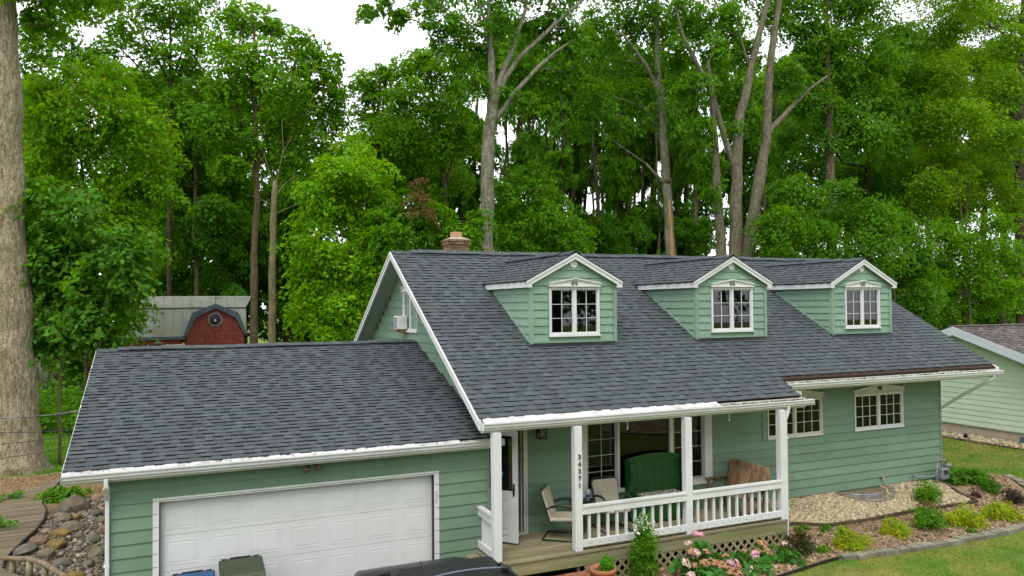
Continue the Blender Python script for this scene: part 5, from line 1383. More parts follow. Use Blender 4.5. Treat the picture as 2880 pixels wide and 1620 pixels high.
MB().tube([(2.10, 22.0, 5.46), (2.50, 22.0, 5.46)], .008, 5).lathe([(0, 0), (.025, .02), (0, .05)], (2.29, 22., 5.43), 8).prism([(2.46, 21.997, 5.43), (2.55, 21.997, 5.46), (2.46, 21.997, 5.49)], (0, .006, 0)).build("arrow", BLACK, vn)
rl = thing("deck_railing", (.2, 21, 0), "white pipe railing of a raised deck in front of the red barn", "railing")
RZ = [3.50, 3.42]
MB().tube([(-.95, 20.9, 3.49), (1.10, 20.9, 3.58)], .025, 7).build("top_pipe", PAPERW, rl)
MB().tube([(-.95, 20.9, 3.30), (1.10, 20.9, 3.40)], .018, 7).build("lower_pipe", PAPERW, rl)
for x in (-.9, -.25, .45, 1.05):
    MB().tube([(x, 20.9, 0), (x, 20.9, 3.56 + .04 * x)], .03, 7).lathe([(0, 0), (.04, .02), (0, .06)], (x, 20.9, 3.55 + .04 * x), 8).build("post", PAPERW, rl)
pl = thing("pagoda_lantern", (.12, 20.6, 0), "bronze pagoda shaped lantern on a pole before the red barn", "lantern")
MB().tube([(.12, 20.5, 0), (.12, 20.5, 3.45)], .03, 7).build("pole", BLACK, pl)
MB().lathe([(0, .0), (.07, .0), (.09, .05), (.17, .06), (.15, .10), (.09, .12), (.08, .17), (.20, .18), (.17, .24), (.07, .30), (.05, .33), (.02, .40), (0, .42)], (.12, 20.5, 3.44), 10).build("lantern_head", pm("bronze_green", (.16, .14, .08), (.09, .09, .05), 8., .6), pl)

# ------------------------------------------------------------------ boardwalk, creek bed, boulders
walk = MB().box(-6.8, -2.35, 3.2, 10.6, -.02, .08).build("boardwalk", WALKW)
tag(walk, kind='structure')
EDGE = [(13.1, -2.2), (12.0, -2.24), (10.6, -2.36), (9.9, -2.27), (9.2, -2.09), (8.2, -2.0), (7.4, -2.02), (6.4, -2.14), (5.4, -2.23), (5.0, -2.23), (4.6, -2.16), (4.0, -1.78), (3.4, -1.40), (2.5, -.95), (1.6, -.6)]
def ex(y):
    for (ya, xa), (yb, xb) in zip(EDGE[:-1], EDGE[1:]):
        if yb <= y <= ya: return xa + (xb - xa) * (y - ya) / (yb - ya)
    return -2.2 if y > 13 else -.6
y = 1.7; i = 0
while y < 13.0:
    w = .14; yb = y + w - .014
    xl0 = -7.0 if y < 10.9 else -3.34 + (y - 10.9) * .51
    xr0, xr1 = ex(y), ex(yb)
    sk = .12 if y > 6.9 else -.03          # boards fan slightly round the bend
    xs = [xl0, xl0 + (1.7 + (i * .9) % 2.2), None] if y < 10.6 else [xl0, None]
    for j in range(len(xs) - 1):
        a = xs[j]; last = xs[j + 1] is None
        b0, b1 = (xr0, xr1) if last else (xs[j + 1] - .004, xs[j + 1] - .004)
        if b0 - a < .1: continue
        dz_ = random.uniform(-.004, .004); zt = .14 + dz_
        yy = lambda x: (x + 2.2) * sk
        MB().hexa([(a, y + yy(a), .10), (b0, y + yy(b0), .10), (b1, yb + yy(b1), .10), (a, yb + yy(a), .10), (a, y + yy(a), zt), (b0, y + yy(b0), zt), (b1, yb + yy(b1), zt), (a, yb + yy(a), zt)]).build("walk_plank", WALKW, walk)
    y += w; i += 1
m = MB(); pe = [(x + .02, y + (x + 2.2) * .0, .095) for y, x in EDGE if y > 4.5 and y < 10]
for a, b in zip(pe[:-1], pe[1:]): m.bar(a, b, .03, .10)
m.build("edge_band", BLACK, walk)
br = thing("log_railing", (-1.5, 3.8, .1), "low curved grey log railing on stub posts along the footbridge", "railing")
rp = [(-2.16, 4.52, .34), (-2.06, 4.29, .40), (-1.63, 3.91, .44), (-1.33, 3.49, .45), (-.88, 2.54, .45), (-.6, 1.9, .43)]
MB().tube(rp, [.03, .045, .05, .05, .05, .045], 9).build("rail", WALKW, br)
for (x, y) in ((-1.93, 4.25), (-1.60, 3.86), (-1.30, 3.44), (-.95, 2.7)):
    MB().tube([(x, y, .0), (x + .01, y, .42)], [.062, .052], 10).build("post", FASCIAW, br)

import mathutils
def rock_mesh(name, seed, sub=2, rough=.28, flat=.6, mat=None):
    import bmesh
    bm = bmesh.new(); bmesh.ops.create_icosphere(bm, subdivisions=sub, radius=1)
    off = Vector((seed * 3.7, seed * 1.9, seed * 5.1))
    rg = random.Random(seed)
    cuts = [Vector((rg.gauss(0, 1), rg.gauss(0, 1), rg.gauss(.3, 1))).normalized() for _ in range(8)]
    for v in bm.verts:
        n = v.co.normalized()
        r = 1 + rough * mathutils.noise.noise(n * 1.3 + off) + rough * .4 * mathutils.noise.noise(n * 3.1 + off)
        p = n * r
        for c in cuts:
            d = p.dot(c) - .70
            if d > 0: p -= c * d * .95
        v.co = Vector((p.x, p.y, p.z * flat))
    me = bpy.data.meshes.new(name); bm.to_mesh(me); bm.free()
    if mat: me.materials.append(mat)
    return me
creek = polysheet("creek_bed", pm("wet_creek_soil", (.12, .09, .055), (.06, .05, .03), 5., .9, bump=.7, bscale=30, bdist=.03), [(-2.05, 1.6), (-.06, 1.6), (-.06, 10.8), (-1.0, 10.9), (-2.0, 9.6), (-2.1, 8.0), (-2.25, 6.0), (-2.2, 4.6)], .012)
BL = [(-1.51, 9.29, .45, .22, 0), (-1.56, 8.09, .24, .15, 0), (-1.34, 8.22, .18, .12, 1), (-1.32, 7.24, .30, .14, 0), (-1.51, 6.87, .27, .13, 1), (-1.84, 6.38, .24, .14, 2), (-1.44, 5.93, .23, .15, 1), (-1.5, 5.23, .24, .14, 0), (-1.98, 5.79, .30, .14, 3),
      (-1.15, 4.57, .19, .13, 3), (-1.05, 10.14, .18, .12, 2), (-.87, 9.07, .12, .10, 2), (-.76, 6.04, .20, .17, 3), (-.64, 6.72, .13, .13, 2), (-.62, 4.99, .2, .12, 0), (-.93, 8.4, .17, .11, 3), (-.77, 7.55, .16, .11, 0), (-.70, 4.38, .18, .10, 3), (-.84, 3.79, .18, .08, 1),
      (-.97, 5.46, .10, .08, 3), (-1.85, 7.32, .13, .06, 2), (-1.8, 7.71, .1, .07, 3), (-.52, 3.82, .06, .05, 2), (-1.25, 9.75, .14, .1, 0), (-1.75, 8.6, .12, .08, 2), (-1.1, 6.5, .11, .08, 3), (-1.72, 5.05, .15, .1, 3), (-.45, 5.6, .14, .1, 3), (-.5, 8.1, .16, .1, 0), (-.42, 7.1, .12, .09, 3), (-1.55, 4.5, .14, .09, 0), (-1.9, 5.1, .12, .08, 3), (-1.3, 3.9, .12, .08, 3), (-1.0, 3.2, .14, .08, 0)]
RM = [rock_mesh("boulder", 3 + i, mat=mt) for i, mt in enumerate((STONE, STONE_Y, STONE_P, STONE_G))]
RM2 = [rock_mesh("boulder", 13 + i, mat=mt, flat=.75) for i, mt in enumerate((STONE, STONE_Y, STONE_P, STONE_G))]
rb = random.Random(5)
for i, (x, y, rx, rz_, m_) in enumerate(BL):
    me = (RM if i % 2 else RM2)[m_]
    o = link("boulder", me, creek)
    o.location = (x, y, zg(x, y) + rz_ * .45); o.scale = (rx * .98, rx * rb.uniform(.7, 1.1), rz_ * 1.6); o.rotation_euler = (rb.uniform(-.2, .2), rb.uniform(-.2, .2), rb.uniform(0, 6.3))
def scatter_stones(name, mat, n, fx, size, parent, seed, flat=.6, dz=.0, sub=1):
    rg = np.random.default_rng(seed)
    base = MB(); 
    import bmesh
    bm = bmesh.new(); bmesh.ops.create_icosphere(bm, subdivisions=sub, radius=1)
    bv = np.array([v.co[:] for v in bm.verts]); bf = np.array([[v.index for v in f.verts] for f in bm.faces]); bm.free()
    P = np.array([fx(rg) for _ in range(n)])
    Z = np.array([zg(a, b) for a, b in P]) + dz
    S = rg.uniform(size[0], size[1], n) * (1 + (rg.random(n) > .9) * .5)
    A = rg.uniform(0, 6.28, n); el = rg.uniform(.7, 1.35, n); fl_ = flat * rg.uniform(.7, 1.3, n); nv = len(bv)
    jit = 1 + rg.uniform(-.22, .22, (n, nv, 1))
    V = bv[None] * jit * np.stack([S * el, S / el, S * fl_], 1)[:, None, :]
    T = rg.uniform(-.4, .4, (n, 2))
    V[..., 2] += V[..., 0] * T[:, :1] + V[..., 1] * T[:, 1:]
    c, s = np.cos(A)[:, None], np.sin(A)[:, None]
    X = V[..., 0] * c - V[..., 1] * s + P[:, :1]; Y = V[..., 0] * s + V[..., 1] * c + P[:, 1:]
    V = np.stack([X, Y, V[..., 2] + Z[:, None] + S[:, None] * .2], -1).reshape(-1, 3)
    F = (bf[None] + (np.arange(n) * nv)[:, None, None]).reshape(-1, 3)
    o = fast_mesh(name, V, 3, mat, parent, smooth=False, idx=F); o['kind'] = 'stuff'
    return o
def inpoly(p, poly):
    c = False; j = len(poly) - 1
    for i in range(len(poly)):
        if (poly[i][1] > p[1]) != (poly[j][1] > p[1]) and p[0] < (poly[j][0] - poly[i][0]) * (p[1] - poly[i][1]) / (poly[j][1] - poly[i][1]) + poly[i][0]: c = not c
        j = i
    return c
def polysamp(poly):
    xs = [p[0] for p in poly]; ys = [p[1] for p in poly]
    def f(rg):
        while True:
            p = (rg.uniform(min(xs), max(xs)), rg.uniform(min(ys), max(ys)))
            if inpoly(p, poly): return p
    return f
scatter_stones("creek_pebbles", PEBBLE, 1500, polysamp([(-1.95, 3), (-.06, 2.2), (-.06, 10.6), (-1.1, 10.4), (-1.95, 8.5), (-2.1, 6.0)]), (.02, .065), creek, 21, flat=.5, dz=.012)
GP = [(12.12, -.28), (12.6, -.34), (13.27, -.60), (14.43, -.64), (15.7, -.58), (16.8, -.61), (17.72, -.59), (17.8, -.18), (18.1, .53), (12.12, .53)]
gb = bpy.data.objects["gravel_bed"]
def gsamp(rg, f=polysamp(GP)):
    while True:
        p = f(rg)
        if ((p[0] - 15.45) / .66) ** 2 + ((p[1] - .53) / .52) ** 2 > 1: return p
scatter_stones("gravel_stones", GRAVEL, 7500, gsamp, (.018, .038), gb, 22, flat=.7, dz=.06)
scatter_stones("gravel_stones", GRAVEL, 900, polysamp([(25.6, 1.5), (26.45, 1.5), (26.45, 8.5), (25.5, 8.5)]), (.03, .07), bpy.data.objects["neighbour_gravel"], 23, flat=.6, dz=.03)
scatter_stones("gravel_stones", GRAVEL, 700, lambda rg: (18.4 + 2.1 * math.sqrt(rg.random()) * math.cos(rg.random() * 6.28), -12.1 + 1.3 * rg.uniform(-.8, .8)), (.03, .07), bpy.data.objects["front_gravel_circle"], 24, dz=.02)
# timber edging of the gravel bed
te = thing("timber_edging", (15, -.3, .3), "old dark timber boards edging the cream gravel bed", "edging")
for a, b in (((12.1, -.34), (12.62, -.40)), ((12.63, -.41), (13.27, -.67)), ((13.29, -.67), (14.43, -.71)), ((14.45, -.71), (15.7, -.65)), ((15.72, -.65), (16.8, -.68)), ((16.82, -.68), (17.8, -.66)), ((17.82, -.64), (17.9, -.2)), ((17.9, -.18), (18.2, .5))):
    MB().bar((*a, zg(*a) + .02), (*b, zg(*b) + .02), .055, .14).build("board", TIMBER, te)
# grey block edging of the mulch bed
ed = thing("stone_edging", (15, -1.95, .2), "row of grey edging blocks between the mulch bed and the lawn", "edging")
ep = [(12.35, -1.84), (12.9, -1.92), (13.6, -1.99), (14.5, -2.04), (15.6, -2.06), (16.6, -2.07), (17.6, -1.98), (18.6, -1.68), (19.5, -1.1), (20.4, -.2), (20.9, .7)]
pos = []; 
for a, b in zip(ep[:-1], ep[1:]):
    L = math.hypot(b[0] - a[0], b[1] - a[1]); n = max(1, round(L / .34))
    for i in range(n):
        t = (i + .5) / n; pos.append((a[0] + (b[0] - a[0]) * t, a[1] + (b[1] - a[1]) * t, math.atan2(b[1] - a[1], b[0] - a[0]), L / n))
EB = MB().hexa([(-.5, -.10, 0), (.5, -.10, 0), (.47, .10, 0), (-.47, .10, 0), (-.5, -.10, .11), (.5, -.10, .11), (.46, .10, .11), (-.46, .10, .11)]).mesh("edging_block")
EB.materials.append(EDGEST)
for (x, y, a, l) in pos:
    o = link("edging_block", EB, ed)
    o.location = (x + random.uniform(-.015, .015), y + random.uniform(-.02, .02), zg(x, y) - .02); o.scale = (l * .96, random.uniform(.9, 1.1), random.uniform(.7, .85)); o.rotation_euler = (random.uniform(-.08, .08), random.uniform(-.05, .05), a + random.uniform(-.06, .06))
pe = thing("plastic_edging", (11.5, -2.2, .2), "thin dark strip edging the mulch in front of the hydrangeas", "edging")
m = MB(); q = [(9.8, -2.22), (10.4, -2.14), (11.3, -1.98), (12.0, -1.86), (12.25, -1.84)]
for a, b in zip(q[:-1], q[1:]): m.bar((*a, zg(*a) + .03), (*b, zg(*b) + .03), .018, .05)
m.build("strip", BLACK, pe)

# ------------------------------------------------------------------ cables on the left
for k_, (z0, z1, mt, r, lb) in enumerate(((3.02, 2.80, CABLE_S, .012, "thick silver and black cable running off the garage, highest of the four"), (2.62, 2.50, CABLE, .008, "thin dark wire running off the garage just under the thick cable"), (2.60, 2.27, CABLE, .008, "thin dark wire running off the garage, third from the top"), (2.45, 1.97, CABLE, .008, "thin dark wire sagging lowest of the four off the garage"))):
    A = Vector((-.02, 5.3, z0 + .12)); B_ = Vector((-2.45, 6.0, z1)); D = Vector((-9., 8.2, z1 + .25))
    pts = [A] + [A.lerp(B_, t) + Vector((0, 0, -.10 * math.sin(math.pi * t))) for t in (.2, .4, .6, .8)] + [B_] + [B_.lerp(D, t) + Vector((0, 0, -.22 * math.sin(math.pi * t))) for t in (.25, .5, .75)] + [D]
    o = thing("utility_cable", A, lb, "cable", "cables running from the garage")
    MB().tube(pts, r, 6).build("strand", mt, o)

# ------------------------------------------------------------------ trees of the wood (positions in metres)
TREES = [
('big_trunk_tree','huge pale furrowed trunk at the left edge beside the boardwalk','tree',None,'BARK_P','L_MID',0.13,2.4,[[[-3.54,15.1,0.05,0.687],[-3.57,15.1,0.48,0.601],[-3.61,15.1,1.09,0.552],[-3.65,15.1,2.32,0.516],[-3.7,15.1,3.79,0.491],[-3.76,15.1,5.76,0.443],[-3.85,15.1,7.73,0.412],[-3.93,15.1,9.7,0.394],[-4.03,15.1,12.42,0.37],[-4.12,15.1,14.64,0.345],[-4.18,15.1,16.62,0.333],[-4.26,15.1,18.61,0.284]],[[-4.11,15.1,14.64,0.16],[-3.46,15.1,15.88,0.1],[-2.71,15.1,16.65,0.051]]],[(-2.68,15.78,14.99,0.78,0.29),(-3.32,15.63,14.45,0.46,0.38),(-1.95,14.2,15.14,0.87,0.49),(-3.41,14.13,15.11,0.96,0.6),(-5.0,15.98,15.85,1.13,0.76),(-2.84,15.34,14.03,0.46,0.25),(-4.76,15.82,17.35,1.89,1.13),(-2.94,14.4,17.29,1.47,0.98)]),
('broadleaf_shrub_tree','dark cool green large-leaved small tree right beside the huge pale trunk','tree',None,'BARK_M','L_BLUE',0.17,2.9,[[[-2.61,15.6,-0.1,0.05],[-2.61,15.6,3.99,0.045],[-2.62,15.6,6.03,0.032],[-2.74,15.6,7.82,0.019]],[[-1.49,15.6,-0.1,0.044],[-1.49,15.6,3.96,0.039],[-1.43,15.6,5.78,0.026],[-1.38,15.6,7.34,0.02]]],[(-2.77,15.89,6.81,1.03,0.9),(-2.99,15.89,5.27,0.9,1.03),(-1.91,15.86,5.26,1.17,1.04),(-0.86,14.69,6.77,1.02,0.76),(-2.61,15.41,8.31,1.02,0.89),(-0.78,15.43,5.84,0.52,0.6),(-3.1,15.97,3.86,0.64,0.51),(-1.99,16.67,4.06,0.94,0.62),(-3.41,16.42,7.88,0.52,0.78),(-1.73,15.71,6.56,0.91,0.78),(-3.15,15.5,6.15,0.5,0.76)]),
('yellow_green_tree','tall yellow-green tree with several thin tan stems behind the big left trunk','tree',None,'BARK_M','L_YEL',0.12,2.3,[[[-2.16,18.5,-0.1,0.064],[-2.16,18.5,5.28,0.057],[-2.19,18.5,8.14,0.057],[-2.39,18.5,11.14,0.043],[-2.52,18.5,12.57,0.029]],[[-1.59,18.5,-0.1,0.064],[-1.59,18.5,5.57,0.058],[-1.62,18.5,7.58,0.05],[-1.6,18.5,9.03,0.043],[-1.76,18.5,11.92,0.022]],[[-1.59,18.5,7.01,0.043],[-1.3,18.5,8.46,0.036],[-0.86,18.5,10.53,0.022]],[[-2.19,18.5,7.57,0.043],[-1.94,18.5,9.3,0.029],[-1.82,18.5,10.75,0.022]]],[(-2.59,18.02,13.14,0.7,0.7),(-1.64,17.05,12.01,1.24,0.83),(-0.65,17.11,11.41,1.12,0.84),(-2.5,18.38,10.82,1.28,0.99),(-0.82,17.97,10.15,1.15,0.86),(-3.45,18.18,11.27,0.83,0.97),(0.11,19.34,10.9,0.76,0.76),(-1.5,18.57,8.75,1.16,0.87),(-3.39,18.65,9.81,0.85,0.85),(-3.67,18.02,12.47,0.55,0.69),(-1.19,17.6,13.18,0.71,0.57),(0.21,18.13,9.51,0.73,0.73),(-0.8,17.59,8.1,0.85,0.85),(-0.59,18.52,7.03,0.88,0.73),(-1.18,19.75,4.99,0.9,0.9),(-0.4,18.79,7.64,0.59,0.59)]),
('hickory_tree','tall open tree with dark spreading limbs against the white sky at upper left','tree',None,'BARK_D','L_MID',0.13,1.9,[[[0.48,25.0,-0.1,0.11],[0.48,25.0,3.35,0.098],[0.46,25.0,8.2,0.099],[0.47,25.0,11.08,0.09],[0.5,25.0,15.07,0.081],[0.5,25.0,17.25,0.054],[0.44,25.0,19.07,0.036]],[[0.5,25.0,15.16,0.063],[-0.29,25.0,16.79,0.045],[-1.09,25.0,17.94,0.027]],[[0.5,25.0,15.16,0.054],[1.03,25.0,16.96,0.036],[1.45,25.0,18.49,0.027]],[[0.48,25.0,14.34,0.054],[-0.61,25.0,15.67,0.036],[-1.72,25.0,16.78,0.026]],[[0.5,25.0,16.16,0.045],[0.04,25.0,17.92,0.027],[-0.13,25.0,18.8,0.018]]],[(-1.52,24.38,17.48,0.78,0.56),(-0.15,25.82,18.55,0.83,0.66),(1.2,25.69,18.51,0.78,0.85),(-0.87,25.5,16.69,0.9,0.61),(-2.41,25.83,16.42,0.8,0.64),(-4.38,25.54,17.48,0.87,0.59),(-4.67,25.6,15.89,0.78,0.69),(0.53,24.72,16.44,0.72,0.61),(-3.03,25.75,18.1,0.71,0.39),(-1.93,25.68,18.78,0.72,0.32),(1.69,24.32,17.01,0.65,0.72),(1.37,25.49,16.04,0.74,0.63),(-0.46,25.48,15.46,0.9,0.65),(-3.84,24.94,16.48,0.62,0.51),(-3.41,25.05,15.88,0.62,0.62),(-0.61,24.96,19.43,2.14,0.71),(1.72,26.01,20.03,1.13,0.57),(-2.49,25.0,15.1,0.87,0.7),(-5.12,25.61,16.53,0.62,0.69),(0.7,24.67,14.46,0.9,0.65),(2.06,25.81,15.08,0.75,0.75)]),
('maple_tree','large spreading green maple crown just left of the patch of open sky','tree',None,'BARK_M','L_MID',0.13,2.0,[[[3.8,21.5,-0.1,0.189],[3.8,21.5,3.24,0.169],[3.83,21.5,7.99,0.127],[3.92,21.5,10.04,0.111],[3.87,21.5,13.12,0.085],[3.84,21.5,15.69,0.06],[3.78,21.5,17.58,0.034]],[[3.92,21.5,10.21,0.077],[3.44,21.5,12.56,0.051],[2.8,21.5,14.88,0.034]],[[3.92,21.5,10.89,0.077],[4.66,21.5,13.88,0.052],[5.67,21.5,16.09,0.035]],[[3.85,21.5,13.11,0.051],[3.6,21.5,15.66,0.034],[3.2,21.5,17.15,0.025]],[[3.86,21.5,13.97,0.051],[4.33,21.5,16.1,0.034],[4.66,21.5,17.53,0.026]],[[4.66,21.5,12.67,0.043],[5.66,21.5,13.45,0.035],[6.52,21.5,14.06,0.018]]],[(7.4,21.95,16.08,0.32,0.47),(6.52,21.45,16.18,0.42,0.53),(2.81,21.63,17.48,0.75,0.64),(3.92,22.45,17.76,0.88,0.74),(4.71,21.88,17.49,0.56,0.63),(3.04,21.46,15.75,1.01,0.81),(4.1,20.79,15.51,0.92,0.81),(5.48,21.09,16.37,0.76,0.83),(6.33,21.92,15.58,0.68,0.82),(5.04,20.55,14.27,1.11,0.81),(3.52,22.6,14.22,1.05,0.88),(2.46,21.01,14.21,0.73,0.73),(6.16,22.58,14.12,1.08,0.79),(6.92,21.19,15.17,0.42,0.7),(7.32,22.55,13.85,0.73,0.91),(4.88,22.01,12.8,0.98,0.77),(2.56,21.51,12.49,0.94,0.74),(3.84,21.54,11.84,0.95,0.68),(6.58,21.88,12.37,1.0,0.78),(5.51,21.7,11.38,0.98,0.63),(2.85,21.11,11.09,0.83,0.6),(1.92,20.94,12.98,0.66,0.66),(7.26,21.52,14.5,0.46,0.71)]),
('beech_tree','dark layered tree with a bent pale stem standing left of the dead snag','tree',None,'BARK_M','L_DARK',0.13,2.3,[[[1.62,26.5,-0.1,0.106],[1.62,26.5,3.25,0.094],[1.6,26.5,7.6,0.095],[1.49,26.5,8.54,0.085],[1.59,26.5,10.82,0.076],[1.56,26.5,15.01,0.047]],[[1.59,26.5,10.82,0.047],[2.44,26.5,11.44,0.029],[3.52,26.5,11.7,0.019]]],[(1.76,27.64,11.29,1.17,0.7),(2.99,26.8,11.33,1.09,0.62),(2.4,25.33,9.67,1.22,0.63),(1.39,27.44,12.8,1.28,0.81),(3.55,26.99,9.33,0.98,0.55),(0.51,27.51,10.91,0.96,0.81),(2.77,25.92,7.96,0.87,0.42),(1.21,27.19,14.19,1.15,0.85),(2.05,25.41,13.11,0.93,0.74),(0.69,26.87,12.35,0.95,0.76),(0.36,26.1,9.03,0.74,0.48),(1.21,25.95,8.11,0.93,0.45),(2.56,27.12,6.68,0.78,0.39),(3.3,25.89,5.69,0.68,0.38),(0.19,26.54,7.57,0.67,0.48)]),
('dead_snag','bare pale broken-topped dead trunk standing right of the red barn','dead tree',None,'SNAGW',None,0.1,1,[[[4.23,18.5,-0.1,0.166],[4.23,18.5,3.59,0.148],[4.24,18.5,6.18,0.133],[4.28,18.5,8.37,0.125],[4.31,18.5,9.63,0.11],[4.33,18.5,9.98,0.071],[4.36,18.5,10.1,0.024]],[[4.31,18.5,9.31,0.031],[4.7,18.5,9.93,0.019],[5.16,18.5,10.31,0.01]],[[4.31,18.5,9.47,0.031],[4.48,18.5,10.43,0.019],[4.66,18.5,11.23,0.013],[4.6,18.5,12.49,0.008]],[[4.32,18.5,9.0,0.023],[3.73,18.5,9.33,0.012],[3.29,18.5,9.42,0.008]],[[4.29,18.5,8.69,0.023],[4.93,18.5,9.03,0.013],[5.55,18.5,9.29,0.008]],[[4.66,18.5,11.23,0.013],[5.01,18.5,11.89,0.008]],[[4.33,18.5,9.79,0.024],[4.06,18.5,10.56,0.012],[3.91,18.5,11.17,0.008]]],[]),
('lime_maple','bright lime young maple standing left of the house gable','tree',None,'BARK_M','L_LIME',0.12,2.5,[[[6.87,16.5,-0.1,0.059],[6.87,16.5,4.0,0.053],[6.88,16.5,8.26,0.053],[6.95,16.5,9.94,0.038],[6.99,16.5,11.17,0.023]],[[6.88,16.5,7.64,0.03],[6.28,16.5,8.84,0.023],[5.84,16.5,9.57,0.015]],[[6.9,16.5,7.95,0.03],[7.58,16.5,9.21,0.023],[7.97,16.5,10.0,0.015]]],[(7.06,17.17,11.23,0.72,0.62),(6.26,15.94,10.11,0.89,0.59),(7.45,15.9,10.03,0.75,0.66),(7.1,17.55,9.64,1.42,0.57),(5.95,16.32,8.43,1.05,0.6),(7.39,17.07,8.49,1.25,0.62),(7.83,15.62,7.75,0.66,0.6),(5.7,16.17,7.14,1.04,0.59),(6.84,15.61,6.98,1.18,0.65),(5.52,16.86,5.83,0.84,0.6),(6.36,15.41,5.42,1.02,0.73),(5.1,17.04,6.28,0.45,0.39),(7.42,15.51,6.39,0.74,0.65),(5.15,16.87,4.77,0.6,0.54),(5.94,15.53,4.34,0.87,0.49),(5.62,16.06,9.35,0.74,0.5),(8.08,16.95,9.29,0.53,0.47)]),
('tulip_tree','tall bright green tree under the open sky just left of the central oak','tree',None,'BARK_M','L_MID',0.13,2.4,[[[13.22,24.0,-0.1,0.158],[13.22,24.0,6.44,0.141],[13.22,24.0,10.88,0.121],[12.86,24.0,14.5,0.081],[12.46,24.0,16.89,0.05]],[[13.22,24.0,11.08,0.071],[13.92,24.0,13.58,0.051],[14.26,24.0,15.66,0.031]],[[13.1,24.0,12.5,0.061],[11.81,24.0,13.81,0.04],[10.8,24.0,14.52,0.03]],[[11.6,24.0,-0.1,0.1],[11.6,24.0,6.43,0.089],[11.71,24.0,10.01,0.069],[11.6,24.0,12.39,0.04]]],[(11.88,23.45,17.26,0.59,0.51),(10.67,23.48,16.63,0.66,0.47),(9.69,24.32,16.27,0.67,0.51),(8.89,23.84,15.75,0.5,0.46),(12.64,23.26,17.7,0.59,0.51),(11.6,24.62,17.17,0.4,0.49),(12.17,23.09,16.6,0.9,0.86),(10.88,22.81,15.3,0.96,0.77),(12.5,23.5,14.85,1.19,0.99),(13.94,24.32,16.22,0.9,1.03),(10.13,24.51,15.37,0.67,0.79),(10.46,22.75,13.52,1.26,0.91),(12.47,23.46,12.95,1.31,0.95),(13.46,22.71,13.67,0.86,0.98),(9.86,23.88,12.64,0.97,0.7),(9.34,24.36,15.75,0.31,0.63),(12.22,24.69,11.74,1.34,0.69),(13.81,24.98,11.68,1.04,0.71),(10.95,24.61,12.06,1.0,0.68),(9.27,24.73,14.35,0.55,0.87),(10.06,24.22,16.68,0.39,0.35),(13.93,23.94,17.66,0.73,0.73),(8.78,23.39,12.66,0.68,0.84),(10.47,24.36,10.79,0.99,0.59),(12.3,23.64,10.39,0.87,0.48)]),
('bushy_undergrowth_tree','bushy low green trees with some dead brown leaves beside the chimney','small tree',None,'BARK_M','L_SHRUB',0.11,2.7,[[[8.63,15.5,-0.1,0.034],[8.63,15.5,6.7,0.03],[8.56,15.5,8.21,0.023]],[[9.89,15.5,-0.1,0.034],[9.89,15.5,6.72,0.031],[9.82,15.5,8.26,0.023]]],[(7.9,14.71,7.52,0.82,0.52),(9.16,15.4,8.07,0.76,0.61),(10.29,16.2,7.63,0.88,0.44),(10.66,14.9,7.84,0.61,0.49),(8.76,15.65,8.69,0.7,0.55),(11.57,15.35,7.67,0.44,0.53),(7.73,15.52,8.18,0.54,0.51),(9.66,14.96,8.5,0.6,0.42),(8.73,16.44,7.07,1.09,0.37),(11.61,15.24,8.29,0.37,0.37),(7.6,15.66,6.84,0.6,0.45)]),
('dead_leaf_sapling','sapling with withered brown leaves among the bushes left of the chimney','sapling',None,'BARK_M','L_BROWN',0.09,0.9,[[[9.36,15.2,-0.1,0.025],[9.36,15.2,7.0,0.023],[9.26,15.2,8.81,0.015],[9.19,15.2,9.56,0.011]]],[(9.19,15.1,9.25,0.33,0.54),(9.16,14.51,8.28,0.38,0.59),(9.04,15.26,8.66,0.3,0.39)]),
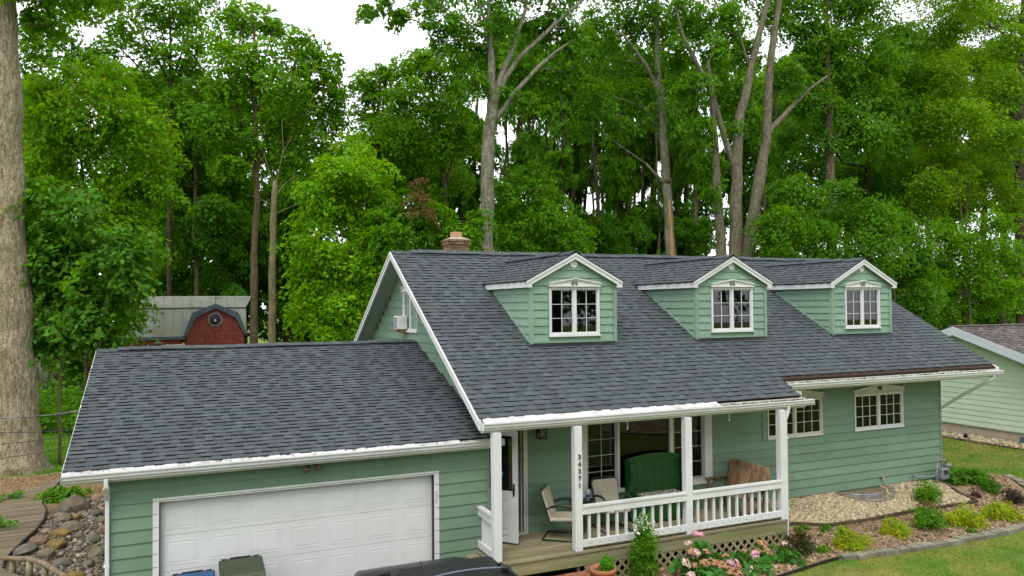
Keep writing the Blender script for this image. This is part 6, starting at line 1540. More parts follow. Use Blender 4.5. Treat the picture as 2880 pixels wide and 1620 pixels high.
('central_oak','tall pale-trunked oak rising behind the roof ridge with forking dark limbs','tree',None,'BARK_G','L_OAK',0.14,2.0,[[[13.06,18.0,-0.1,0.328],[13.06,18.0,6.22,0.293],[13.07,18.0,7.94,0.284],[13.11,18.0,9.67,0.285],[13.22,18.0,12.28,0.269],[13.42,18.0,13.52,0.235],[13.4,18.0,14.92,0.157],[13.35,18.0,16.32,0.113],[13.28,18.0,18.41,0.078]],[[13.45,18.0,13.0,0.139],[14.07,18.0,13.85,0.114],[14.67,18.0,14.67,0.106],[15.6,18.0,15.7,0.089],[16.59,18.0,16.57,0.072],[17.44,18.0,17.21,0.046]],[[13.46,18.0,13.35,0.148],[13.77,18.0,14.96,0.131],[14.34,18.0,16.21,0.106],[15.06,18.0,18.29,0.08],[15.25,18.0,19.8,0.045]],[[13.65,18.0,14.25,0.131],[14.08,18.0,15.15,0.114],[14.86,18.0,16.19,0.106],[16.28,18.0,17.58,0.09],[17.85,18.0,19.04,0.074],[19.16,18.0,20.26,0.037]],[[13.4,18.0,15.62,0.104],[13.34,18.0,16.63,0.087],[13.03,18.0,17.67,0.069],[12.78,18.0,18.51,0.052]],[[13.36,18.0,16.67,0.052],[11.84,18.0,17.5,0.034],[10.77,18.0,18.03,0.025]],[[16.28,18.0,17.58,0.045],[17.65,18.0,17.9,0.027],[18.28,18.0,18.03,0.018]]],[(11.89,18.16,17.3,1.03,0.69),(10.25,18.03,17.62,0.84,0.37),(8.54,18.0,17.49,0.69,0.26),(11.15,18.11,16.41,0.51,0.51),(13.72,18.09,17.63,0.88,0.7),(15.59,18.79,17.41,0.91,0.73),(16.85,18.64,18.27,0.92,0.74),(13.11,19.21,16.31,0.9,0.72),(15.14,19.17,15.63,0.92,0.73),(16.55,19.13,15.77,0.74,0.74),(12.44,18.22,14.61,0.69,0.62),(14.11,18.4,14.58,0.71,0.5),(17.59,18.29,17.14,0.81,0.81),(13.34,18.41,12.73,0.53,0.39),(9.3,18.34,17.25,0.33,0.37),(8.05,18.41,17.26,0.36,0.3),(17.81,18.73,15.8,0.67,0.67),(13.93,18.56,19.62,2.14,0.89),(17.1,18.88,20.46,1.87,0.93),(11.24,18.89,19.31,1.57,0.7),(14.98,17.98,14.02,0.64,0.42),(10.59,18.0,16.98,0.44,0.34)]),
('understory_maple','low mid-green maple to the right of the central oak trunk','small tree',None,'BARK_M','L_SHRUB',0.12,2.3,[[[16.03,20.0,-0.1,0.053],[16.03,20.0,6.68,0.047],[16.16,20.0,8.95,0.038],[16.29,20.0,11.23,0.028]],[[16.11,20.0,8.19,0.028],[17.33,20.0,9.76,0.019]]],[(15.93,19.7,9.47,1.49,0.75),(14.83,19.1,8.08,0.91,0.65),(17.47,20.48,10.21,0.85,0.66),(17.22,19.4,8.17,0.94,0.64),(18.25,19.35,7.82,0.61,0.49),(14.39,19.4,10.29,0.62,0.66),(15.8,19.4,10.92,0.93,0.59),(14.97,19.39,9.21,0.92,0.55),(16.49,20.05,7.83,1.14,0.49),(19.03,19.95,8.46,0.47,0.43),(17.8,19.67,9.26,0.69,0.5)]),
('wounded_trunk_tree','leaning pale trunk with a broken limb and a long bare wood scar','tree',None,'BARK_G','L_OAK',0.14,1.8,[[[24.16,20.0,-0.1,0.287],[24.16,20.0,6.56,0.256],[24.13,20.0,7.59,0.246],[24.04,20.0,9.23,0.236],[23.92,20.0,11.32,0.226],[23.71,20.0,13.43,0.205],[23.57,20.0,15.37,0.205],[23.5,20.0,16.6,0.195],[23.47,20.0,17.98,0.143],[23.45,20.0,19.9,0.103],[23.44,20.0,21.97,0.062]],[[23.57,20.0,15.37,0.143],[23.11,20.0,16.77,0.112],[22.17,20.0,17.88,0.091],[21.47,20.0,18.6,0.06]],[[23.92,20.0,11.16,0.113],[23.27,20.0,11.65,0.092],[22.68,20.0,12.19,0.061]],[[23.72,20.0,13.74,0.092],[23.07,20.0,14.5,0.071],[22.13,20.0,15.64,0.05]],[[23.49,20.0,17.84,0.082],[24.38,20.0,19.2,0.052],[24.9,20.0,20.53,0.031]]],[(21.87,21.0,19.61,1.24,0.83),(23.35,20.28,19.78,1.03,0.83),(25.54,21.42,20.06,1.08,1.0),(21.22,21.36,17.77,1.03,0.83),(23.21,21.04,17.71,1.05,0.84),(24.74,20.55,17.53,0.84,0.84),(20.01,20.65,19.23,0.8,0.88),(22.39,20.76,15.97,1.03,0.7),(19.84,20.03,15.61,0.87,0.75),(19.5,20.46,14.19,0.79,0.67),(21.44,20.61,14.29,0.93,0.61),(22.49,20.42,21.57,2.46,0.9),(23.12,20.06,14.73,0.61,0.49)]),
('three_stem_oak','dark leafed oak with three thick stems rising together behind the middle dormer','tree',None,'BARK_T','L_OAK',0.14,2.1,[[[25.1,17.2,-0.1,0.271],[25.1,17.2,6.45,0.242],[25.09,17.2,7.42,0.232],[24.92,17.2,9.74,0.213],[24.77,17.2,12.94,0.165],[24.64,17.2,14.98,0.116],[24.44,17.2,16.9,0.068]],[[25.89,17.2,-0.1,0.361],[25.89,17.2,6.26,0.322],[25.92,17.2,7.44,0.303],[26.02,17.2,10.4,0.284],[26.13,17.2,13.05,0.246],[26.43,17.2,14.48,0.217],[27.02,17.2,16.66,0.179],[27.76,17.2,18.98,0.14],[28.36,17.2,20.64,0.111]],[[26.02,17.2,11.56,0.157],[25.72,17.2,12.13,0.147],[25.01,17.2,14.25,0.136],[24.3,17.2,15.91,0.116],[23.59,17.2,16.86,0.096],[22.98,17.2,17.89,0.067],[22.61,17.2,19.17,0.038]],[[26.21,17.2,-0.1,0.373],[26.21,17.2,6.27,0.333],[26.68,17.2,7.37,0.335],[27.46,17.2,10.91,0.279],[28.01,17.2,13.2,0.231],[28.14,17.2,15.35,0.181],[28.42,17.2,17.73,0.162],[29.01,17.2,20.53,0.122],[29.31,17.2,22.23,0.072]],[[28.02,17.2,13.5,0.15],[28.34,17.2,13.89,0.151],[29.51,17.2,14.93,0.112],[30.96,17.2,16.2,0.083],[32.17,17.2,17.0,0.052]],[[27.02,17.2,16.66,0.08],[26.41,17.2,18.34,0.059],[25.95,17.2,19.86,0.039]]],[(24.84,18.29,19.09,1.0,0.8),(26.24,17.72,19.29,1.12,0.8),(25.37,17.92,17.43,0.99,0.84),(27.72,18.3,18.05,0.82,0.74),(29.32,17.84,19.98,0.75,0.62),(23.6,17.53,15.54,0.77,0.81),(26.6,18.39,15.78,0.9,0.69),(27.39,17.57,14.34,0.6,0.72),(23.9,17.19,13.55,0.65,0.61),(24.95,17.96,12.22,0.67,0.79),(24.84,17.26,10.53,0.5,0.58),(26.0,17.41,13.58,0.51,0.43),(23.3,18.2,17.26,0.78,0.78),(29.2,19.14,22.15,2.99,0.94),(29.7,17.18,16.92,0.82,0.74),(23.47,17.73,19.49,0.97,0.58),(25.38,17.51,9.02,0.51,0.51),(29.31,17.62,16.38,0.53,0.62)]),
('drooping_oak','dense deep green oak with drooping leafy sprays right of the three stems','tree',None,'BARK_M','L_OAK',0.15,2.5,[[[33.92,18.8,-0.1,0.295],[33.92,18.8,6.59,0.264],[33.93,18.8,8.09,0.253],[33.91,18.8,10.78,0.242],[33.9,18.8,12.99,0.231],[33.86,18.8,15.94,0.21],[33.88,18.8,18.92,0.133],[33.89,18.8,21.89,0.066]],[[33.92,18.8,13.43,0.099],[35.28,18.8,15.33,0.067],[36.84,18.8,16.61,0.045]],[[33.87,18.8,16.09,0.088],[32.67,18.8,17.29,0.066],[31.56,18.8,18.26,0.043]]],[(34.31,19.22,18.72,1.79,1.12),(37.42,20.14,17.6,1.88,1.17),(33.32,18.88,16.39,1.32,0.92),(35.97,19.33,19.87,1.6,0.96),(38.35,19.51,18.95,1.4,1.17),(40.48,20.67,17.09,1.46,1.22),(36.6,18.9,14.79,1.59,0.95),(40.73,20.07,21.22,1.21,1.02),(33.05,19.11,20.09,1.33,0.97),(37.61,19.9,22.17,1.64,0.94),(35.35,19.43,15.48,1.36,0.82),(33.51,19.42,14.19,0.98,0.8),(40.22,20.08,14.87,1.2,1.06),(32.24,19.27,16.05,0.79,0.79),(34.91,19.11,23.07,3.15,0.99),(31.76,18.93,21.17,0.96,0.78)]),
('forked_dark_tree','dark forked tree half hidden among leaves behind the right dormer','tree',None,'BARK_D','L_DARK',0.13,2.2,[[[41.4,23.0,-0.1,0.229],[41.4,23.0,6.57,0.204],[41.45,23.0,10.85,0.179],[41.61,23.0,14.29,0.154],[41.3,23.0,17.13,0.115],[41.16,23.0,19.41,0.064]],[[41.61,23.0,14.29,0.116],[42.29,23.0,15.63,0.103],[43.78,23.0,17.33,0.079],[46.04,23.0,18.61,0.053]],[[41.56,23.0,13.77,0.103],[39.46,23.0,13.88,0.063],[38.8,23.0,14.6,0.05]],[[41.55,23.0,13.25,0.09],[43.2,23.0,16.23,0.065]]],[(42.98,21.4,19.17,1.26,1.26),(40.81,24.27,13.41,1.57,1.04),(42.94,23.63,13.17,1.84,1.31),(46.67,24.84,14.69,1.55,1.38),(41.55,23.71,11.28,1.56,1.04),(44.16,21.54,16.76,1.02,1.02),(36.75,23.62,13.56,1.5,1.25),(36.11,23.91,15.58,1.25,1.1),(46.93,23.85,12.63,1.36,1.36),(36.73,22.99,11.47,1.23,0.99)]),
('low_dogwood','broad mid-green low trees lining the wood right behind the right dormer','small tree',None,'BARK_M','L_OAK',0.12,2.6,[[[28.89,15.8,-0.1,0.055],[28.89,15.8,6.23,0.049],[29.08,15.8,8.97,0.029]],[[32.3,15.8,-0.1,0.056],[32.3,15.8,5.44,0.05],[32.38,15.8,8.28,0.03]],[[35.1,15.8,-0.1,0.058],[35.1,15.8,4.61,0.052],[35.04,15.8,7.52,0.031]]],[(26.93,15.38,8.85,1.13,0.87),(29.31,15.66,8.38,1.29,0.98),(32.63,16.77,9.2,1.37,0.95),(32.66,14.97,7.81,1.31,1.11),(28.29,15.86,10.51,0.97,0.7),(30.13,15.73,7.02,1.3,0.71),(33.88,17.2,6.53,1.4,0.85),(36.54,16.77,8.9,1.21,1.08),(37.59,17.18,6.77,1.23,1.1),(36.03,16.68,5.13,1.2,0.68),(26.75,15.35,7.61,0.94,0.56),(33.02,15.12,9.44,1.0,0.72),(36.92,15.77,7.55,0.85,1.06),(36.49,15.24,5.42,0.83,0.75),(31.47,15.65,10.64,0.8,0.6),(36.97,16.13,4.37,0.77,0.51)]),
('golden_green_tree','bright golden green tree filling the upper right corner of the wood','tree',None,'BARK_D','L_OLIVE',0.13,2.2,[[[51.66,20.0,-0.1,0.411],[51.66,20.0,2.33,0.367],[51.77,20.0,3.9,0.341],[52.03,20.0,11.81,0.317],[52.4,20.0,17.15,0.265],[52.69,20.0,22.54,0.187],[52.92,20.0,26.35,0.107]],[[52.38,20.0,16.62,0.133],[50.44,20.0,18.55,0.092],[48.53,20.0,19.91,0.052]],[[52.11,20.0,13.94,0.119],[49.9,20.0,14.58,0.078],[47.59,20.0,14.92,0.038]],[[52.65,20.0,21.46,0.107],[50.6,20.0,22.79,0.066],[48.27,20.0,23.25,0.039]]],[(45.21,21.37,22.26,1.29,1.08),(46.39,20.29,22.83,1.27,1.07),(50.87,21.23,24.33,1.61,1.18),(49.23,18.74,21.42,0.91,1.17),(43.66,19.43,18.94,1.47,1.22),(50.26,22.01,20.97,1.63,1.36),(48.44,18.67,18.63,1.25,1.25),(43.18,19.67,16.25,1.47,1.22),(44.22,18.1,15.98,1.67,1.2),(47.98,18.44,15.4,1.24,1.24),(47.35,21.62,14.43,1.84,1.15),(51.34,22.09,13.97,1.8,1.36),(47.01,20.48,11.12,1.28,1.02),(49.22,18.85,11.52,0.91,1.16),(42.56,19.31,11.75,1.11,1.2),(43.57,18.2,23.88,3.35,1.05),(52.77,20.33,24.29,0.54,0.81)]),
('low_maple','bright green layered low maple between the house roof and the right edge','small tree',None,'BARK_M','L_MID',0.12,2.2,[[[43.3,17.5,-0.1,0.078],[43.3,17.5,3.59,0.07],[43.24,17.5,6.85,0.047],[43.13,17.5,8.71,0.035]]],[(47.22,18.12,7.9,1.22,1.22),(43.67,17.32,6.84,1.03,1.03),(41.37,17.58,8.67,1.15,1.15),(45.32,16.45,5.54,0.84,0.98),(40.16,17.6,5.91,0.91,0.82),(43.34,18.63,4.64,1.19,0.62),(45.46,18.24,4.98,1.2,0.87),(44.05,16.45,9.34,0.92,0.83),(43.19,17.55,8.48,1.17,0.84),(41.43,18.04,7.09,0.93,0.83)]),
('thin_fork_tree','thin forked brown stem standing among low maples near the neighbour roof','small tree',None,'BARK_M','L_OLIVE',0.12,1.6,[[[44.86,19.0,-0.1,0.123],[44.86,19.0,3.28,0.109],[44.93,19.0,6.45,0.097],[45.02,19.0,8.89,0.085],[44.72,19.0,10.84,0.061],[44.57,19.0,12.54,0.037]],[[45.0,19.0,8.4,0.061],[45.37,19.0,10.87,0.049],[45.72,19.0,12.61,0.037]]],[(44.19,18.54,12.69,0.72,0.58),(46.87,19.67,12.91,0.6,0.6)])
]
BGT = [
([[23.43,39.53,-0.1,0.128],[23.43,39.53,6.48,0.116],[23.64,39.53,12.45,0.105],[23.25,39.53,18.12,0.082],[23.62,39.53,24.17,0.053]],[(23.36,39.5,13.95,1.66,2.17,3),(22.8,39.04,10.34,1.49,1.99,3)]),
([[25.59,42.46,-0.1,0.12],[25.59,42.46,6.57,0.109],[25.61,42.46,12.9,0.098],[25.88,42.46,18.97,0.077],[26.45,42.46,25.45,0.05]],[(26.47,42.73,17.59,1.76,2.44,0),(25.81,42.09,9.28,1.72,2.16,4)]),
([[26.53,42.54,-0.1,0.15],[26.53,42.54,6.57,0.136],[26.43,42.54,12.95,0.122],[26.97,42.54,19.08,0.096],[27.11,42.54,25.56,0.062]],[(26.55,41.94,15.28,1.28,2.77,4),(26.96,42.7,10.21,2.18,2.45,3)]),
([[27.98,43.65,-0.1,0.1],[27.98,43.65,6.61,0.091],[27.84,43.65,13.15,0.082],[28.11,43.65,19.41,0.064],[28.69,43.65,26.1,0.041]],[(28.42,43.97,17.49,1.49,2.4,4),(27.97,43.62,11.75,2.27,1.71,2)]),
([[26.87,39.51,-0.1,0.142],[26.87,39.51,6.49,0.129],[26.99,39.51,12.6,0.117],[27.32,39.51,18.46,0.091],[27.38,39.51,24.64,0.059]],[(26.46,38.62,14.02,1.57,1.92,3),(27.13,39.27,8.82,2.13,1.75,3)]),
([[29.09,42.11,-0.1,0.099],[29.09,42.11,6.57,0.09],[29.17,42.11,13.01,0.082],[28.87,42.11,19.15,0.063],[29.6,42.11,25.74,0.041]],[(29.12,42.53,17.12,1.3,1.67,2),(29.2,41.26,10.29,1.72,2.24,2)]),
([[27.66,37.65,-0.1,0.124],[27.66,37.65,6.44,0.113],[27.88,37.65,12.41,0.102],[28.09,37.65,18.12,0.079],[28.06,37.65,24.15,0.051]],[(27.97,37.27,15.3,1.42,2.48,1),(27.63,38.55,9.79,1.74,1.99,4)]),
([[28.06,36.79,-0.1,0.099],[28.06,36.79,6.42,0.09],[28.01,36.79,12.31,0.081],[28.16,36.79,17.94,0.063],[28.01,36.79,23.87,0.041]],[(29.27,37.57,17.73,1.7,1.96,3),(28.48,37.77,10.79,1.55,1.91,1)]),
([[33.68,45.16,-0.1,0.12],[33.68,45.16,6.66,0.109],[33.92,45.16,13.6,0.098],[34.01,45.16,20.24,0.077],[33.8,45.16,27.22,0.049]],[(33.58,45.8,19.17,1.53,2.7,2),(33.3,44.72,11.48,2.26,1.96,4)]),
([[31.72,40.03,-0.1,0.135],[31.72,40.03,6.51,0.123],[31.86,40.03,12.88,0.111],[32.07,40.03,18.97,0.087],[31.79,40.03,25.36,0.056]],[(32.38,39.82,15.62,1.75,2.7,1),(32.11,39.55,9.57,2.2,1.86,2)]),
([[32.23,39.29,-0.1,0.092],[32.23,39.29,6.49,0.084],[32.42,39.29,12.81,0.076],[32.56,39.29,18.85,0.059],[31.77,39.29,25.13,0.038]],[(32.78,38.93,17.39,1.5,2.8,4),(31.59,39.07,11.54,1.61,2.39,2)]),
([[33.39,39.63,-0.1,0.151],[33.39,39.63,6.51,0.137],[33.3,39.63,12.89,0.124],[33.25,39.63,18.98,0.096],[33.98,39.63,25.51,0.062]],[(33.63,40.08,18.19,1.61,2.87,0),(33.67,39.3,11.06,1.68,1.93,2)]),
([[35.73,41.78,-0.1,0.136],[35.73,41.78,6.57,0.124],[35.91,41.78,13.27,0.112],[36.17,41.78,19.69,0.088],[36.76,41.78,26.54,0.057]],[(36.14,41.23,18.73,1.38,2.26,0),(35.31,41.56,11.37,2.05,1.78,3)]),
([[35.51,39.88,-0.1,0.151],[35.51,39.88,6.52,0.137],[35.46,39.88,13.02,0.124],[35.58,39.88,19.23,0.097],[35.74,39.88,25.81,0.062]],[(36.23,40.64,16.56,1.38,2.33,3),(36.48,40.87,10.71,1.92,2.34,1)]),
([[33.49,35.42,-0.1,0.143],[33.49,35.42,6.39,0.13],[33.38,35.42,12.37,0.117],[33.6,35.42,18.1,0.091],[34.47,35.42,24.26,0.059]],[(33.44,35.09,17.28,1.43,2.04,3),(33.24,34.52,10.84,1.86,1.67,3)]),
([[35.44,36.9,-0.1,0.118],[35.44,36.9,6.44,0.107],[35.63,36.9,12.65,0.097],[36.04,36.9,18.62,0.076],[35.21,36.9,24.82,0.049]],[(35.71,36.88,17.99,1.56,1.63,1),(35.1,36.98,8.88,2.06,2.03,1)]),
([[35.27,35.3,-0.1,0.097],[35.27,35.3,6.39,0.088],[35.55,35.3,12.45,0.08],[35.13,35.3,18.2,0.062],[35.0,35.3,24.29,0.04]],[(35.25,35.93,17.42,1.46,2.29,1),(35.36,34.65,8.78,1.92,1.95,1)]),
([[37.89,37.57,-0.1,0.118],[37.89,37.57,6.46,0.107],[38.23,37.57,12.85,0.097],[37.81,37.57,18.92,0.075],[38.54,37.57,25.45,0.049]],[(38.26,37.97,17.24,1.8,2.66,0),(37.36,36.63,10.44,1.74,2.28,4)]),
([[43.02,43.02,-0.1,0.114],[43.02,43.02,6.62,0.104],[43.34,43.02,13.75,0.094],[42.94,43.02,20.52,0.073],[42.79,43.02,27.69,0.047]],[(42.8,42.65,20.24,1.52,1.8,1),(43.42,44.02,10.28,2.19,2.6,1)]),
([[43.07,41.63,-0.1,0.138],[43.07,41.63,6.58,0.125],[43.31,41.63,13.58,0.113],[43.06,41.63,20.23,0.088],[44.16,41.63,27.43,0.057]],[(42.81,41.77,15.54,2.08,3.0,3),(43.73,42.43,11.84,1.92,2.65,0)]),
([[40.85,33.0,-0.1,0.117],[40.85,33.0,6.34,0.106],[40.96,33.0,12.41,0.096],[41.28,33.0,18.22,0.075],[40.65,33.0,24.28,0.048]],[(41.46,33.4,18.33,1.35,2.76,2),(42.17,33.89,13.19,1.55,2.48,0)]),
([[42.01,33.0,-0.1,0.118],[42.01,33.0,6.34,0.107],[42.01,33.0,12.45,0.096],[42.09,33.0,18.29,0.075],[42.47,33.0,24.51,0.048]],[(42.03,32.78,16.09,1.34,2.74,4),(42.96,33.5,11.0,1.55,2.48,1)]),
([[43.39,33.0,-0.1,0.119],[43.39,33.0,6.34,0.108],[43.49,33.0,12.52,0.097],[43.25,33.0,18.39,0.076],[43.27,33.0,24.62,0.049]],[(44.36,33.75,18.64,1.38,2.83,3),(44.83,33.94,13.33,1.58,2.53,3)]),
([[33.76,33.0,-0.1,0.111],[33.76,33.0,6.32,0.101],[33.84,33.0,12.09,0.091],[33.71,33.0,17.59,0.071],[33.62,33.0,23.4,0.046]],[(33.87,32.95,14.98,1.27,2.6,1),(34.54,33.51,10.14,1.46,2.34,4)]),
([[32.39,33.0,-0.1,0.11],[32.39,33.0,6.32,0.1],[32.41,33.0,12.03,0.09],[32.16,33.0,17.46,0.07],[32.49,33.0,23.25,0.045]],[(32.65,33.25,12.07,1.26,2.58,3),(32.35,32.44,7.15,1.41,2.26,4)]),
([[21.8,36.81,-0.1,0.13],[21.8,36.81,6.41,0.118],[21.86,36.81,12.04,0.107],[22.15,36.81,17.44,0.083],[22.16,36.81,23.14,0.054]],[(22.37,37.46,22.31,2.39,4.98,0),(22.37,36.65,11.07,1.85,1.72,0)]),
([[20.4,31.24,-0.1,0.194],[20.4,31.24,6.25,0.176],[20.36,31.24,11.28,0.158],[20.59,31.24,16.11,0.124],[21.02,31.24,21.25,0.08]],[(20.51,30.91,19.88,1.61,4.24,4),(20.83,31.64,9.63,1.41,1.6,4),(20.87,31.05,13.91,1.25,2.37,1)]),
([[23.62,35.42,-0.1,0.187],[23.62,35.42,6.37,0.17],[23.7,35.42,11.95,0.153],[23.31,35.42,17.24,0.119],[23.66,35.42,22.89,0.077]],[(23.28,35.28,21.33,2.33,4.64,1),(22.97,35.45,10.02,1.6,2.59,0),(23.11,35.15,15.32,1.34,2.64,2)]),
([[24.55,34.8,-0.1,0.133],[24.55,34.8,6.36,0.121],[24.64,34.8,11.91,0.109],[24.32,34.8,17.19,0.085],[24.96,34.8,22.86,0.055]],[(25.18,34.67,20.16,2.17,4.65,1),(23.27,33.87,9.83,1.42,1.75,4),(24.87,35.12,13.71,1.44,2.73,3)]),
([[21.73,27.71,-0.1,0.108],[21.73,27.71,6.16,0.098],[21.77,27.71,10.91,0.089],[21.94,27.71,15.46,0.069],[21.74,27.71,20.24,0.045]],[(22.45,28.66,17.69,1.89,3.3,4),(22.17,28.14,9.58,1.58,2.23,0),(21.98,28.09,13.34,1.21,1.58,4)]),
([[26.99,36.14,-0.1,0.227],[26.99,36.14,6.4,0.206],[27.03,36.14,12.18,0.186],[27.51,36.14,17.75,0.145],[26.7,36.14,23.5,0.093]],[(27.16,36.34,21.43,2.32,4.03,0),(26.93,35.63,8.76,1.9,2.39,4),(27.57,35.52,15.75,1.21,2.63,0)]),
([[28.53,37.38,-0.1,0.152],[28.53,37.38,6.43,0.138],[28.73,37.38,12.41,0.125],[29.11,37.38,18.15,0.097],[28.89,37.38,24.17,0.063]],[(28.2,38.03,20.3,2.25,4.25,3),(29.19,36.71,9.01,1.73,2.59,4),(28.4,38.36,14.01,1.13,2.98,2)]),
([[24.97,29.18,-0.1,0.144],[24.97,29.18,6.2,0.131],[25.09,29.18,11.24,0.119],[24.73,29.18,16.01,0.092],[25.05,29.18,21.12,0.06]],[(25.11,29.86,20.19,1.63,3.85,3),(25.62,28.79,9.46,1.35,1.89,0)]),
([[33.23,41.59,-0.1,0.197],[33.23,41.59,6.56,0.179],[33.33,41.59,13.13,0.162],[33.84,41.59,19.45,0.126],[33.89,41.59,26.12,0.082]],[(33.76,41.9,23.05,2.56,4.73,3),(32.52,40.83,9.59,1.91,2.69,4),(33.4,41.51,15.74,1.93,2.96,4)]),
([[29.45,33.82,-0.1,0.232],[29.45,33.82,6.34,0.211],[29.65,33.82,12.01,0.19],[29.53,33.82,17.41,0.148],[30.24,33.82,23.22,0.096]],[(30.65,33.96,19.1,2.0,4.62,3),(29.65,33.42,10.28,1.86,2.03,2),(30.1,34.16,13.75,1.31,2.29,0)]),
([[29.9,33.01,-0.1,0.171],[29.9,33.01,6.32,0.155],[29.82,33.01,11.92,0.14],[29.62,33.01,17.25,0.109],[29.53,33.01,22.88,0.07]],[(29.2,33.0,20.61,1.76,4.95,0),(29.52,32.03,9.18,1.47,2.45,3),(29.16,32.97,13.67,1.27,2.7,4)]),
([[36.38,41.56,-0.1,0.178],[36.38,41.56,6.57,0.162],[36.65,41.56,13.28,0.146],[37.12,41.56,19.72,0.114],[36.18,41.56,26.4,0.073]],[(37.18,41.04,22.88,2.49,4.73,4),(35.31,41.01,11.37,2.2,2.63,4),(36.41,41.5,16.59,1.61,2.78,3)]),
([[36.4,39.94,-0.1,0.25],[36.4,39.94,6.52,0.227],[36.56,39.94,13.07,0.205],[36.92,39.94,19.35,0.16],[36.14,39.94,25.89,0.103]],[(36.47,39.36,22.91,2.09,4.89,1),(35.49,38.95,11.55,1.73,2.71,0)]),
([[35.07,33.85,-0.1,0.217],[35.07,33.85,6.35,0.197],[35.36,33.85,12.26,0.178],[35.42,33.85,17.91,0.139],[35.05,33.85,23.84,0.089]],[(36.18,34.59,20.68,2.02,4.86,4),(34.24,33.0,11.07,1.47,2.1,4),(34.61,34.26,14.63,1.17,2.82,2)]),
([[34.05,31.3,-0.1,0.191],[34.05,31.3,6.28,0.174],[34.27,31.3,11.9,0.157],[34.39,31.3,17.28,0.123],[34.83,31.3,23.02,0.079]],[(32.8,30.61,18.78,1.8,4.16,1),(33.58,30.35,9.85,1.48,1.69,0),(34.44,30.84,15.02,1.16,2.37,2)]),
([[48.62,38.63,-0.1,0.266],[48.62,38.63,6.51,0.242],[48.92,38.63,13.45,0.219],[48.48,38.63,20.04,0.17],[49.52,38.63,27.16,0.11]],[(49.89,39.59,22.52,2.99,6.3,2),(48.26,38.59,9.41,2.23,2.31,2),(47.23,38.22,17.72,1.76,3.04,1)]),
([[53.13,41.43,-0.1,0.195],[53.13,41.43,6.59,0.177],[53.21,41.43,13.99,0.16],[52.92,41.43,21.02,0.124],[53.04,41.43,28.49,0.08]],[(52.3,41.3,23.65,3.04,5.43,3),(52.55,41.73,12.01,2.26,3.35,0),(52.78,42.09,15.08,1.85,3.39,2)]),
([[46.86,33.44,-0.1,0.23],[46.86,33.44,6.36,0.209],[47.08,33.44,12.73,0.188],[47.3,33.44,18.82,0.147],[47.66,33.44,25.31,0.095]],[(46.48,32.69,21.98,2.61,4.92,4),(48.58,34.11,11.68,2.24,2.11,4)]),
([[-6.73,30.95,-0.1,0.121],[-6.73,30.95,6.19,0.11],[-6.74,30.95,10.06,0.099],[-6.66,30.95,13.76,0.077],[-6.95,30.95,17.63,0.05]],[(-6.58,31.06,13.96,1.81,3.14,2),(-6.96,30.8,9.35,1.65,3.23,0),(-6.73,30.23,6.39,1.46,1.97,1)]),
([[-7.02,39.26,-0.1,0.176],[-7.02,39.26,6.42,0.16],[-7.07,39.26,11.07,0.144],[-7.17,39.26,15.5,0.112],[-7.36,39.26,20.17,0.072]],[(-6.47,38.79,16.2,1.83,3.35,2),(-7.45,39.88,10.43,1.88,3.92,4),(-6.63,38.72,5.33,1.74,2.07,4)]),
([[-5.84,39.41,-0.1,0.171],[-5.84,39.41,6.42,0.155],[-5.85,39.41,11.14,0.139],[-5.84,39.41,15.65,0.109],[-6.1,39.41,20.38,0.07]],[(-6.16,39.24,15.86,2.05,4.1,4),(-6.03,39.33,10.64,2.11,4.14,0),(-6.07,40.2,5.41,2.0,2.55,4)]),
([[-1.6,34.95,-0.1,0.174],[-1.6,34.95,6.31,0.158],[-1.65,34.95,10.78,0.143],[-1.64,34.95,15.04,0.111],[-1.42,34.95,19.58,0.072]],[(-1.54,34.14,15.45,2.18,3.41,2),(-2.26,35.31,10.45,1.91,3.47,1),(-1.62,35.75,6.44,1.85,2.78,4)]),
([[-0.41,29.47,-0.1,0.116],[-0.41,29.47,6.16,0.105],[-0.47,29.47,10.15,0.094],[-0.55,29.47,13.95,0.074],[-0.78,29.47,17.94,0.047]],[(-0.34,29.71,13.92,1.78,3.06,3),(0.3,29.49,9.16,2.01,3.73,0),(0.23,28.58,5.63,1.86,2.16,3)]),
([[0.96,31.14,-0.1,0.107],[0.96,31.14,6.21,0.097],[0.91,31.14,10.42,0.088],[0.9,31.14,14.43,0.068],[0.73,31.14,18.66,0.044]],[(0.68,30.91,14.9,2.07,3.47,3),(0.9,30.41,10.06,1.68,3.4,2),(1.68,30.29,5.87,1.87,2.59,1)]),
([[2.86,37.39,-0.1,0.183],[2.86,37.39,6.39,0.166],[2.91,37.39,11.28,0.15],[2.75,37.39,15.94,0.117],[3.17,37.39,20.92,0.076]],[(2.03,36.55,15.57,1.83,3.86,0),(2.24,37.84,11.25,2.09,4.35,4),(2.94,36.46,5.81,1.99,2.8,0)]),
([[3.69,32.25,-0.1,0.154],[3.69,32.25,6.25,0.14],[3.68,32.25,10.67,0.127],[3.91,32.25,14.92,0.099],[3.76,32.25,19.39,0.064]],[(3.03,31.45,14.85,1.64,3.34,4),(3.29,31.73,10.0,2.24,3.82,1),(3.2,32.89,6.69,1.71,2.15,1)]),
([[4.52,36.48,-0.1,0.14],[4.52,36.48,6.36,0.127],[4.42,36.48,11.23,0.115],[4.52,36.48,15.89,0.09],[4.24,36.48,20.77,0.058]],[(3.9,35.91,15.59,1.8,4.28,2),(4.6,35.48,10.03,2.08,4.24,1),(5.27,37.12,6.47,1.83,3.01,4)]),
([[6.48,32.37,-0.1,0.18],[6.48,32.37,6.25,0.164],[6.47,32.37,10.81,0.148],[6.56,32.37,15.17,0.116],[6.85,32.37,19.81,0.075]],[(6.34,32.99,15.59,2.28,3.52,4),(6.69,31.74,9.54,2.35,4.27,4),(6.41,31.83,6.44,1.95,2.28,4)]),
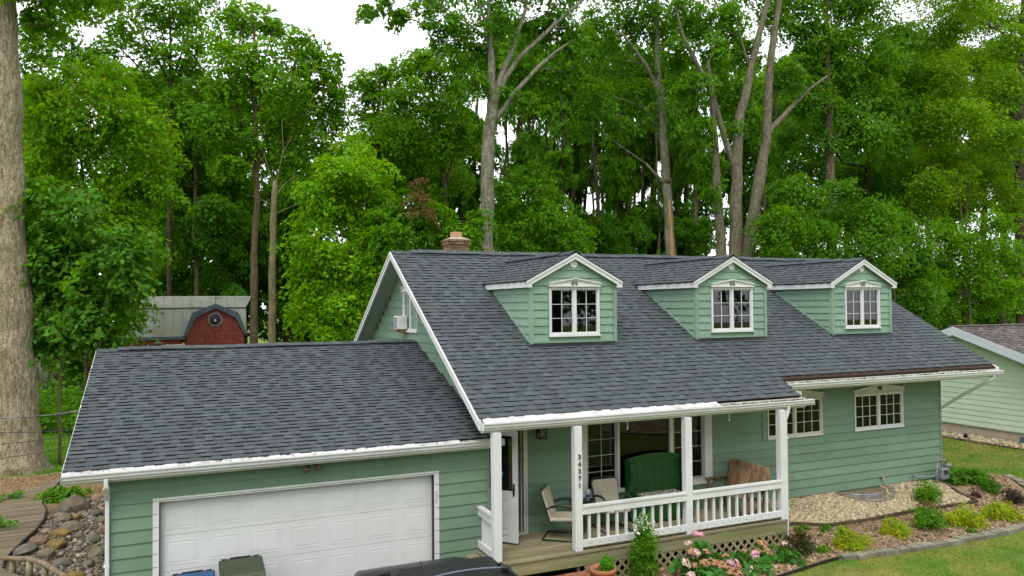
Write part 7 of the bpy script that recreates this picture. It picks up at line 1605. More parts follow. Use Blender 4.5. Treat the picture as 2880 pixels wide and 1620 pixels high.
([[7.88,35.98,-0.1,0.143],[7.88,35.98,6.36,0.13],[7.82,35.98,11.32,0.117],[8.11,35.98,16.08,0.091],[8.33,35.98,21.13,0.059]],[(7.12,36.44,12.49,1.96,3.51,0),(7.5,35.0,6.0,2.25,3.76,1),(8.67,35.57,6.63,1.98,2.66,3)]),
([[9.39,39.3,-0.1,0.147],[9.39,39.3,6.45,0.134],[9.54,39.3,11.81,0.121],[9.73,39.3,16.93,0.094],[9.79,39.3,22.36,0.061]],[(9.81,38.46,12.77,2.54,3.73,2),(8.59,39.34,6.77,2.5,4.61,4),(9.79,40.12,4.96,2.51,3.25,0)]),
([[12.74,37.5,-0.1,0.187],[12.74,37.5,6.41,0.17],[12.79,37.5,11.73,0.154],[13.05,37.5,16.82,0.12],[13.33,37.5,22.24,0.078]],[(13.6,38.14,14.33,2.24,4.59,2),(11.94,37.85,7.8,2.14,3.98,1),(12.07,38.29,5.57,2.66,2.91,2)]),
([[14.12,37.61,-0.1,0.221],[14.12,37.61,6.41,0.201],[14.05,37.61,11.79,0.181],[14.17,37.61,16.94,0.141],[13.79,37.61,22.33,0.091]],[(15.17,37.4,15.19,2.68,3.88,2),(15.34,38.04,8.63,2.53,4.23,0),(14.31,37.53,6.63,2.14,2.65,3)]),
([[15.39,34.05,-0.1,0.164],[15.39,34.05,6.32,0.149],[15.37,34.05,11.41,0.134],[15.8,34.05,16.31,0.105],[15.41,34.05,21.42,0.067]],[(16.24,33.53,13.49,2.35,3.8,1),(15.75,34.81,7.92,2.55,4.8,1),(16.22,34.79,5.18,2.57,2.61,0)]),
([[16.96,32.04,-0.1,0.185],[16.96,32.04,6.27,0.168],[16.9,32.04,11.23,0.152],[17.04,32.04,15.98,0.118],[16.92,32.04,20.98,0.076]],[(17.14,31.21,13.85,2.1,4.15,3),(17.71,33.03,8.6,2.44,3.87,4),(16.58,32.74,5.13,2.44,2.51,0)]),
([[18.34,33.6,-0.1,0.154],[18.34,33.6,6.31,0.14],[18.5,33.6,11.49,0.127],[18.52,33.6,16.44,0.099],[18.97,33.6,21.73,0.064]],[(17.64,33.03,13.9,2.4,3.63,3),(17.45,32.79,7.37,2.45,4.68,3),(18.91,33.65,5.89,2.41,2.35,1)]),
([[41.73,35.13,-0.1,0.218],[41.73,35.13,6.4,0.198],[41.9,35.13,12.71,0.179],[41.57,35.13,18.71,0.139],[42.23,35.13,25.15,0.09]],[(40.8,34.42,21.7,2.89,5.41,2),(42.33,35.54,16.23,3.13,4.85,0),(43.19,35.92,6.36,3.03,3.31,1)]),
([[56.55,38.62,-0.1,0.279],[56.55,38.62,6.52,0.254],[56.6,38.62,13.79,0.23],[56.93,38.62,20.75,0.179],[57.95,38.62,28.23,0.116]],[(54.82,38.17,25.23,2.7,6.0,1),(56.07,38.28,17.32,2.93,6.35,0),(55.12,38.85,6.77,3.08,3.39,0)]),
([[59.96,37.24,-0.1,0.256],[59.96,37.24,6.49,0.233],[59.99,37.24,13.77,0.211],[61.01,37.24,20.8,0.165],[59.75,37.24,28.03,0.106]],[(62.42,38.03,24.99,3.19,5.87,2),(60.18,36.83,15.5,3.15,6.53,2),(60.72,36.34,6.46,2.54,3.47,2)]),
([[62.02,36.43,-0.1,0.231],[62.02,36.43,6.47,0.21],[62.17,36.43,13.76,0.19],[62.3,36.43,20.73,0.148],[63.72,36.43,28.27,0.096]],[(61.8,36.47,24.48,3.49,5.48,0),(61.83,36.07,16.3,3.6,5.81,3),(62.93,36.96,5.7,3.22,4.12,4)]),
([[56.13,29.89,-0.1,0.245],[56.13,29.89,6.28,0.223],[56.06,29.89,12.68,0.201],[56.96,29.89,18.87,0.158],[56.29,29.89,25.29,0.101]],[(55.1,28.94,22.54,3.02,4.74,0),(58.36,30.2,14.56,2.63,5.55,2),(55.95,29.68,5.31,3.07,3.12,1)]),
([[69.54,38.08,-0.1,0.278],[69.54,38.08,6.53,0.253],[69.69,38.08,14.3,0.228],[69.87,38.08,21.72,0.178],[69.46,38.08,29.51,0.115]],[(68.67,37.17,26.22,3.45,5.96,1),(67.45,37.9,17.91,3.34,6.05,0),(67.87,37.83,6.29,2.99,3.73,1)]),
([[65.41,32.02,-0.1,0.266],[65.41,32.02,6.36,0.242],[65.92,32.02,13.38,0.219],[65.79,32.02,20.07,0.171],[65.6,32.02,27.13,0.11]],[(69.27,32.8,24.24,3.33,5.69,3),(65.82,32.29,17.12,3.22,5.49,1),(66.02,32.39,4.78,2.89,4.16,3)]),
([[63.98,29.31,-0.1,0.237],[63.98,29.31,6.28,0.215],[64.39,29.31,12.98,0.195],[64.65,29.31,19.39,0.152],[63.9,29.31,26.07,0.098]],[(63.97,28.82,22.72,2.76,5.42,3),(65.68,28.98,15.72,2.76,6.17,1),(66.81,30.02,6.52,2.69,3.81,1)])
]

def leaf_cloud(clumps, L, lai, rg, per=56, droop=.28, wid=.6, spray=.42, updir=.5, flat=.10):
    """clumps: (x,y,z,rx,rz). Leaves sit in flat sprays spread through each clump; returns (n*4,3) corner array."""
    out = []
    la = L * L * wid * .5
    for (x, y, z, rx, rz) in clumps:
        A = math.pi * rx * rz
        n = max(40, int(lai * A / la))
        ns = max(5, int(n / per))
        d = rg.normal(size=(ns, 3)); d /= np.linalg.norm(d, axis=1, keepdims=True)
        r = rg.random(ns) ** .5
        r *= 1 + .45 * rg.random(ns) * (rg.random(ns) > .7)
        sc = d * r[:, None] * np.array([rx, (rx + rz) * .5, rz])
        nr = np.array([0, 0, 1.]) * updir + d * .55 + rg.normal(size=(ns, 3)) * .32
        nr /= np.linalg.norm(nr, axis=1, keepdims=True)
        sr = (rx + rz) * .5 * spray * rg.uniform(.6, 1.35, ns) + L
        idx = np.repeat(np.arange(ns), per)
        m = len(idx)
        t1 = np.cross(nr, rg.normal(size=(ns, 3))); t1 /= np.linalg.norm(t1, axis=1, keepdims=True)
        t2 = np.cross(nr, t1)
        ang = rg.uniform(0, 2 * np.pi, m); rad = np.sqrt(rg.random(m))
        ca, sa = np.cos(ang), np.sin(ang)
        dirv = t1[idx] * ca[:, None] + t2[idx] * sa[:, None]
        P = sc[idx] + dirv * (rad * sr[idx])[:, None] + nr[idx] * (rg.normal(size=m) * sr[idx] * flat)[:, None]
        P[:, 2] -= droop * rad ** 2 * sr[idx]
        ln = nr[idx] + rg.normal(size=(m, 3)) * .45
        ax = dirv + rg.normal(size=(m, 3)) * .6 + np.array([0, 0, -droop])
        ax -= ln * (np.sum(ax * ln, 1) / np.sum(ln * ln, 1))[:, None]
        ax /= np.linalg.norm(ax, axis=1, keepdims=True)
        ln /= np.linalg.norm(ln, axis=1, keepdims=True)
        sd_ = np.cross(ln, ax)
        s = L * (rg.beta(2, 2.4, m) * 1.0 + .5)[:, None]
        P = P + np.array([x, y, z])
        fold = ln * s * .10
        q = np.stack([P - ax * s * .5, P + sd_ * s * wid * .5 + fold - ax * s * .06, P + ax * s * .5, P - sd_ * s * wid * .5 + fold - ax * s * .06], 1)
        out.append(q.reshape(-1, 3))
    return np.concatenate(out)

def furrow_tube(mb, pts, rad, seg, ring, depth, flare=0.):
    pts = [Vector(p) for p in pts]
    P, Q = [pts[0]], [rad[0]]
    for i in range(len(pts) - 1):
        n = max(1, int((pts[i + 1] - pts[i]).length / ring))
        for j in range(1, n + 1): P.append(pts[i].lerp(pts[i + 1], j / n)); Q.append(rad[i] + (rad[i + 1] - rad[i]) * j / n)
    N = mathutils.noise.noise
    vs = []
    for p, r in zip(P, Q):
        for k in range(seg):
            t = 2 * math.pi * k / seg; c_, s_ = math.cos(t), math.sin(t)
            w = N(Vector((c_ * r * 1.1, s_ * r * 1.1, p.z * .35 + 7)))
            f = abs(N(Vector((c_ * r * 9 + 3, s_ * r * 9, p.z * .9)))) + .5 * abs(N(Vector((c_ * r * 19, s_ * r * 19 + 5, p.z * 1.7))))
            rr_ = r * (1 + .10 * w) - depth * max(0, .32 - f) * 2.2 + depth * .3
            if flare: rr_ += flare * math.exp(-max(0, p.z) / .42) * (.55 + .45 * math.sin(5 * t + .8) + .25 * math.sin(9 * t))
            vs.append((p.x + c_ * rr_, p.y + s_ * rr_, p.z))
    n = len(P)
    mb.add(vs, [(i * seg + k, i * seg + (k + 1) % seg, (i + 1) * seg + (k + 1) % seg, (i + 1) * seg + k) for i in range(n - 1) for k in range(seg)], True)

def grow(T_, seed):
    name, label, cat, group, bark, leaf, L, lai, trunks, clumps = T_
    base = trunks[0][0]
    root = thing(name, (base[0], base[1], 0), label, cat, group)
    rg = np.random.default_rng(seed); rr = random.Random(seed)
    mb = MB(); segs = []
    for k_, t in enumerate(trunks):
        # smooth the polyline a little and let it wander
        P = [Vector(q[:3]) for q in t]; R = [q[3] for q in t]
        pts, rad = [], []
        for i in range(len(P) - 1):
            n = max(2, min(8, int((P[i + 1] - P[i]).length / .6)))
            for j in range(n):
                f = j / n
                q = P[i].lerp(P[i + 1], f); r = R[i] + (R[i + 1] - R[i]) * f
                w = r * .10 if (i or j) else 0
                pts.append(q + Vector((rr.gauss(0, w), rr.gauss(0, w), 0))); rad.append(r * (1 + rr.uniform(-.05, .05)))
        pts.append(P[-1]); rad.append(R[-1])
        if R[0] > .4: furrow_tube(mb, pts, rad, 120, .07, .05, .16)
        elif R[0] > .11 and k_ == 0 or R[0] > .2: furrow_tube(mb, pts, rad, 40, .12, R[0] * .13)
        else: mb.tube(pts, rad, 12 if R[0] > .12 else 8)
        segs += list(zip(pts, rad))
    segs = [(p, r) for p, r in segs if p.z > 1.5]
    for (x, y, z, rx, rz) in clumps:
        c = Vector((x, y, z))
        if not segs: break
        cand = sorted(segs, key=lambda s: (s[0] - c).length + (1.5 if s[0].z > z else 0) + max(0, z - s[0].z) * .0)[:1]
        p, r = cand[0]
        d = (c - p).length
        if d < .15: continue
        r0 = min(r * .6, .012 + .012 * d)
        mid = p.lerp(c, .5) + Vector((rr.gauss(0, .05 * d), rr.gauss(0, .05 * d), .06 * d))
        mb.tube(arc(p, mid, c, 6), [r0 * (1 - .13 * i) for i in range(6)], 5, cap=False)
        for j in range(5):
            e = c + Vector((rr.gauss(0, rx * .6), rr.gauss(0, rx * .5), rr.gauss(.1 * rz, rz * .55)))
            s0 = mid.lerp(c, rr.random())
            mb.tube([s0, s0.lerp(e, .5) + Vector((rr.gauss(0, .05), rr.gauss(0, .05), .05)), e], [r0 * .45, r0 * .3, r0 * .12], 4, cap=False)
    mb.build("trunk", globals()[bark], root)
    if clumps:
        co = leaf_cloud([(a, b, c, r * CLX, h * CLX) for a, b, c, r, h in clumps], L * LEAFS, lai * LEAFX, rg)
        fast_mesh("crown", co, 4, globals()[leaf], root)
        print(name, len(co) // 2)
    return root
LEAFX = 2.25
LEAFS, CLX = 1.36, 1.17
for i, T_ in enumerate(TREES):
    r_ = grow(T_, 100 + i)
    if T_[0] == 'wounded_trunk_tree':
        t = T_[8][0]
        sc_ = MB(); A = Vector((t[1][0] - .02, t[1][1] - t[1][3] * .8, 6.6)); 
        pts = [Vector((q[0] - q[3] * .28, q[1] - q[3] * .80, q[2])) for q in t[1:5]]
        sc_.tube([pts[0], pts[0].lerp(pts[1], .5), pts[1], pts[2], pts[3]], [.02, .09, .12, .10, .03], 8)
        sc_.build("bare_wood_scar", SCARW, r_)
        q = t[4]
        MB().lathe([(.0, .0), (.16, .02), (.24, .14), (.20, .26), (.08, .22), (0, .12)], (q[0] - .03, q[1] - .08, q[2] - .1), 9).build("broken_collar", BARK_M, r_)
# the trees further back share five crowns
LIB = []
for k_ in range(5):
    rg = np.random.default_rng(300 + k_)
    cl_ = []
    for i in range(30):
        d = rg.normal(size=3); d /= np.linalg.norm(d); d *= rg.random() ** .4
        cl_.append((d[0] * .8, d[1] * .8, d[2] * .85, rg.uniform(.22, .36), rg.uniform(.16, .26)))
    # built in units of the crown radius; leaves keep their size because every crown is about 2.5 m in radius
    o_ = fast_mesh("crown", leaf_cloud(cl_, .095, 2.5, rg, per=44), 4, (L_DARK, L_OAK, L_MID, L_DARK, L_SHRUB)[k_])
    LIB.append(o_.data); bpy.data.objects.remove(o_)
for i, (tp, cr) in enumerate(BGT):
    t = thing("background_tree", (tp[0][0], tp[0][1], 0), "slender tree of the dense wood standing far behind the house", "tree", "trees of the wood behind the house")
    rr = random.Random(i)
    pts, rad = [], []
    for a, b in zip(tp[:-1], tp[1:]):
        for j in range(4):
            f = j / 4; pts.append(Vector(a[:3]).lerp(Vector(b[:3]), f) + Vector((rr.gauss(0, .04), rr.gauss(0, .04), 0))); rad.append(a[3] + (b[3] - a[3]) * f)
    mb = MB().tube(pts, rad, 8)
    for (x, y, z, w, h, k_) in cr:
        for j in range(7):
            e = Vector((x + rr.gauss(0, w * .5), y + rr.gauss(0, w * .5), z + rr.gauss(0, h * .5)))
            s0 = min(pts, key=lambda q_: (q_ - e).length + (2 if q_.z > e.z else 0))
            mb.tube([s0, s0.lerp(e, .5) + Vector((0, 0, .15)), e], [.035, .022, .008], 4, cap=False)
    mb.build("trunk", BARK_D if i % 3 else BARK_M, t)
    for (x, y, z, w, h, k_) in cr:
        o = link("crown", LIB[k_], t)
        o.location = (x, y, z); o.scale = (w, w, h); o.rotation_euler = (0, 0, rr.uniform(0, 6.28))
# shared crowns for the trees across the road, seen only mirrored in the panes
fr0 = None
for i, (x, y) in enumerate(((-14, -44), (-3, -40), (8, -46), (19, -41), (31, -44), (44, -40), (2, -56), (24, -57))):
    if fr0 is None:
        fr0 = thing("street_tree", (x, y, 0), "leafy tree across the road, mirrored darkly in the window panes", "tree", "trees across the road")
        MB().tube([(x, y, -.3), (x + .1, y, 3), (x, y + .2, 8)], [.4, .3, .12], 10).build("trunk", BARK_D, fr0)
        rg = np.random.default_rng(77)
        cl_ = [(x + rg.uniform(-4, 4), y + rg.uniform(-4, 4), rg.uniform(3.5, 12.5), 2.2, 1.7) for _ in range(26)]
        fast_mesh("crown", leaf_cloud(cl_, .42, 1.6, rg), 4, L_DARK, fr0)
    else:
        t = copy_tree(fr0, None, (x, y, 0), i * 1.3); t.scale = (1.5, 1.5, 1.55 + .12 * (i % 3))
fr0.scale = (1.5, 1.5, 1.6)  # unseen street trees scaled up to cut low sky light under the eaves
# deep wood behind everything, one mass nobody could count; sparse where the sky shows low between the trunks
rg = np.random.default_rng(5)
cl_ = []
for i in range(260):
    a = rg.uniform(-28, 66); y = rg.uniform(31, 48)
    hi = 9.0 if not (15 < a - (y - 33) * .45 < 33) else 4.6
    cl_.append((a, y, rg.uniform(.5, hi), rg.uniform(1.3, 2.4), rg.uniform(.8, 1.5)))
for i in range(60):
    a = rg.uniform(-30, 12); y = rg.uniform(38, 52)
    cl_.append((a, y, rg.uniform(4, 12), rg.uniform(1.5, 2.6), rg.uniform(1.0, 1.9)))
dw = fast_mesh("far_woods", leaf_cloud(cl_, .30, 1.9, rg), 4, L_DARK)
tag(dw, "dark mass of leaves deep in the wood behind the trees", "woods", kind='stuff')
cl_ = [(rg.uniform(-16, 34), rg.uniform(21.5, 32), rg.uniform(.2, 1.3), rg.uniform(.6, 1.3), rg.uniform(.35, .8)) for i in range(120)]
for (x, y, r) in ((-7.2, 23.2, 1.2), (-5.6, 23.6, 1.3), (-4.2, 23.0, 1.1), (-3.0, 22.6, 1.0), (-2.2, 21.6, .8), (-6.6, 25, 1.8), (-4.6, 25.4, 1.9), (-2.6, 24.6, 1.6), (-1.6, 20.4, .7)): cl_.append((x, y, r * .6, r, r * .75))
ug = fast_mesh("undergrowth", leaf_cloud(cl_, .15, 1.6, rg), 4, L_SHRUB)
tag(ug, "low leafy undergrowth along the edge of the wood", "undergrowth", kind='stuff')

# ------------------------------------------------------------------ shrubs and plants
def shrub(name, label, x, y, clumps, L, mat, lai=3.2, cat="shrub", wid=.5, droop=.2, per=30, stems=6, group=None, updir=.6, extra=()):
    z = zg(x, y)
    s = thing(name, (x, y, z), label, cat, group)
    rg = np.random.default_rng(abs(hash((round(x * 100), round(y * 100)))) % 100000)
    mb = MB()
    cl_ = [(x + a, y + b, z + c, r, h) for a, b, c, r, h in clumps]
    for i in range(stems):
        c = cl_[i % len(cl_)]
        mb.tube([(x + random.uniform(-.04, .04), y + random.uniform(-.04, .04), z - .02), ((x + c[0]) / 2, (y + c[1]) / 2, (z + c[2]) / 2 + .05), (c[0] + random.uniform(-.1, .1), c[1] + random.uniform(-.1, .1), c[2] + c[4] * .6)], [.014, .010, .004], 5)
    mb.build("stems", BARK_M, s)
    fast_mesh("foliage", leaf_cloud(cl_, L, lai, rg, per=per, wid=wid, droop=droop, updir=updir), 4, mat, s)
    for (ec, em, el) in extra:
        fast_mesh("colour_sprays", leaf_cloud([(x + a, y + b, z + c, r, h) for a, b, c, r, h in ec], el, 1.6, rg, per=24, wid=wid, droop=droop), 4, em, s)
    return s
thread = dict(wid=.16, droop=.9, per=40)
shrub("golden_thread_shrub", "golden thread-leaved low shrub nearest the porch in the mulch bed, green at its top", 12.93, -1.5, [(0.0, 0.096, 0.24, 0.208, 0.176), (-0.176, -0.048, 0.144, 0.208, 0.128), (0.192, -0.032, 0.16, 0.192, 0.128), (0.016, -0.176, 0.112, 0.176, 0.104)], .11, L_GOLD, 6.5, extra=[([(-0.032, 0.128, 0.352, 0.136, 0.112)], L_SHRUB, .10)], **thread)
shrub("golden_thread_shrub", "round golden thread-leaved shrub, second along the mulch bed from the porch", 14.37, -1.3, [(0.0, 0.037, 0.192, 0.222, 0.148), (-0.192, 0.0, 0.118, 0.163, 0.104), (0.192, -0.044, 0.133, 0.178, 0.111), (0.0, -0.148, 0.104, 0.192, 0.096)], .11, L_GOLD, 6.5, **thread)
shrub("golden_thread_shrub", "wide golden shrub just right of the green and rust barberry", 16.27, -1.42, [(0.0, 0.04, 0.256, 0.272, 0.192), (0.24, -0.096, 0.16, 0.24, 0.136), (-0.176, 0.08, 0.192, 0.192, 0.16), (0.096, -0.208, 0.128, 0.192, 0.112)], .12, L_GOLD, 6.5, **thread)
shrub("golden_thread_shrub", "golden shrub farthest right near the end of the edging blocks", 17.45, -1.45, [(0.0, 0.078, 0.234, 0.296, 0.187), (0.265, 0.0, 0.187, 0.234, 0.156), (-0.234, 0.078, 0.172, 0.203, 0.14), (0.172, -0.172, 0.125, 0.187, 0.109)], .12, L_GOLD, 6.5, **thread)
shrub("barberry_shrub", "green shrub with rust tinted tips standing in front of the gravel corner", 15.32, -1.28, [(-0.08, 0.0, 0.272, 0.256, 0.24), (0.144, -0.016, 0.224, 0.224, 0.208), (0.0, -0.144, 0.144, 0.24, 0.144)], .06, L_SHRUB, 3.6, extra=[([(0.080, 0.080, 0.496, 0.160, 0.128), (0.208, 0.016, 0.384, 0.144, 0.144)], L_BROWN, .055), ([(0.240, 0.016, 0.288, 0.160, 0.160)], L_YEL, .06)])
shrub("globe_shrub", "neat round bright green shrub growing in the cream gravel", 16.51, -0.4, [(0.0, 0.0, 0.286, 0.277, 0.252), (0.0, 0.0, 0.185, 0.235, 0.168)], .055, L_SHRUB, 5.0, extra=[([(0.000, 0.000, 0.378, 0.210, 0.151)], L_YEL, .05)])
shrub("hosta_plant", "dark leafy plant beside the gas meter at the house corner", 18.75, 0.42, [(0.0, 0.0, 0.224, 0.272, 0.176), (0.336, 0.016, 0.208, 0.272, 0.16), (-0.224, 0.0, 0.176, 0.192, 0.144), (0.56, -0.04, 0.16, 0.176, 0.128)], .15, L_BLUE, 3.0, cat="plant", wid=.65)
shrub("dark_low_shrub", "small dark green shrub right of the leafy plant by the corner", 19.0, -0.18, [(0.0, 0.0, 0.208, 0.224, 0.192), (0.16, 0.08, 0.16, 0.192, 0.144)], .06, L_DARK, 3.6)
shrub("purple_low_shrub", "dark purplish low shrub at the right picture edge in the mulch", 18.75, -0.9, [(0.0, 0.0, 0.18, 0.255, 0.165), (0.225, 0.045, 0.15, 0.21, 0.135)], .06, leafmat("leaf_purple_green", (.05, .06, .03), (.06, .04, .03), scale=3.), 3.6)
shrub("purple_heuchera", "tiny purple plant alone in the mulch right of the gravel", 18.21, -0.36, [(0.0, 0.0, 0.081, 0.117, 0.072)], .06, leafmat("leaf_purple", (.09, .03, .05), (.05, .03, .03), scale=3.), 3., cat="plant")
shrub("hosta_plant", "bright green hosta clump between the boardwalk and the boulders", -1.92, 10.35, [(0, 0, .20, .34, .18), (.26, .05, .18, .26, .15), (-.2, .0, .16, .22, .14)], .17, L_HOSTA, 3.2, cat="plant", wid=.42, extra=[([(.52, .08, .2, .2, .16)], L_YEL, .08)])
shrub("fern_clump", "pale green plant at the left edge of the boardwalk", -2.82, 7.65, [(0, 0, .22, .26, .18), (-.2, .2, .2, .24, .15)], .13, L_HOSTA, 3., cat="plant", wid=.35)
shrub("fern_clump", "small bluish green plant growing through the far boardwalk edge", -3.35, 10.6, [(0, 0, .14, .22, .12), (.4, .3, .12, .22, .1)], .09, L_BLUE, 2.5, cat="plant")
WL = ('by the porch downspout at the gravel corner', 'just below the near gravel corner', 'beside the edging blocks under the rust tipped barberry', 'between the dark shrub and the first golden shrub', 'on the lawn just below the far edging blocks', 'against the edging blocks near the right picture edge', 'on the lawn under the third edging block', 'on the lawn at the left end of the edging blocks')
for i, (x, y) in enumerate(((12.5, -.62), (13.0, -.78), (15.9, -1.85), (12.2, -1.5))):
    shrub("weed_tuft", "small weed tuft " + WL[i], x, y, [(0, 0, .06, .10, .06), (.1, .03, .05, .08, .05)], .055, L_SHRUB, 2.4, cat="weed", group="weed tufts along the beds", stems=2)
shrub("spirea_shrub", "dark fine-leaved shrub at the foot of the porch downspout", 11.72, -1.28, [(0, 0, .22, .28, .22), (.18, -.06, .14, .22, .16), (-.12, -.12, .16, .24, .16), (.2, .06, .3, .12, .12)], .055, leafmat("leaf_dull_green", (.045, .085, .02), (.07, .09, .03), scale=3., c3=(.18, .11, .06), f3=.12), 3.6, extra=[([(.05, -.1, .36, .14, .10)], L_BROWN, .04)])
def conebush():
    x, y = 8.43, -1.12; z = zg(x, y)
    cl_ = [(0, 0, .16, .23, .16), (0, 0, .34, .235, .18), (0, .0, .54, .225, .18), (.02, 0, .72, .19, .16), (-.02, 0, .88, .14, .14), (.03, 0, 1.0, .08, .10), (-.05, 0, .98, .05, .08)]
    s = shrub("spruce_shrub", "narrow upright green shrub with white tips before the porch lattice", x, y, cl_, .050, L_SHRUB, 6.0, wid=.35, droop=-.3)
    rg = np.random.default_rng(3)
    fast_mesh("white_tips", leaf_cloud([(x - .08, y - .05, z + .98, .12, .08), (x - .03, y - .02, z + 1.10, .045, .08), (x + .08, y - .06, z + 1.0, .10, .06), (x - .16, y - .08, z + .90, .05, .05)], .035, 1.5, rg, per=9, wid=.5), 4, L_WHITE, s)['kind'] = 'stuff'
conebush()
pt = thing("potted_plant", (7.54, -1.22, .1), "terracotta pot with a bright green tuft standing by the lattice", "pot plant")
pz = .10
MB().lathe([(0, 0), (.15, 0), (.195, .36), (.215, .365), (.225, .44), (.20, .445), (.185, .38), (.0, .375)], (7.54, -1.22, pz), 28).build("pot", TERRA, pt)
MB().lathe([(0, .395), (.186, .385)], (7.54, -1.22, pz), 20).build("soil", DIRT, pt)
fast_mesh("foliage", leaf_cloud([(7.60, -1.25, pz + .47, .13, .11), (7.61, -1.25, pz + .56, .09, .09)], .05, 6., np.random.default_rng(9), per=26, wid=.35), 4, leafmat("leaf_vivid", (.08, .30, .012), (.11, .36, .02), scale=5.), pt)
fast_mesh("dry_stems", leaf_cloud([(7.44, -1.22, pz + .42, .10, .04)], .05, 1.2, np.random.default_rng(10), per=16, wid=.2), 4, L_BROWN, pt)
# hydrangeas: leaves, stems and countable flower heads
def floret(mat, seed):
    rg = np.random.default_rng(seed); n = 90
    d = rg.normal(size=(n, 3)); d /= np.linalg.norm(d, axis=1, keepdims=True); d[:, 2] = np.abs(d[:, 2]) * 1.0 - .25
    d /= np.linalg.norm(d, axis=1, keepdims=True)
    P = d * rg.uniform(.062, .082, n)[:, None] * np.array([1, 1, .85])
    t = np.cross(d, rg.normal(size=(n, 3))); t /= np.linalg.norm(t, axis=1, keepdims=True); b = np.cross(d, t)
    s = .017
    q = np.stack([P - t * s, P - b * s + d * .006, P + t * s, P + b * s + d * .006], 1).reshape(-1, 3)
    me_o = fast_mesh("flower_head", q, 4, mat)
    me = me_o.data; bpy.data.objects.remove(me_o); return me
FM = [floret(m_, 30 + i) for i, m_ in enumerate((PINK, SALMON, PALEP))]
rh_ = random.Random(4)
def hydrangea(label, x, y, clumps, heads):
    s = shrub("hydrangea", label, x, y, clumps, .125, L_HYD, 3.0, cat="shrub", wid=.72, per=16, stems=10)
    for (u, v, w, m_) in heads:
        o = link("flower_head", FM[m_], s)
        k_ = rh_.uniform(.8, 1.25)
        o.location = (u, v, w); o.rotation_euler = (rh_.uniform(-.5, .5), rh_.uniform(-.5, .5), rh_.uniform(0, 6)); o.scale = (k_ * rh_.uniform(.9, 1.2), k_, k_ * rh_.uniform(.8, 1.))

hydrangea("tall hydrangea nearest the upright shrub, with two bright pink heads standing above it", 9.40, -1.50, [(-.05, .0, .16, .34, .15), (.16, .12, .30, .18, .14), (.2, .30, .44, .11, .10), (-.25, -.2, .2, .28, .15), (.1, -.3, .12, .32, .13), (-.38, .05, .26, .15, .11)], [(9.59, -1.05, 0.81, 0), (9.66, -1.08, 0.78, 0), (9.27, -1.26, 0.72, 2), (9.23, -1.42, 0.63, 1), (9.31, -1.43, 0.61, 2), (9.55, -1.42, 0.59, 1), (9.33, -1.65, 0.49, 1), (9.53, -1.62, 0.47, 1), (9.62, -1.63, 0.46, 1), (9.66, -1.68, 0.42, 1), (9.72, -1.73, 0.39, 1), (9.09, -1.69, 0.5, 1), (9.7, -1.85, 0.32, 1), (8.93, -1.65, 0.54, 2), (8.86, -1.89, 0.43, 2)])
hydrangea("middle hydrangea with faded salmon flower heads in front of the lattice", 10.20, -1.60, [(0, .0, .12, .38, .12), (-.2, .12, .18, .2, .10), (.2, .12, .20, .2, .10), (0, -.25, .08, .38, .10), (.3, -.15, .10, .26, .10)], [(9.91, -1.5, 0.49, 1), (10.41, -1.4, 0.48, 1), (10.58, -1.47, 0.42, 0), (10.54, -1.56, 0.37, 0), (9.8, -1.77, 0.35, 1), (9.89, -1.64, 0.41, 0), (9.99, -1.64, 0.4, 0), (10.01, -1.7, 0.36, 1), (10.22, -1.79, 0.28, 2), (10.42, -1.75, 0.27, 1), (10.57, -1.76, 0.25, 2), (10.42, -1.82, 0.23, 1), (10.28, -1.84, 0.24, 2), (9.89, -1.86, 0.29, 1), (10.07, -1.85, 0.27, 2)])
hydrangea("right hydrangea with drooping tan pink heads beside the dark fine-leaved shrub", 11.05, -1.52, [(0, .0, .10, .34, .10), (-.2, .15, .16, .2, .10), (.2, .15, .14, .2, .09), (.1, -.2, .06, .34, .09), (.32, -.05, .10, .2, .09)], [(10.96, -1.26, 0.5, 1), (10.93, -1.38, 0.42, 1), (10.7, -1.42, 0.43, 1), (10.92, -1.45, 0.38, 1), (11.07, -1.43, 0.37, 2), (11.54, -1.27, 0.41, 2), (10.81, -1.73, 0.23, 2), (10.9, -1.72, 0.22, 1), (11.03, -1.77, 0.17, 1), (10.97, -1.78, 0.17, 1), (11.38, -1.54, 0.26, 1), (11.34, -1.62, 0.22, 1), (11.43, -1.58, 0.23, 1), (11.38, -1.45, 0.32, 1)])

# ------------------------------------------------------------------ grass, mulch chips, litter
def grass(name, label, n, fx, h, seed, mat=L_GRASS, parent=None, w=.007):
    rg = np.random.default_rng(seed)
    P = np.array([fx(rg) for _ in range(n)])
    Z = np.array([zg(a, b) for a, b in P]) - .012
    a = rg.uniform(0, 6.28, n); H_ = rg.uniform(h[0], h[1], n)
    lean = rg.normal(size=(n, 2)) * (H_ * .55)[:, None]
    B = np.stack([P[:, 0], P[:, 1], Z], 1)
    d = np.stack([np.cos(a), np.sin(a), a * 0], 1) * (w * rg.uniform(.7, 1.5, n))[:, None]
    tip = B + np.stack([lean[:, 0], lean[:, 1], H_], 1)
    q = np.stack([B - d, B + d, tip], 1).reshape(-1, 3)
    o = fast_mesh(name, q, 3, mat, parent)
    return tag(o, label, "grass", kind='stuff')
LAWN1 = [(9.6, -2.32), (10.4, -2.17), (11.3, -2.0), (12.3, -1.93), (13.2, -2.08), (15.2, -2.16), (16.6, -2.16), (17.7, -2.08), (18.7, -1.78), (19.6, -1.2), (20.6, -.2), (21.2, 1), (20.2, 2.1), (18.9, 1.6), (18.5, .9), (18.5, 2), (18.5, 14), (25.3, 14), (25.5, 0), (24, -4.5), (15, -5.2), (10, -4)]
LAWN2 = [(-6.5, 13.2), (-4.9, 14.4), (-2.6, 14.3), (-1.0, 14.6), (.2, 14), (.2, 20.5), (-3, 22.5), (-9, 23)]
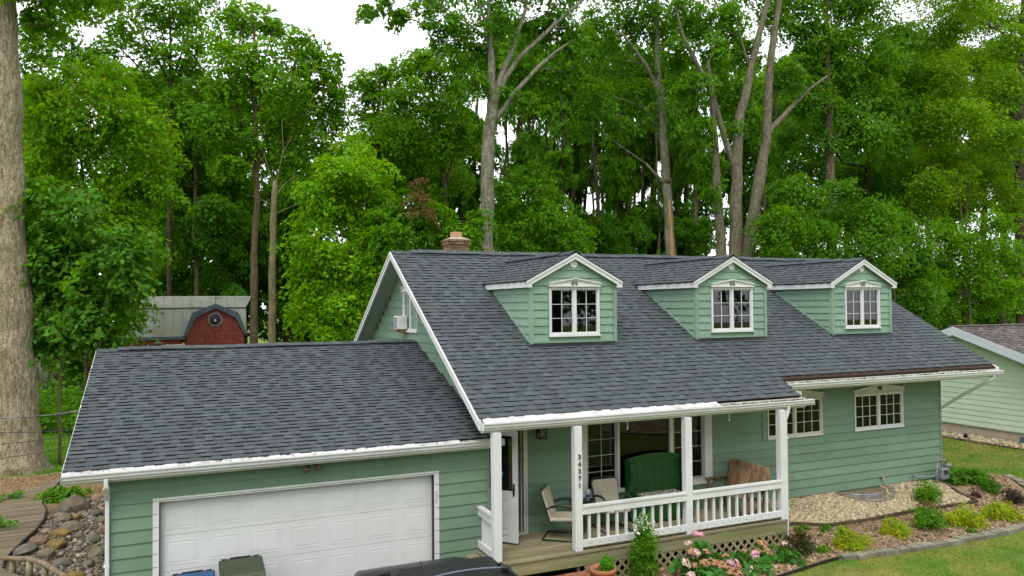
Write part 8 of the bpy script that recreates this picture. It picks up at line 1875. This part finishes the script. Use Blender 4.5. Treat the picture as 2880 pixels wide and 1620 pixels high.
grass("grass_blades", "mown lawn grass in front of and beside the house on the right", 62000, polysamp(LAWN1), (.02, .055), 41)
grass("grass_blades", "bright grass behind the big left trunk", 34000, polysamp(LAWN2), (.03, .08), 42, leafmat("grass_bright", (.10, .27, .02), (.15, .30, .03), scale=.8, trans=.3), w=.012)
def chips(name, mat, n, poly, size, seed, parent, dz):
    rg = np.random.default_rng(seed); f = polysamp(poly)
    P = np.array([f(rg) for _ in range(n)]); Z = np.array([zg(a, b) for a, b in P]) + dz
    a = rg.uniform(0, 6.28, n); s = rg.uniform(size[0], size[1], n)[:, None]; wd = rg.uniform(.15, .5, n)[:, None]
    t = np.stack([np.cos(a), np.sin(a), rg.normal(size=n) * .3], 1) * s; b = np.stack([-np.sin(a), np.cos(a), rg.normal(size=n) * .5], 1) * s * wd
    c = np.stack([P[:, 0], P[:, 1], Z + s[:, 0] * .25], 1)
    q = np.stack([c - t - b, c + t - b, c + t + b, c - t + b], 1).reshape(-1, 3)
    o = fast_mesh(name, q, 4, mat, parent); o['kind'] = 'stuff'; return o
MP = [(7.7, -.95), (12.1, -.95), (12.15, -.42), (13.27, -.72), (17.9, -.72), (18.0, -.2), (18.8, .2), (18.9, 1.0), (20.1, 1.5), (20.8, .8), (19.8, -.5), (18.3, -1.7), (17.1, -1.92), (15.2, -1.93), (13.2, -1.85), (12.3, -1.74), (11.3, -1.9), (10.4, -2.05), (9.0, -2.25), (7.7, -2.3)]
chips("mulch_chips", CHIP, 15000, MP, (.012, .034), 51, bpy.data.objects["mulch_bed"], .035)
chips("litter_leaves", CHIP, 9000, [(-6, 10.8), (-4.9, 14.0), (-2.4, 14.2), (-.1, 13.4), (-.1, 9.0), (-1.2, 10.9), (-2.2, 10.2), (-2.2, 13), (-3.3, 10.8)], (.008, .024), 52, bpy.data.objects["leaf_litter"], .01)
chips("litter_leaves", CHIP, 1200, [(-2.1, 3), (-.1, 2.4), (-.1, 10.6), (-1.9, 9.6)], (.008, .02), 53, creek, .03)
print("objects", len(bpy.data.objects), "tris", sum(sum(len(p.vertices) - 2 for p in me.polygons) if len(me.polygons) < 3000 else (len(me.loops) - 2 * len(me.polygons)) for me in bpy.data.meshes))
